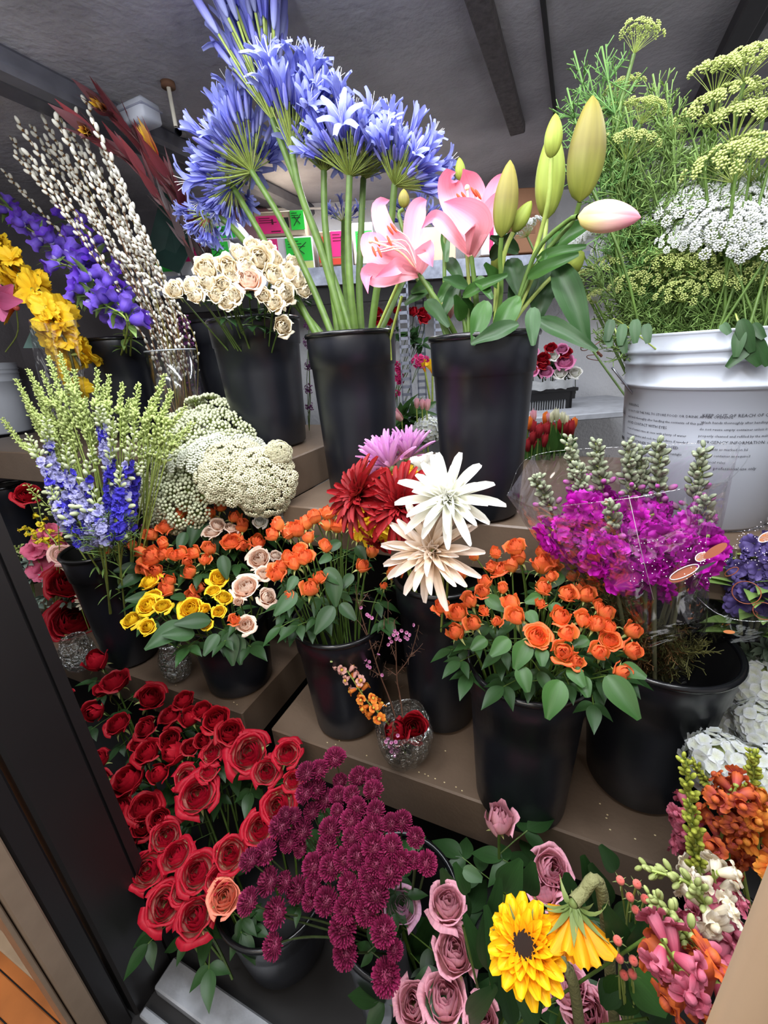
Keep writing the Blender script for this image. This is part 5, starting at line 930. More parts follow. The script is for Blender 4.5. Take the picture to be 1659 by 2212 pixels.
for i, (a, b, c, d0, d1) in enumerate(SK):
    fx = 1370 + (c[0] - 1360) * .62; a = (fx, 1285 - abs(fx - 1400) * .42 - 12); b = ((a[0] + c[0]) / 2 + (c[0] - 1360) * .03, (a[1] + c[1]) / 2)
    full = i in (10, 11, 12, 13, 14, 15, 16)
    z = [(0, .97, 'floret', MG, .042, .034, .8, .3)] if full else [(.0, .60, 'floret', MG, .040, .030, .8, .3), (.62, .74, 'bud', SBP, .015, .014, .6, .8), (.66, 1.01, 'bud_whorl', STW, .021, .017, .25, .12)]
    if i in (0, 7): z = [(.0, .4, 'floret', MG, .036, .026, .8, .3), (.5, .7, 'bud', SBP, .017, .014, .6, 1.), (.62, 1.01, 'bud_whorl', STW, .021, .017, .25, .12)]
    t = spike('stock_stem', 'stock', None, [a, b, c], yd + d0 - .02, z, .0065 if full else .0058, .0042, STK, base=np.array([bd[0] + .03 * math.cos(i), bd[1] + .03 * math.sin(i), ZL + .12]), y1=yd + d1 - .04)
    FL.setdefault('st', []).append((t, c[0], c[1], 'full magenta stock stem' if full else 'budded magenta stock stem'))
rows(FL['st'], 'stock', 'the sleeve', 'magenta stock stems', 5)
def sleeve(name, rim, foot, y_rim, y_foot, label, tint, key, opac=.09, deco=None):
    """cone of film: rim = (pixel x,y, depth) ring, foot = small ring"""
    n = len(rim); Rm = [onY(*p) for p in rim]; Ft = [np.array(p) for p in foot]; t = thing(name, sum(Ft) / len(Ft), label, 'sleeve'); g = G()
    A = np.array(Rm + Rm[:1]); B = np.array(Ft + Ft[:1]); ku = 48
    def ring(Pk, u): m = len(Pk) - 1; k = u * m; i = np.clip(k.astype(int), 0, m - 1); f = (k - i)[..., None]; f = f * f * (3 - 2 * f); return Pk[i] * (1 - f) + Pk[i + 1] * f
    def fn(s, tt): u = (s + 1) / 2; q = ring(B, u) * (1 - tt[..., None]) + ring(A, u) * tt[..., None]; q = q + .006 * np.stack([np.sin(u * 40 + tt * 5), np.cos(u * 31 + tt * 4), 0 * u], -1) * np.sin(tt * PI)[..., None] ; return q[..., 0], q[..., 1], q[..., 2]
    sheet(g, fn, ku, 14); part('film', g, film(key, tint, opac, .55, 9, .8), t)
    g = G(); tube(g, smooth(list(A), 60), .0006, 5); part('edge', g, film(key + '_edge', '#ffffff', .15, .4, 20, .2), t); return t
rr_ = .07
ft = [np.array([bd[0] + rr_ * math.cos(a), bd[1] + rr_ * math.sin(a), bd[2] - .06]) for a in (PI, PI * 1.25, PI * 1.5, PI * 1.75, 0, PI * .25, PI * .5, PI * .75)]
sleeve('cellophane_sleeve', [(1095, 1070, yd - .10), (1150, 1095, yd - .20), (1330, 1080, yd - .25), (1480, 1055, yd - .23), (1572, 1040, yd - .14), (1600, 962, yd + .06), (1350, 965, yd + .10), (1150, 985, yd + .04)], ft, 0, 0, 'clear cellophane sleeve around the magenta stock', '#f6eef4', 'film_a', .12)
# printed marks of the sleeve
def deco(t, lst, yy):
    for (x, y, rx, ry, rot, mat, nm) in lst:
        P = onY(x, y, yy); s = mpp(P); d = toward(P); M = frame(d, P, 1, rot, up=(0, 0, 1)); g = G()
        if ry > 0: sheet(g, lambda a, b: (rx * s * b * np.cos(PI * a), ry * s * b * np.sin(PI * a), 0 * a), 20, 2, 0, M)
        else:
            A = np.linspace(0, 2 * PI, 25); P2 = np.stack([rx * s * np.cos(A), -ry * s * np.sin(A), 0 * A], 1) @ M[:3, :3].T + M[:3, 3]; tube(g, P2, .0008, 4)
        part(nm, g, mat, t)
DO = plain('print_orange', '#c9793a', .5); DW = plain('print_white', '#d8cfd4', .5); DBK = plain('print_black', '#1d1518', .5); DRR = plain('print_rust', '#8a4426', .5)
ts = bpy.data.objects['cellophane_sleeve']
deco(ts, [(1515, 1203, 13, 9, .9, DW, 'printed_oval'), (1515, 1203, 11, 7.5, .9, DO, 'printed_oval'), (1475, 1240, 30, 12, .8, DRR, 'printed_petal'), (1545, 1190, 26, 9, .9, DRR, 'printed_petal'), (1478, 1236, 30, -9, .75, DW, 'printed_outline'), (1500, 1235, 45, 4, .75, DBK, 'printed_swoosh')], yd - .20)
g = G()
for i in range(70):
    x, y = 1360 + RNG.rand() * 180, 1165 + RNG.rand() * 95; P = onY(x, y, yd - .205 + .0 * i); M = frame(toward(P), P); sheet(g, lambda a, b: (.0007 * b * np.cos(PI * a), .0007 * b * np.sin(PI * a), 0 * a), 6, 1, 0, M)
o = part('printed_dots', g, DW, ts); o['kind'] = 'stuff'
g = G(); tube(g, [onY(1358, 1070, yd - .17), onY(1385, 1190, yd - .2), onY(1412, 1295, yd - .16)], .0004, 4); part('seam', g, DW, ts)
# second sleeve at the right edge, purple flowers inside
r2 = [onY(1500, 1385, yd + .02), onY(1560, 1390, yd - .05), onY(1640, 1385, yd - .05), onY(1600, 1340, yd + .1)]
sleeve('cellophane_sleeve', [(1420, 1185, yd + .02), (1560, 1330, yd - .12), (1760, 1300, yd - .1), (1800, 1120, yd + .1), (1700, 1060, yd + .2), (1590, 1100, yd + .16)], r2 + [r2[0]], 0, 0, 'printed cellophane sleeve with orange ovals cut by the right edge', '#cfd0d6', 'film_b', .22)
ts2 = bpy.data.objects['cellophane_sleeve.001']
deco(ts2, [(1655, 1160, 16, 9, .9, DW, 'printed_oval'), (1655, 1160, 14, 7.5, .9, DO, 'printed_oval'), (1612, 1280, 24, -24, 0, DRR, 'printed_ring'), (1650, 1320, 18, -18, 0, DRR, 'printed_ring'), (1580, 1235, 14, -6, .9, DRR, 'printed_outline'), (1575, 1365, 10, 4, .3, DO, 'printed_mark')], yd - .10)
g = G()
for i in range(90):
    x = 1560 + RNG.rand() * 110; y = 1100 + RNG.rand() * 120
    if y < 1100 + (1659 - x) * .9: continue
    P = onY(x, y, yd - .09); M = frame(toward(P), P); sheet(g, lambda a, b: (.0007 * b * np.cos(PI * a), .0007 * b * np.sin(PI * a), 0 * a), 6, 1, 0, M)
o = part('printed_dots', g, DW, ts2); o['kind'] = 'stuff'
PUR = RUF(petal('dull_purple', '#4a3a78', '#6a5c9a', var=.2), 2, .5, 7)
for i, (a, c) in enumerate([((1600, 1370), (1590, 1190)), ((1620, 1370), (1640, 1160)), ((1630, 1370), (1690, 1170))]):
    t = spike('purple_stock', 'stock', ['shaded purple stock in the printed sleeve, left one', 'shaded purple stock in the printed sleeve, middle one', 'shaded purple stock in the printed sleeve, at the frame edge'][i], [a, ((a[0] + c[0]) / 2, (a[1] + c[1]) / 2), c], yd + .05, [(.35, 1.01, 'floret', PUR, .034, .028, .8, .3)], .009, .004, STK, y1=yd + .06, leafy=(10, .08, .18, .6))
t = spike('wrapped_filler', 'greenery', 'brownish green filler foliage inside the foot of the sleeve', [(1380, 1390), (1330, 1330), (1290, 1270)], yd - .06, [(0, 1.01, 'leaf_bud', [budmesh('brn', plain('brown_leaf', '#5b4a30', .7), .3, 1.4)], .022, .018, .8, .2)], .004, .003, leafy=(30, .06, .2, 1.))
# ------------------------------------------------------------------ dill and white lace flower in the white pail
wx, wy, wz, wr, _ = BK['white']
DM = mesh('umbel', g_umbel(21, 1., 24, 12, .042, .95, .5), [DIL, STEML]); DM2 = mesh('umbel', g_umbel(22, 1., 26, 14, .045, 1.1, .4), [DIL, STEML]); WU = [mesh('umbel', g_umbel(s, 1., 46, 24, .036, 1.2, .3), [petal('lace_bluewhite', '#e4e8e6', '#f4f6f6'), STEML]) for s in (31, 32)]; GU = mesh('umbel', g_umbel(33, 1., 26, 16, .04, 1.15, .3), [petal('lace_grey_green', '#b6c4a0', '#ccd6bc', trans=.3), STEML])
HE = [(1385,70,44,'d',(.3,0,1),0),(1345,190,40,'d',(-.1,0,1),.05),(1400,230,40,'d2',(.4,0,1),.0),(1330,240,38,'d',(0,0,1),.05),(1370,300,50,'d2',(.3,-.2,1),0),(1300,350,44,'d',(-.2,0,1),.1),(1560,150,60,'d',(.1,-.2,1),0),(1620,120,55,'d2',(0,-.2,1),.0),(1540,220,62,'d2',(-.3,-.2,1),0),(1600,250,70,'d',(0,-.3,1),-.02),(1660,200,60,'d',(0,0,1),.05),(1590,330,75,'d2',(-.2,-.4,1),-.04),(1640,330,70,'d',(0,-.4,1),0),
      (1480,340,58,'g',(-.1,-.4,1),.1),(1540,370,56,'g',(.1,-.4,1),.06),(1440,380,50,'g',(-.3,-.4,1),.12),(1500,425,66,'w',(-.1,-.5,1),.02),(1440,440,58,'w',(-.3,-.5,1),.05),(1560,420,62,'w',(.1,-.5,1),.02),(1620,440,66,'w',(.1,-.6,1),.0),(1580,480,70,'w',(0,-.7,.8),-.05),(1650,500,66,'w',(0,-.6,.9),-.05),(1520,480,50,'w',(-.2,-.6,.8),0),(1380,500,44,'w',(-.4,-.3,1),.1),(1340,480,36,'g',(-.4,0,1),.1),
      (1330,560,44,'d',(-.3,-.3,1),.05),(1380,600,46,'d2',(-.1,-.5,1),.0),(1440,560,44,'d',(.1,-.5,1),0),(1480,620,46,'d2',(0,-.6,1),-.03),(1400,540,40,'d',(0,-.3,1),.05),(1560,600,44,'d',(.2,-.5,1),-.03),(1290,490,30,'w',(-.5,0,1),.15),(1130,490,30,'w',(-.5,0,1),.5),(1280,640,24,'d',(-.6,-.2,1),.0),(1320,520,34,'w',(-.4,-.4,1),.12),(1385,440,36,'w',(-.3,-.4,1),.1),(1430,400,36,'w',(-.2,-.3,1),.12),(1245,520,26,'w',(-.6,-.2,1),.2),(1480,500,44,'w',(-.1,-.6,.9),.0),(1610,390,44,'w',(.1,-.5,1),.05),(1500,560,44,'d',(.0,-.5,1),-.02),(1620,580,50,'d2',(.1,-.5,1),-.02),(1250,600,30,'d',(-.6,-.2,1),.1),(1450,290,40,'d',(-.1,-.2,1),.08)]
mm = {'d': DM, 'd2': DM2, 'w': WU[0], 'g': GU}; nmz = {'d': 'yellow green dill head', 'd2': 'yellow green dill head', 'w': 'white lace flower head', 'g': 'grey green lace flower head'}
for i, (x, y, r_, k, d, dy) in enumerate(HE):
    P = onY(x, y, wy + dy - .03); v = np.array([P[0] - wx, P[1] - wy]); base = np.array([wx + np.clip(v[0] * .35, -.1, .1), wy + np.clip(v[1] * .3, -.08, .08) + .03 * math.sin(i), wz - .2])
    t = lace(x, y, wy + dy - .03, r_, WU[i % 2] if k == 'w' else mm[k], np.array(d) + (0, -.1, 0), base, None, 'dl', 'dill_stem' if k[0] == 'd' else 'lace_flower', .0022 if r_ < 30 else .0032, nmz[k]); 
rows(FL['dl'], 'dill head', 'the white pail', 'dill and lace flower heads', 6)
# feathery foliage of the pail
wl = lambda x, y, dy=0: onY(x, y, wy + dy)
tipsets = [([(1240,110),(1300,100),(1225,190),(1270,150),(1310,180),(1260,230)], 'narrow leaved green sprig standing alone left of the tallest dill'), ([(1320,200),(1350,230),(1440,180),(1410,160),(1300,260),(1450,240)], 'fine dill foliage below the tallest dill head'), ([(1310,320),(1360,330),(1400,370),(1440,300),(1330,400),(1420,420)], 'feathery foliage in the middle of the pail'), ([(1280,600),(1340,620),(1300,680),(1380,650),(1420,680),(1350,700),(1270,560),(1300,740)], 'feathery foliage at the left rim of the pail'), ([(1440,600),(1500,640),(1540,660),(1580,620),(1620,660),(1480,700),(1640,600)], 'dense feathery foliage above the right rim of the pail'), ([(1520,280),(1480,240),(1560,320),(1640,280),(1660,360),(1500,330)], 'feathery foliage among the right hand dill heads'), ([(1400,480),(1360,540),(1450,520),(1500,560),(1320,520),(1600,560)], 'feathery foliage under the white lace flower heads')]
for i, (tp, lab) in enumerate(tipsets): fern('fern_spray', lab, np.array([wx - .08 + .03 * i, wy + .02 * math.sin(i), wz - .1]), [wl(x, y, .03 * math.sin(x)) for x, y in tp], 80, .05, .0017, FRG if i else petal('sprig_green', '#5c8a4a', '#7ba45c'), hair=.0010)
t = thing('trailing_leaf_spray', np.array([wx, wy - .1, wz - .05]), 'trailing narrow leaves hanging over the front rim of the white pail', 'leaf spray'); yf = wy - wr - .01
for (x0, y0, x1, y1) in [(1600,690,1625,760),(1600,710,1590,770),(1625,740,1572,792),(1600,735,1640,790),(1620,720,1659,790),(1625,700,1650,730),(1345,700,1340,745),(1340,720,1350,762),(1310,720,1318,748),(1560,700,1575,720),(1320,690,1312,735),(1372,690,1372,740),(1395,700,1400,740)]:
    A, B = onY(x0, y0, yf), onY(x1, y1, yf - .015); v = B - A; L = np.linalg.norm(v); g = G(); leaf_g(g, basis(v, toward(A), A, 1), L, L * .13, .1, .2); part('leaf', g, LEAFG, t)
g = G(); tube(g, smooth([np.array([wx + .03, wy - .1, wz - .05]), onY(1590, 680, yf + .03), onY(1605, 720, yf), onY(1622, 745, yf)], 12), .0014, 5); tube(g, smooth([np.array([wx - .1, wy - .1, wz - .05]), onY(1330, 690, yf + .04), onY(1335, 730, yf)], 12), .0014, 5); part('stem', g, STEML, t)
t = thing('pail_stems', np.array([wx, wy, wz - .2]), 'dense tangle of thin green stems rising from the white pail', 'stems'); g = G()
for i in range(90): a = U(0, 6.3); q = U(.0, .14); b0 = np.array([wx + q * math.cos(a), wy + q * math.sin(a), wz - .12]); e = b0 + np.array([U(-.05, .22) * (1 if i % 3 else -.7), U(-.05, .12), U(.25, .48)]); tube(g, bez(b0, (b0 + e) / 2 + RNG.normal(0, .02, 3), e, 7), U(.0012, .0026), 4)
o = part('stems', g, STEMG, t); t['kind'] = 'stuff'

# brown filler crowding the mouth of the wide bucket
BRF = petal('brown_filler', '#5a4026', '#7a5a34', var=.2)
for i, (px, py) in enumerate([(1255, 1300), (1300, 1345), (1350, 1375), (1420, 1385), (1480, 1380), (1270, 1250)]):
    fern('dried_filler', ['dry brown filler sprig at the left foot of the sleeve', 'dry brown filler sprig beside the rightmost orange roses', 'dry brown filler sprig in the centre of the wide bucket', 'dry brown filler sprig under the printed ovals', 'dry brown filler sprig at the right rim of the wide bucket', 'dry brown filler sprig highest against the sleeve'][i], np.array([bd[0] + .02 * math.cos(i), bd[1] + .02 * math.sin(i), bd[2] - .1]), [onY(px + U(-45, 45), py + U(-35, 30), yd + U(-.16, -.02)) for _ in range(9)], 34, .03, .0013, BRF if i % 2 else petal('olive_filler', '#4a4a28', '#6a6a3a', var=.2), hair=.0009)
# ------------------------------------------------------------------ far left: bellflowers, gladiolus, gerbera
cb = BK['camp']; YC_ = cb[1]; BELL = [mesh('bell', g_bell(s, 5, .42, 1.), [P_PU, STEMG]) for s in range(2)]; BELLB = [mesh('bell', g_bell(3, 5, .05, 1.), [petal('bell_pale', '#a79ad8', '#8f80d0'), STEMG])]
for i, (pts, dy) in enumerate([([(265,700),(215,620),(130,540),(40,480)],-.12),([(280,700),(240,640),(180,590),(110,560)],-.18),([(285,700),(245,600),(190,520),(140,470)],-.04),([(275,700),(230,660),(200,640),(150,620)],-.2),([(290,700),(260,640),(215,560),(190,500)],-.08),([(265,700),(190,600),(90,500),(0,440)],-.02)]):
    t = spike('bellflower_stem', 'bellflower', ['purple bellflower stem reaching furthest left and low', 'purple bellflower stem in front, nearest the yellow gladiolus', 'purple bellflower stem standing close to the pussy willow', 'lowest purple bellflower stem above its black bucket', 'middle purple bellflower stem behind the others', 'highest purple bellflower stem touching the left edge'][i], pts, YC_ + dy, [(.02, .98, 'bell', BELL, .046, .036, .75, .2), (.45, 1.01, 'bell', BELLB, .032, .02, .8, .1)], .024, .0035, STEML, base=np.array([cb[0] + .03 * math.cos(i), cb[1] + .03 * math.sin(i), cb[2] - .1]), y1=YC_ + dy, leafy=(16, .06, .2, 1.))
pb = BK['pail2']
GLF = RUF(P_GL, 3, .62, 8); yg = pb[1] - .22
for i, (pts, lab, sz) in enumerate([([(120,760),(60,640),(10,560),(-30,520)], 'yellow gladiolus spike with a dark curved stem at the left edge', .080), ([(175,790),(140,730),(95,640),(20,560)], 'yellow gladiolus spike leaning out of the cellophane towards the left', .078), ([(180,900),(150,760),(120,700),(105,660)], 'lowest yellow gladiolus blooms wrapped in clear cellophane', .066)]):
    spike('gladiolus_stem', 'gladiolus', lab, pts, yg - .02 * i, [(.12 if i else .3, 1.01, 'floret', GLF, sz, sz * .8, .85, .3)], .034, .006, plain('gladiolus_stem', '#4c4a28', .5))
sleeve('cellophane_sleeve', [(62, 690, yg - .10), (110, 700, yg - .14), (165, 690, yg - .1), (170, 680, yg + .06), (100, 680, yg + .08)], [onY(100, 900, yg - .05), onY(150, 910, yg - .08), onY(190, 900, yg - .05), onY(190, 890, yg + .04), onY(130, 890, yg + .04)], 0, 0, 'clear cellophane around the yellow gladiolus', '#e4e6ea', 'film_c', .18)
g = G(); q = [onY(120, 745, yg + .1), onY(165, 690, yg + .1), onY(205, 745, yg + .1), onY(60, 748, yg + .05), onY(120, 640, yg + .14)]
V = np.array([onY(50, 752, yg + .03), onY(95, 752, yg + .05), onY(105, 668, yg + .10), onY(92, 655, yg + .1)]); V = np.vstack([V, V + (0, .012, 0)]); g.add(V, [[0, 1, 2, 3], [7, 6, 5, 4], [0, 4, 5, 1], [1, 5, 6, 2], [2, 6, 7, 3], [3, 7, 4, 0]], V[:, :2]); tag(part('grey_card', g, plain('grey_green_card', '#5a7672', .6), flat=True), 'grey green card standing in the left white pail', 'card')
GER = g_daisy(40, [(24, .5, .75), (30, .9, .95), (32, 1.2, 1.)], 1., .07, .3, .1); gm = mesh('petals', GER, petal('gerbera_petal', '#e84a1c', '#f2b42a'))
P = onY(35, 665, pb[1] - .05); t = thing('gerbera', onY(30, 760, pb[1]), 'yellow and red gerbera behind the gladiolus at the left edge', 'gerbera'); s = 42 * mpp(P); inst('petals', gm, t, frame((-.5, -.5, .5), P, s)); g = G(); tube(g, smooth([onY(12, 760, pb[1]), onY(38, 720, pb[1] - .02), P], 8), .003, 6); part('stem', g, STEML, t); g = G(); ellips(g, P + toward(P) * .01, (.014, .014, .012), 10, 6); part('eye', g, SKINR, t)
t = thing('pink_orchid', onY(-5, 760, pb[1]), 'dusky pink blossom cut by the left edge below the gladiolus', 'flower'); g = G()
for (x1, y1, w) in [(30, 650, 16), (18, 625, 16), (-20, 600, 18), (5, 690, 14)]:
    A, B = onY(-5, 650, yg - .1), onY(x1, y1, yg - .12); v = B - A; L = np.linalg.norm(v); leaf_g(g, basis(v, toward(A), A, 1), L, w * mpp(A), .2, .3)
part('petals', g, petal('dusky_pink', '#a84a72', '#b85a86'), t)
# purple statice behind the wide bucket and between buckets
def mass(name, label, cat, blobs, y, me, s, n, base, stem=STEMG, kind='stuff'):
    """many tiny flowers nobody could count"""
    t = thing(name, base, label, cat); g = G(); V0, Q0, U0, I0 = me.arrays()
    for (x, y_, r_, m_) in blobs:
        P = onY(x, y_, y); R = r_ * mpp(P)
        for i in range(int(n * m_)):
            d = nrm(RNG.normal(0, 1, 3)); d[1] = -abs(d[1]) * .9; q = P + d * R * U(.5, 1.05); M = frame(nrm(d + RNG.normal(0, .3, 3)), q, s * U(.8, 1.2), U(0, 6)); g.add(V0, Q0, U0, 0, M); g.M[-1] = I0
        tube(g, [base, (base + P) / 2 + RNG.normal(0, .01, 3), P], .0015, 4, 1)
    o = part('flowers', g, [me_mats, stem], t); t['kind'] = kind; return t
me_mats = petal('statice_purple2', '#6a2e68', '#8c4a8a', var=.2); gs5 = g_fivestar(.45, .25, 4); 
yb2 = BK['leuc'][1] + .1
mass('statice_bunch', 'dusty purple statice between the willow vase and the wide bucket', 'statice', [(400,700,20,1),(405,740,24,1.3),(415,790,24,1.3),(420,840,24,1.2),(425,890,22,1.),(385,720,14,.6),(395,770,16,.6)], yb2 - .25, gs5, .008, 60, onY(430, 940, yb2 - .25))
mass('statice_bunch', 'dusty purple statice glimpsed between the cream rose and agapanthus buckets', 'statice', [(668,700,12,.8),(666,740,12,.8),(668,790,12,.8),(668,840,12,.8),(670,880,10,.6)], 1.45, gs5, .008, 50, onY(668, 930, 1.45))
# grey green foliage, ranunculus, snapdragons, vases on the left of the lower shelf
YL2 = .80
DUST = petal('dusty_leaf', '#6f8278', '#8a9c90', trans=.1)
def leafy_clump(name, label, base, pts, y, n, L, W, m, cat='foliage', serr=.2):
    t = thing(name, base, label, cat); g = G()
    for (x, y_, r_) in pts:
        P = onY(x, y_, y); R = r_ * mpp(P); tube(g, [base, (base + P) / 2 + (0, 0, .02), P], .0018, 4, 1)
        for i in range(n): d = nrm(RNG.normal(0, 1, 3) + (0, -.5, .4)); leaf_g(g, basis(d, (RNG.rand() - .5, -.6, 1), P + d * R * U(0, .5), L * U(.7, 1.2)), 1, W, .3, .25, serr)
    part('leaves', g, [m, STEMG], t); return t
leafy_clump('dusty_miller', 'grey green frilly foliage beside the door jamb', onY(95, 1390, YL2), [(70,1250,30),(100,1290,34),(130,1320,30),(80,1300,26),(150,1300,20),(110,1250,24),(120,1350,26),(60,1215,20)], YL2, 16, .03, .35, DUST)
leafy_clump('yellow_green_filler', 'pale yellow green filler flowers above the frilly foliage', onY(60, 1290, YL2 + .05), [(40,1185,16),(30,1210,16),(55,1200,14)], YL2 + .03, 14, .016, .5, P_GB, 'foliage', 0)
yv = YL2 + .02
for (x, y_, r_, lab, m) in [(100,1165,26,'rose pink dianthus bloom behind the pale ranunculus','a'),(75,1190,24,'rose pink dianthus bloom nearest the door jamb','a'),(90,1232,28,'rose pink dianthus bloom below the pale ranunculus','a'),(125,1185,20,'rose pink dianthus bloom touching the black bucket','a'),(112,1150,20,'topmost rose pink dianthus bloom under the yellow snapdragon','a')]:
    P = onY(x, y_, yv); t = thing('dianthus', np.array([P[0], P[1], ZL + .03]), lab, 'dianthus'); s = r_ * mpp(P) * 1.3; inst('bloom', mesh('bloom', g_ruffle(x, 12, .55), [petal('dianthus_pink', '#c84a74', '#e87a9c'), STEML]), t, frame(toward(P) + (0, 0, .4), P, s)); g = G(); tube(g, [WM[t.name][:3, 3], P], .002, 5); part('stem', g, STEML, t)
P = onY(133, 1198, yv - .04); t = thing('ranunculus', np.array([P[0], P[1], ZL + .03]), 'pale pink ranunculus with a green eye', 'ranunculus'); s = 22 * mpp(P); inst('bloom', mesh('bloom', g_rose(77, 24, .95, .55, .01, clo=.3), [petal('ranunculus_pale', '#eed6b8', '#f2c4c0'), STEML]), t, frame(toward(P) + (0, 0, .2), P, s)); g = G(); tube(g, [WM[t.name][:3, 3], P], .002, 5); part('stem', g, STEML, t)
P = onY(155, 1215, yv - .02); t = thing('ranunculus', np.array([P[0], P[1], ZL + .03]), 'creamy yellow ranunculus beside the larkspur bucket', 'ranunculus'); s = 22 * mpp(P); inst('bloom', mesh('bloom', g_rose(79, 22, .95, .6, .04, clo=.3), [P_CR, STEML]), t, frame(toward(P) + (.2, 0, .2), P, s)); g = G(); tube(g, [WM[t.name][:3, 3], P], .002, 5); part('stem', g, STEML, t)
P = onY(190, 1298, yv - .08); t = thing('gerbera', np.array([P[0], P[1], ZL + .02]), 'cream gerbera half hidden between the two big red roses', 'gerbera'); s = 24 * mpp(P); inst('petals', mesh('petals', g_daisy(41, [(18, .9, .9), (22, 1.3, 1.)], 1., .09, .3, .1), P_CR), t, frame(toward(P) + (.2, 0, .6), P, s)); g = G(); tube(g, [WM[t.name][:3, 3], P], .0022, 5); part('stem', g, STEML, t)
SNP = lambda m, m2=None: [mesh('floret', g_snap(), [m, STEML, m2 or YC])]
SY_ = SNP(petal('snap_yellow', '#d8c62a', '#eedc3a')); YGB = [budmesh('ygb', P_YG, .38)]
spike('snapdragon_stem', 'snapdragon', 'yellow snapdragon beside the pink dianthus', [(130,1200),(95,1140),(80,1080),(58,1045)], YL2 + .0, [(.0, .5, 'floret', SY_, .026, .022, .75, .2), (.45, 1.01, 'bud', GB1, .014, .009, .7, .4)], .010, .0025, base=np.array(onY(120, 1330, YL2 + .02)))
spike('snapdragon_stem', 'snapdragon', 'second yellow snapdragon bending left towards the jamb', [(120,1200),(75,1160),(50,1140)], YL2 - .02, [(.2, 1.01, 'floret', SY_, .024, .018, .75, .2)], .012, .0022, base=np.array(onY(120, 1330, YL2 + .02)))
spike('snapdragon_stem', 'snapdragon', 'green budded snapdragon spike crossing the larkspur', [(125,1130),(100,1090),(62,1055)], YL2 - .04, [(.0, 1.01, 'bud', GB1, .016, .010, .7, .5)], .008, .002, base=np.array(onY(130, 1330, YL2 + .02)))
GLASS = film('cut_glass', '#f2f6f4', .13, .85, 45, 1.)
def vase_round(name, label, b, prof, cuts=0, mat=None):
    t = thing(name, b, label, 'vase'); g = G(); P = np.array(prof, float); k = len(P) - 1
    def fn(s, tt):
        i = np.rint(tt * k).astype(int); R = P[i, 0]; a = PI * s
        if cuts: R = R * (1 + .035 * np.abs(np.sin(a * cuts / 2 + i * .5)) * (i < k * .55))
        return b[0] + R * np.cos(a), b[1] + R * np.sin(a), b[2] + P[i, 1]
    sheet(g, fn, 60, k); part('bowl', g, mat or GLASS, t); return t
v1 = onZ(388, 1462, ZL); h = .145
vase_round('cut_glass_vase', 'clear cut glass vase between the larkspur bucket and the yellow rose bucket', v1, [(0,.004),(.030,.004),(.036,.008),(.043,.03),(.048,.06),(.046,.085),(.036,.11),(.03,.125),(.036,h),(.033,h),(.027,.125),(.032,.11),(.042,.085),(.044,.06),(.039,.03),(.030,.014),(0,.012)], 14)
v2 = onZ(175, 1395, ZL + .03); v2 = onZ(180, 1440, ZL)
vase_round('round_glass_vase', 'clear round glass vase with stems left of the larkspur bucket', v2, [(0,.004),(.035,.004),(.045,.015),(.055,.05),(.05,.09),(.04,.11),(.038,.12),(.036,.12),(.037,.108),(.047,.088),(.052,.05),(.042,.018),(0,.012)], 0)
# ------------------------------------------------------------------ heart shaped cut glass vase with two roses, sprigs and small snapdragon
hb = onZ(876, 1640, ZL); t = thing('cut_glass_bowl', hb, 'cut glass bowl holding two red roses on the front shelf', 'vase'); g = G(); hh = .125
def fn(s, tt):
    lv = np.where(tt < .5, tt * 2, (1 - tt) * 2); inn = (tt >= .5) * .006; R = (.034 + .032 * np.sin(PI * lv * .62)) - inn; a = PI * s; sq = 1 / (np.abs(np.cos(a)) ** 3.2 + np.abs(np.sin(a)) ** 3.2) ** (1 / 3.2); R = R * sq * (1 + .03 * np.sin(a * 10 + lv * 8) * (tt < .5))
    return hb[0] + R * np.cos(a + .6), hb[1] + R * np.sin(a + .6), hb[2] + .003 + inn + lv * hh * (1 + .0 * a)
sheet(g, fn, 64, 24); part('bowl', g, GLASS, t)
for (x, y_, rp, lab) in [(855, 1580, 30, 'dark red rose bud in the cut glass bowl, the left one'), (893, 1572, 36, 'dark red rose in the cut glass bowl, the right one')]:
    P = onZ(x, y_, ZL + .105); s = rp * mpp(P) * .92; d = nrm(toward(P) + (0, 0, .3)); t = thing('red_rose', hb + (0, 0, .02), lab, 'rose', 'roses in the glass bowl'); inst('bloom', ROSE['re' if rp > 30 else 're_bud'][0], t, frame(d, P - d * s * .8, s)); g = G(); tube(g, [P - d * s * .6, hb + (0, 0, .02)], .0025, 6); part('stem', g, STEML, t)
WXS = plain('wax_stem', '#5e4030', .7)
def waxsprig(label, trunk, y, branches, flowers, base):
    t = thing('waxflower_sprig', base, label, 'sprig'); g = G(); C = smooth([base] + [onY(a, b, y) for a, b in trunk], 20); tube(g, C, np.linspace(.0022, .001, 20), 5)
    for br in branches:
        B = smooth([onY(a, b, y + .01 * i) for i, (a, b) in enumerate(br)], 10); tube(g, B, np.linspace(.0012, .0006, 10), 4)
        for i in range(16): q = B[RNG.randint(1, 10)]; tube(g, [q, q + nrm(RNG.normal(0, 1, 3)) * .014], .00035, 3)
    for i in range(16): q = C[RNG.randint(6, 20)]; tube(g, [q, q + nrm(RNG.normal(0, 1, 3)) * .014], .00035, 3)
    part('twigs', g, WXS, t)
    for (x, y_) in flowers: P = onY(x, y_, y - .01); inst('floret', ST5['wax'], t, frame(toward(P) + RNG.normal(0, .4, 3), P, .0088, U(0, 6)))
yx = hb[1] + .03
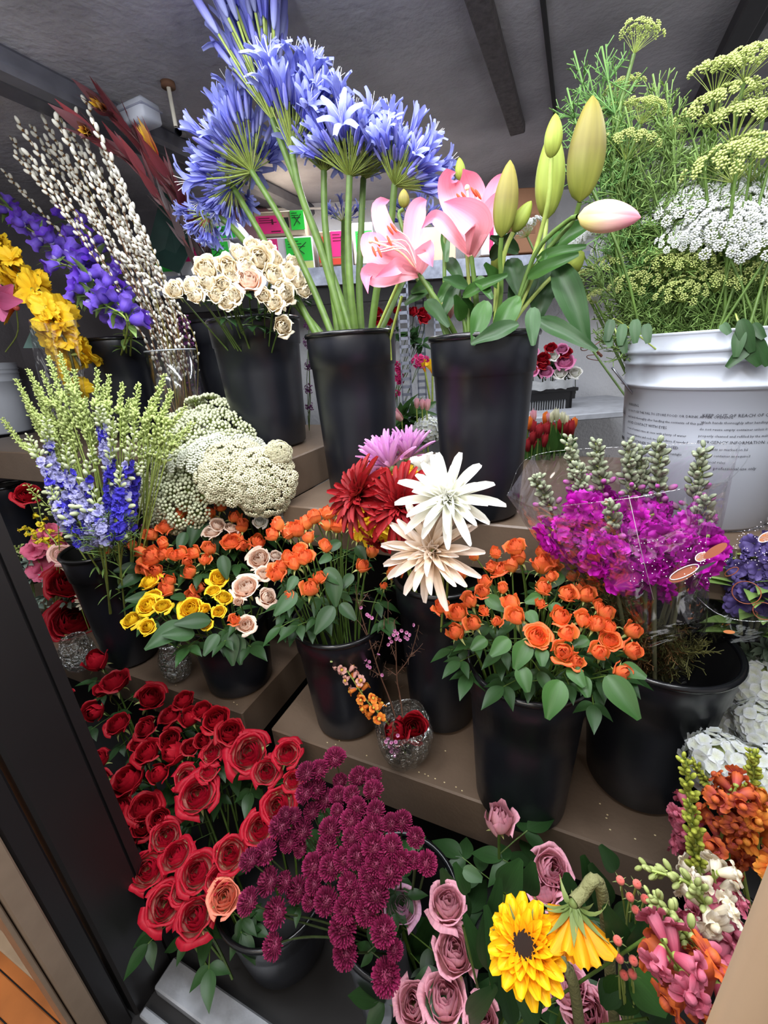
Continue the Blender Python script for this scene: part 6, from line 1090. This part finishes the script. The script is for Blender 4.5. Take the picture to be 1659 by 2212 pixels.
waxsprig('pink waxflower sprig leaning left out of the glass bowl', [(845,1520),(822,1460),(800,1390),(775,1310),(768,1265)], yx, [[(822,1460),(790,1440),(765,1430)],[(812,1425),(828,1370),(830,1330)],[(800,1390),(780,1350),(760,1330)],[(775,1310),(795,1280)],[(800,1400),(812,1390),(822,1400)]], [(798,1332),(803,1335),(793,1328),(779,1312),(817,1415),(776,1424),(784,1430),(797,1430),(793,1438),(826,1458),(790,1425),(799,1442)], hb + (0, 0, .03))
waxsprig('pink waxflower sprig standing upright out of the glass bowl', [(865,1510),(858,1470),(855,1400),(852,1340)], yx + .01, [[(858,1455),(885,1420),(900,1370),(905,1350)],[(856,1430),(840,1370),(838,1300)],[(858,1460),(830,1440)],[(880,1425),(905,1400)]], [(843,1378),(850,1372),(858,1368),(862,1375),(855,1380),(868,1362),(878,1366),(886,1372),(892,1350),(874,1376),(846,1386),(838,1392),(852,1362),(864,1384),(880,1380)], hb + (.005, 0, .03))
for (x, y_) in [(834,1600),(846,1605),(854,1602),(842,1612),(858,1586),(846,1622),(850,1630)]: pass
waxsprig('short pink waxflower sprig hanging down the front of the glass bowl', [(850,1560),(848,1590),(846,1620)], hb[1] - .058, [[(850,1580),(836,1600)],[(848,1600),(856,1610)]], [(834,1602),(846,1605),(855,1603),(842,1612),(859,1588),(846,1624),(851,1632),(838,1594)], hb + (-.01, -.02, .11))
SO_ = SNP(P_SO, YC); SPK = SNP(petal('snap_salmon', '#e0a09a', '#f0bcae'), YC)
spike('snapdragon_stem', 'snapdragon', 'short orange and pink snapdragon hanging beside the glass bowl', [(822,1545),(790,1510),(750,1450),(722,1420),(712,1408)], hb[1] - .02, [(.0, .42, 'floret', SO_, .026, .024, .8, .2), (.35, .62, 'floret', SPK, .024, .02, .75, .2), (.6, 1.01, 'bud', GB1, .013, .007, .7, .5)], .0065, .0024, STEML, base=hb + (-.02, 0, .08))
# ------------------------------------------------------------------ sunflowers, hypericum, snapdragons and hydrangeas at the bottom right
SUNO = mesh('petals', g_daisy(50, [(13, 1.0, .75), (16, 1.2, .92), (17, 1.42, 1.0)], 1., .155, .5, .12), P_SY)
SUNC = mesh('petals', g_daisy(51, [(11, .5, .8), (14, .8, .95), (15, 1.1, 1.0)], 1., .15, .6, -.12), petal('sunflower_orange', '#e8860c', '#f5ab14', var=.03, vein=.2))
def sunf(px, py, rp, y, me, d, label, base, bend, disc=True):
    P = onY(px, py, y); s = rp * mpp(P); d = nrm(d); t = thing('sunflower', base, label, 'sunflower'); inst('petals', me, t, frame(d, P, s))
    if disc: g = G(); ellips(g, (0, 0, .16), (.36, .36, .16), 20, 8); inst('disc', mesh('disc', g, DISC), t, frame(d, P, s))
    inst('calyx', mesh('calyx', g_calyx(4, .4, 10, 1.1), CALD), t, frame(d, P - d * s * .05, (s * .75, s * .75, s * .75))); g = G(); tube(g, smooth([P - d * s * .15] + bend + [base], 14), .0075, 9); part('stem', g, plain('fuzzy_stem', '#7a7a50', .8, bump=.5, bscale=200), t)
ys = .33
sunf(1137, 2045, 82, ys, SUNO, nrm(toward(onY(1137, 2045, ys)) + (-.25, 0, .1)), 'bright yellow sunflower with a dark centre facing the viewer', onY(1260, 2300, ys + .03), [onY(1185, 2065, ys + .05), onY(1235, 2110, ys + .04)])
sunf(1240, 1965, 88, ys + .04, SUNC, (.15, -.55, -.85), 'orange yellow sunflower drooping with its face turned down', onY(1330, 2250, ys + .06), [onY(1262, 1925, ys + .06), onY(1285, 1900, ys + .07), onY(1305, 1960, ys + .07)], False)
BER = mesh('berry', (lambda g: (ellips(g, (0, 0, .1), (.8, .8, 1.0), 12, 8), ellips(g, (0, 0, 1.1), (.12, .12, .2), 6, 4), g)[-1])(G()), petal('berry_skin', '#f2b09c', '#e4665e', rough=.25, trans=.1, vein=0)); BCX = mesh('calyx', g_calyx(6, .3, 5, 1.6), CALD)
def hyper(label, berries, y, leaves_, base):
    t = thing('hypericum_sprig', base, label, 'berry sprig'); g = G()
    for (x, y_) in berries:
        P = onY(x, y_, y); d = nrm(P - base + (0, -.1, .1)); s = .0066; b = inst('berry', BER, t, frame(d, P, s)); inst('calyx', BCX, b, frame(d, P - d * s * .8, s * 1.1)); tube(g, bez(base, (base + P) / 2 + RNG.normal(0, .008, 3), P - d * s, 8), .0014, 5)
    part('stems', g, STEML, t)
    for (x0, y0, x1, y1, w) in leaves_: A, B = onY(x0, y0, y + .02), onY(x1, y1, y + .0); v = B - A; L = np.linalg.norm(v); g = G(); leaf_g(g, basis(v, nrm(toward(A) + (0, 0, .4)), A, 1), L, w * mpp(A), .15, .25); part('leaf', g, LEAFB if w > 27 else LEAFG, t)
hyper('upper sprig of five coral hypericum berries', [(1340,1902),(1376,1910),(1361,1938),(1393,1942),(1373,1966)], ys + .10, [(1300,1980,1275,1880,22),(1330,2000,1400,1960,22),(1310,1960,1290,1890,20),(1360,2000,1440,1990,20)], onY(1370, 2080, ys + .12))
hyper('lower sprig of coral hypericum berries among broad green leaves', [(1334,2032),(1338,2070),(1368,2075),(1348,2106),(1366,2104)], ys + .04, [(1350,2110,1330,2200,30),(1360,2100,1445,2195,30),(1345,2060,1325,1985,24),(1380,2080,1390,2020,22),(1370,2110,1385,2190,20),(1330,2120,1300,2180,18)], onY(1355, 2240, ys + .06))
# broad dark leaves between the pink roses
t = thing('broad_leaf_greens', onY(1060, 2250, .38), 'broad dark green leaves filling in between the pink roses and sunflowers', 'foliage')
for (x0,y0,x1,y1,w,dy) in [(1060,2100,1075,1930,30,.02),(1100,2180,1060,1990,24,.0),(1000,2000,960,1890,30,.10),(1010,1930,985,1870,10,.06),(1090,1930,1120,1865,26,.06),(1140,1930,1150,1870,18,.08),(1040,2090,1010,1990,18,.03),(1110,2212,1085,2110,14,-.02),(1140,2212,1165,2150,12,-.02),(1010,2200,1060,2140,16,-.02),(900,2100,930,1980,20,.08),(920,2120,880,2010,18,.08),(1230,1930,1225,1890,14,.08),(1160,2212,1120,2150,16,-.03),(1000,1880,1042,1900,10,.06),(1400,2212,1440,2110,26,.05),(1440,2150,1500,2090,22,.08),(1420,2000,1470,2060,24,.10),(1330,1880,1300,1830,14,.14)]:
    A, B = onY(x0, y0, .36 + dy), onY(x1, y1, .36 + dy); v = B - A; L = np.linalg.norm(v); g = G(); leaf_g(g, basis(v, nrm(toward(A) + (0, 0, .4)), A, 1), L, w * mpp(A), .1, .25, .08); part('leaf', g, LEAFG, t)
g = G()
for (x, y_) in [(1060, 2100), (1100, 2180), (1000, 2000), (1090, 1930), (920, 2110), (1420, 2010), (1400, 2200)]: tube(g, [WM[t.name][:3, 3], onY(x, y_, .37)], .002, 5)
part('stems', g, STEMG, t)
SPI = SNP(P_SN, P_SN); SRU = SNP(P_SD, P_SD); SOR = SNP(P_SO, P_SO); SWH = SNP(petal('snap_cream', '#e8d8b8', '#f2ead8'), P_CR); YGB2 = [budmesh('yg', P_YG, .3)]; GB3 = [budmesh('g3', petal('snap_green2', '#98a458', '#c8d088'), .3)]
SN = [([(1530,1960),(1505,1860),(1495,1760),(1480,1640)], .50, [(.0,.25,'floret',SWH,.030,.03,.8,.2),(.25,1.01,'bud_whorl',YGW,.0175,.012,.2,.15)], 'tall snapdragon with a long olive bud spike in front of the hydrangeas'),
      ([(1590,1830),(1560,1720),(1530,1690),(1495,1645)], .66, [(.3,1.01,'bud_whorl',YGW,.0165,.011,.2,.15)], 'thin olive snapdragon spike leaning behind the tall one'),
      ([(1600,1850),(1610,1760),(1625,1690),(1628,1625)], .60, [(.0,.5,'floret',SRU,.034,.027,.8,.2),(.45,1.01,'bud_whorl',YGW,.0175,.012,.2,.15)], 'snapdragon with an olive tip over the lowest white hydrangea'),
      ([(1545,1880),(1560,1800),(1575,1740),(1590,1700)], .56, [(.0,1.01,'floret',SRU,.035,.03,.8,.2)], 'rust coloured snapdragon left of the orange one'),
      ([(1640,1860),(1635,1790),(1615,1730)], .56, [(.0,1.01,'floret',SOR,.037,.029,.8,.2)], 'orange snapdragon at the right edge below the hydrangeas'),
      ([(1490,1870),(1500,1810),(1480,1740)], .60, [(.0,1.01,'floret',SPI,.029,.026,.8,.2)], 'dusky pink snapdragon hidden behind the tall bud spike'),
      ([(1560,2060),(1535,1980),(1490,1910),(1392,1876)], .38, [(.0,.35,'floret',SPI,.037,.032,.8,.2),(.3,.5,'floret',SWH,.029,.028,.8,.2),(.45,1.01,'bud_whorl',G3W,.019,.012,.2,.15)], 'pink snapdragon whose green tip points left at the shelf corner'),
      ([(1545,2120),(1500,2040),(1450,1980),(1412,1940)], .34, [(.0,.4,'floret',SPI,.035,.030,.8,.2),(.3,1.01,'bud_whorl',G3W,.019,.012,.2,.15)], 'pink snapdragon with thick green buds above the berries'),
      ([(1530,2200),(1500,2130),(1460,2080),(1430,2030)], .30, [(.0,.6,'floret',SRU,.037,.032,.85,.2),(.55,1.01,'floret',SPI,.030,.026,.8,.2)], 'lowest pink and orange snapdragon beside the door stile'),
      ([(1570,2010),(1550,1940),(1540,1880)], .42, [(.0,.5,'floret',SPI,.037,.030,.8,.2),(.5,1.01,'floret',SWH,.029,.028,.8,.2)], 'rose pink and white snapdragon just below the shelf corner')]
for pts, y, z, lab in SN: spike('snapdragon_stem', 'snapdragon', lab, pts, y, z, .0068, .0032, STEML, base=np.array(onY(pts[0][0] + 30, pts[0][1] + 160, y + .05)), y1=y)
HYM = [mesh('florets', g_hydr(s), [P_HY, P_GB]) for s in range(2)]
for (x, y_, rp, y, lab) in [(1632,1480,72,.92,'white hydrangea head nearest the cellophane'),(1592,1562,74,.88,'shaded white hydrangea head touching the wide black bucket'),(1650,1570,70,.84,'white hydrangea head cut by the right edge, middle of the three rows'),(1560,1655,82,.70,'white hydrangea head behind the tallest olive spike'),(1655,1680,78,.70,'white hydrangea head at the right edge above the orange snapdragon')]:
    P = onY(x, y_, y); s = rp * mpp(P) * .95; d = nrm(toward(P) * .6 + (0, 0, .8)); t = thing('hydrangea', np.array([P[0], P[1] + .05, .25]), lab, 'hydrangea'); inst('florets', HYM[x % 2], t, frame(d, P, s, U(0, 6))); g = G(); tube(g, [P, np.array([P[0], P[1] + .05, .25])], .005, 7); part('stem', g, STEMG, t)
bucket('hyd', 0, 0, .05, .42, .14, 'black floor bucket of hydrangeas beyond the shelf end', .8, xy=(.45, .80))
leafy_clump('conifer_greens', 'grey green fuzzy foliage between the cellophane and the top hydrangea', np.array([.5, .95, .4]), [(1580,1420,26),(1610,1410,26),(1640,1425,26),(1655,1400,20),(1560,1450,20),(1570,1480,16)], .95, 26, .022, .25, petal('conifer', '#4a5a4a', '#6a7a68'), 'foliage', .3)
# ------------------------------------------------------------------ flowers on the back bench
def bpt(x, y, d): return onB(x, y, d)
def jar(name, label, px, py, d, h, r, m, cat='jar', rb=.85):
    e = onB(px, py, d); b = np.array([e[0], e[1], ZB]); t = thing(name, b, label, cat); g = G(); lathe(g, [(0, .002), (r * rb, .002), (r, h), (r - .004, h), (r * rb - .004, .01)], 30, 0, T(b)); part('body', g, m, t); return b
BRW = plain('jar_dark', '#1d1e22', .4)
def backrose(px, py, d, rp, kind, label, base, grp=None, name='red_rose', roll=0):
    P = onB(px, py, d); s = rp * mpp(P); dd = nrm(toward(P) + (0, 0, .7)); t = thing(name, base, label, 'rose', grp); inst('bloom', ROSE[kind][0], t, frame(dd, P, s)); g = G(); tube(g, stemline(P, dd, base, .3), .0022, 5); part('stem', g, STEMD, t); return t
jb = jar('glass_jar', 'clear jar of red roses on the back bench behind the agapanthus bucket', 830, 770, 2.3, .12, .06, CLR)
for i, (x, y, r_, k, lab) in enumerate([(815,680,11,'re','far red rose nearest the agapanthus stems'),(818,700,11,'re','far red rose lower and left'),(832,685,8,'re_bud','far small red rose bud'),(857,676,9,'re_bud','far red rose just left of the slotted post'),(893,680,11,'re_bud','far red rose between the two slotted posts'),(912,680,11,'re','far red rose right of the slotted posts, upper'),(918,695,12,'re','far dark red rose right of the posts, lower'),(840,700,9,'re','far red rose half hidden by a green stem')]): backrose(x, y, 2.3, r_, k, lab, jb + (0, 0, .03))
leafy_clump('rose_leaves', 'dark leaves of the far red roses beside the slotted posts', jb + (0, 0, .03), [(850,720,18),(895,735,16),(910,745,18),(880,720,14)], 2.15, 9, .05, .4, LEAFG)
hp = onB(860, 850, 2.15); pb_ = np.array([hp[0], hp[1], ZB])
mass_m = me_mats; me_mats = P_ST; mass('pink_begonia', 'hot pink potted flower left of the slotted post', 'potted plant', [(858,790,10,.6),(860,805,11,.7),(862,820,9,.5),(856,850,8,.4),(905,780,14,.8),(915,775,10,.4)], hp[1], g_fivestar(.45, .32, 5), .017, 34, pb_ + (0, 0, .03)); me_mats = mass_m
for i, (x, y, x1, y1) in enumerate([(918, 788, 930, 870), (934, 792, 934, 880)]):
    P = onB(x, y, 2.1); b = onB(x1, y1, 2.1); t = thing('calla_lily', b, ['yellow calla lily beside the lily bucket, the left one', 'yellow calla lily mostly hidden by the lily bucket'][i], 'calla lily'); s = 14 * mpp(P); g = G(); sheet(g, lambda s_, q: ((.15 + .75 * q ** 2) * np.cos(PI * s_), (.15 + .6 * q ** 2) * np.sin(PI * s_), 1.6 * q + .5 * q * q * (np.cos(PI * s_) < 0)), 20, 8, 0, frame((-.3, -.3, 1), P - (0, 0, s), s)); part('spathe', g, P_YE, t); g = G(); tube(g, [b, P - (0, 0, s)], .005, 6); part('stem', g, STEML, t)
leafy_clump('tulip_leaves', 'green leaves around the far pink tulips', onB(890, 960, 1.95), [(880,905,24),(900,900,24),(885,920,20),(870,900,16)], 1.75, 12, .09, .22, LEAFB)
TU = [mesh('bloom', g_rose(61, 7, .5, 1.5, .01, clo=1.0), [P_PI, STEML]), mesh('bloom', g_rose(62, 7, .5, 1.5, .01, clo=1.0), [petal('tulip_pink', '#e8c0c4', '#e08ab0'), STEML])]
for (x, y, r_, d, lab) in [(868,908,11,(-.4,-.3,.6),'dusky pink far tulip leaning left'),(900,882,8,(0,0,1),'pale pink far tulip, leftmost of three in a line'),(912,884,8,(0,0,1),'pale pink far tulip, middle of three in a line'),(922,886,9,(.1,0,1),'pale pink far tulip touching the lily bucket')]:
    P = onY(x, y, 1.66); s = r_ * mpp(P); t = thing('tulip', P - (0, 0, .2), lab, 'tulip'); inst('bloom', TU[x % 2], t, frame(d, P, (s * .9, s * .9, s))); g = G(); tube(g, [P - (0, 0, .2), P], .003, 5); part('stem', g, STEML, t)
P = onY(923, 930, 1.68); t = thing('hydrangea', P - (0, 0, .15), 'far white hydrangea partly behind the lily bucket', 'hydrangea'); inst('florets', HYM[0], t, frame(toward(P), P, 34 * mpp(P))); g = G(); tube(g, [P, P - (0, 0, .15)], .005, 6); part('stem', g, STEMG, t)
# basket with pink, white and red roses
db = 2.25; z0 = onB(1180, 905, db)[2]; z1 = onB(1180, 836, db)[2]; e0, e1 = bl(1085, 870, db), bl(1243, 850, db)
t = thing('black_crate', onB(1180, 905, db), 'black slatted plastic crate with a clear liner, full of roses', 'crate'); g = G(); M = np.eye(4); M[:3, 0] = BE; M[:3, 1] = BM
boxg(g, (e0, db + .2, z0), (e1 - .02, db + .21, z1), 0, 0, M); boxg(g, (e0, db, z0), (e1 - .02, db + .01, z0 + .04), 0, 0, M); boxg(g, (e0, db, z1 - .07), (e1, db + .01, z1 - .012), 0, 0, M); boxg(g, (e1 - .045, db, z0 + .04), (e1 - .015, db + .01, z1 - .07), 0, 0, M); boxg(g, (e1 - .03, db, z0), (e1 - .018, db + .2, z1), 0, 0, M); boxg(g, (e0, db - .008, z1 - .03), (e1 + .012, db + .21, z1 - .012), .003, 0, M); boxg(g, (e0, db + .01, z0), (e1 - .03, db + .2, z0 + .006), 0, 0, M)
for i in range(26): x = e0 + (e1 - e0 - .05) * i / 26; boxg(g, (x, db, z0 + .04), (x + .0045, db + .006, z1 - .07), 0, 0, M)
part('slats', g, plain('crate_black', '#141417', .4), t, flat=True)
g = G(); boxg(g, (e0, db + .012, z0 + .008), (e1 - .035, db + .19, z1 - .02), 0, 0, M); part('water_tray', g, plain('tray_pale', '#c9ccd2', .6), t, flat=True)
g = G()
def fnl(s, q): e = e0 + (e1 - e0 - .02) * (s + 1) / 2; return e * BE[0] + (db - .01 - .01 * np.sin(e * 60)) * BM[0], e * BE[1] + (db - .01 - .01 * np.sin(e * 60)) * BM[1], z1 - .014 + .045 * q + .004 * np.sin(e * 90)
sheet(g, fnl, 40, 4); part('liner', g, plain('liner_grey', '#a8abae', .35, bump=.4, bscale=40), t)
RB_ = [(1147,806,16,'pi2','lavender pink crate rose, leftmost in the front line'),(1179,808,15,'pi2','lavender pink crate rose, second in the front line'),(1211,811,14,'wh','white crate rose in the middle of the front line'),(1243,809,14,'wh','white crate rose at the right end of the front line'),(1220,788,20,'pi2','largest lavender pink crate rose'),(1173,780,14,'re','red crate rose, the higher of the left pair'),(1172,793,14,'re','red crate rose, the lower of the left pair'),(1197,773,11,'wh','white crate rose bud in the centre'),(1190,757,12,'re','red crate rose at the top centre'),(1214,758,13,'pi2','lavender pink crate rose at the top right'),(1222,768,13,'re','red crate rose at the top right'),(1152,764,12,'pi2','lavender pink crate rose with a curled petal at the top left')]
roseset('pi2', petal('crate_pink', '#d070a0', '#e08cb8'), 20, .95, .85, 2)
for (x, y, r_, k, lab) in RB_: backrose(x, y, db + .04, r_, k, lab, onB(x, 850, db + .06), 'roses in the black crate', {'re': 'red_rose', 'wh': 'white_rose', 'pi2': 'pink_rose'}[k])
leafy_clump('rose_leaves', 'dark leaves between the crate roses', onB(1190, 850, db + .08), [(1160,800,14),(1195,800,14),(1230,815,12),(1200,790,10)], onB(1190, 800, db + .12)[1], 10, .045, .4, LEAFG)
# tulips in front of the crate
TR = mesh('bloom', g_rose(63, 7, .5, 1.5, .01, clo=1.0), [petal('tulip_red', '#8a2028', '#b8323a'), STEML]); TO = mesh('bloom', g_rose(64, 7, .5, 1.6, .01, clo=1.0), [petal('tulip_orange', '#d86a2a', '#ee8a3a'), STEML]); TW = mesh('bloom', g_rose(65, 7, .5, 1.6, .01, clo=1.0), [petal('tulip_cream', '#d8dcae', '#ecebd2'), STEML])
TL = [(1130,910,9,TU[0]),(1152,903,9,TU[0]),(1176,908,9,TO),(1186,905,7,TU[0]),(1192,904,8,TW),(1203,900,9,TW),(1216,905,8,TW),(1224,912,8,TW),(1135,928,11,TR),(1150,930,11,TR),(1140,918,9,TO),(1163,935,11,TR),(1180,932,11,TR),(1195,935,11,TR),(1208,925,11,TR),(1222,930,11,TR),(1235,928,11,TR),(1150,950,10,TR),(1175,955,10,TR),(1200,952,10,TR),(1225,950,10,TR),(1240,918,8,TO),(1160,970,10,TR),(1140,965,10,TR)]
tb = onY(1180, 1010, 1.66)
for i, (x, y, r_, me) in enumerate(TL):
    P = onY(x, y, 1.60 + .06 * math.sin(i)); s = r_ * mpp(P); t = thing('tulip', P - (0, 0, .16), None, 'tulip'); inst('bloom', me, t, frame((U(-.15, .15), -.1, 1), P - (0, 0, s), (s * .9, s * .9, s * 1.1))); g = G(); tube(g, [P - (0, 0, .16), P - (0, 0, s)], .003, 5)
    L = .10; leaf_g(g, basis((U(-.3, .3), U(-.3, .1), 1), (0, -1, .2), P - (0, 0, .12), L), 1, .14, .1, .3, 0, 1); part('stem', g, [STEMG, LEAFB], t); nmq = 'red tulip' if me is TR else 'orange tulip' if me is TO else 'cream tulip' if me is TW else 'pale pink tulip'; FL.setdefault('tu', []).append((t, x, y, nmq))
rows(FL['tu'], 'tulip', 'the tulips below the crate', 'tulips below the crate', 8)
# curly dry twig beside the white pail
g = G(); tube(g, smooth([onB(1300, 770, 2.0), onB(1290, 760, 2.0), onB(1275, 748, 1.98), onB(1262, 745, 1.95), onB(1258, 752, 1.95)], 14), .006, 6); tube(g, smooth([onB(1300, 735, 2.0), onB(1270, 755, 2.0), onB(1255, 755, 1.98), onB(1258, 735, 1.98)], 14), .002, 5); tube(g, smooth([onB(1300, 780, 2.0), onB(1272, 775, 2.0), onB(1270, 768, 1.98), onB(1300, 765, 1.98)], 14), .0018, 5)
tag(part('curly_twig', g, plain('twig_red_brown', '#6a4030', .7)), 'curly brown dry twig sticking out left of the white pail', 'twig')

# crumbs of dry petal on the shelves
g = G()
for (x, y_) in [(905,1668),(918,1672),(925,1676),(940,1682),(960,1690),(985,1700),(998,1708),(962,1622),(707,1604),(725,1608),(733,1600),(792,1632),(1296,1736),(1310,1767),(1318,1792),(1372,1812),(1415,1804),(1312,1760),(380,1480),(505,1517),(512,1522)]:
    P = onZ(x, y_, ZL + .0012); ellips(g, P, (.0022, .0016, .0010), 6, 4)
o = part('petal_crumbs', g, plain('crumb', '#d8c9a0', .8)); tag(o, 'dry pale petal crumbs scattered along the brown shelf edge', 'crumbs', None, 'stuff')
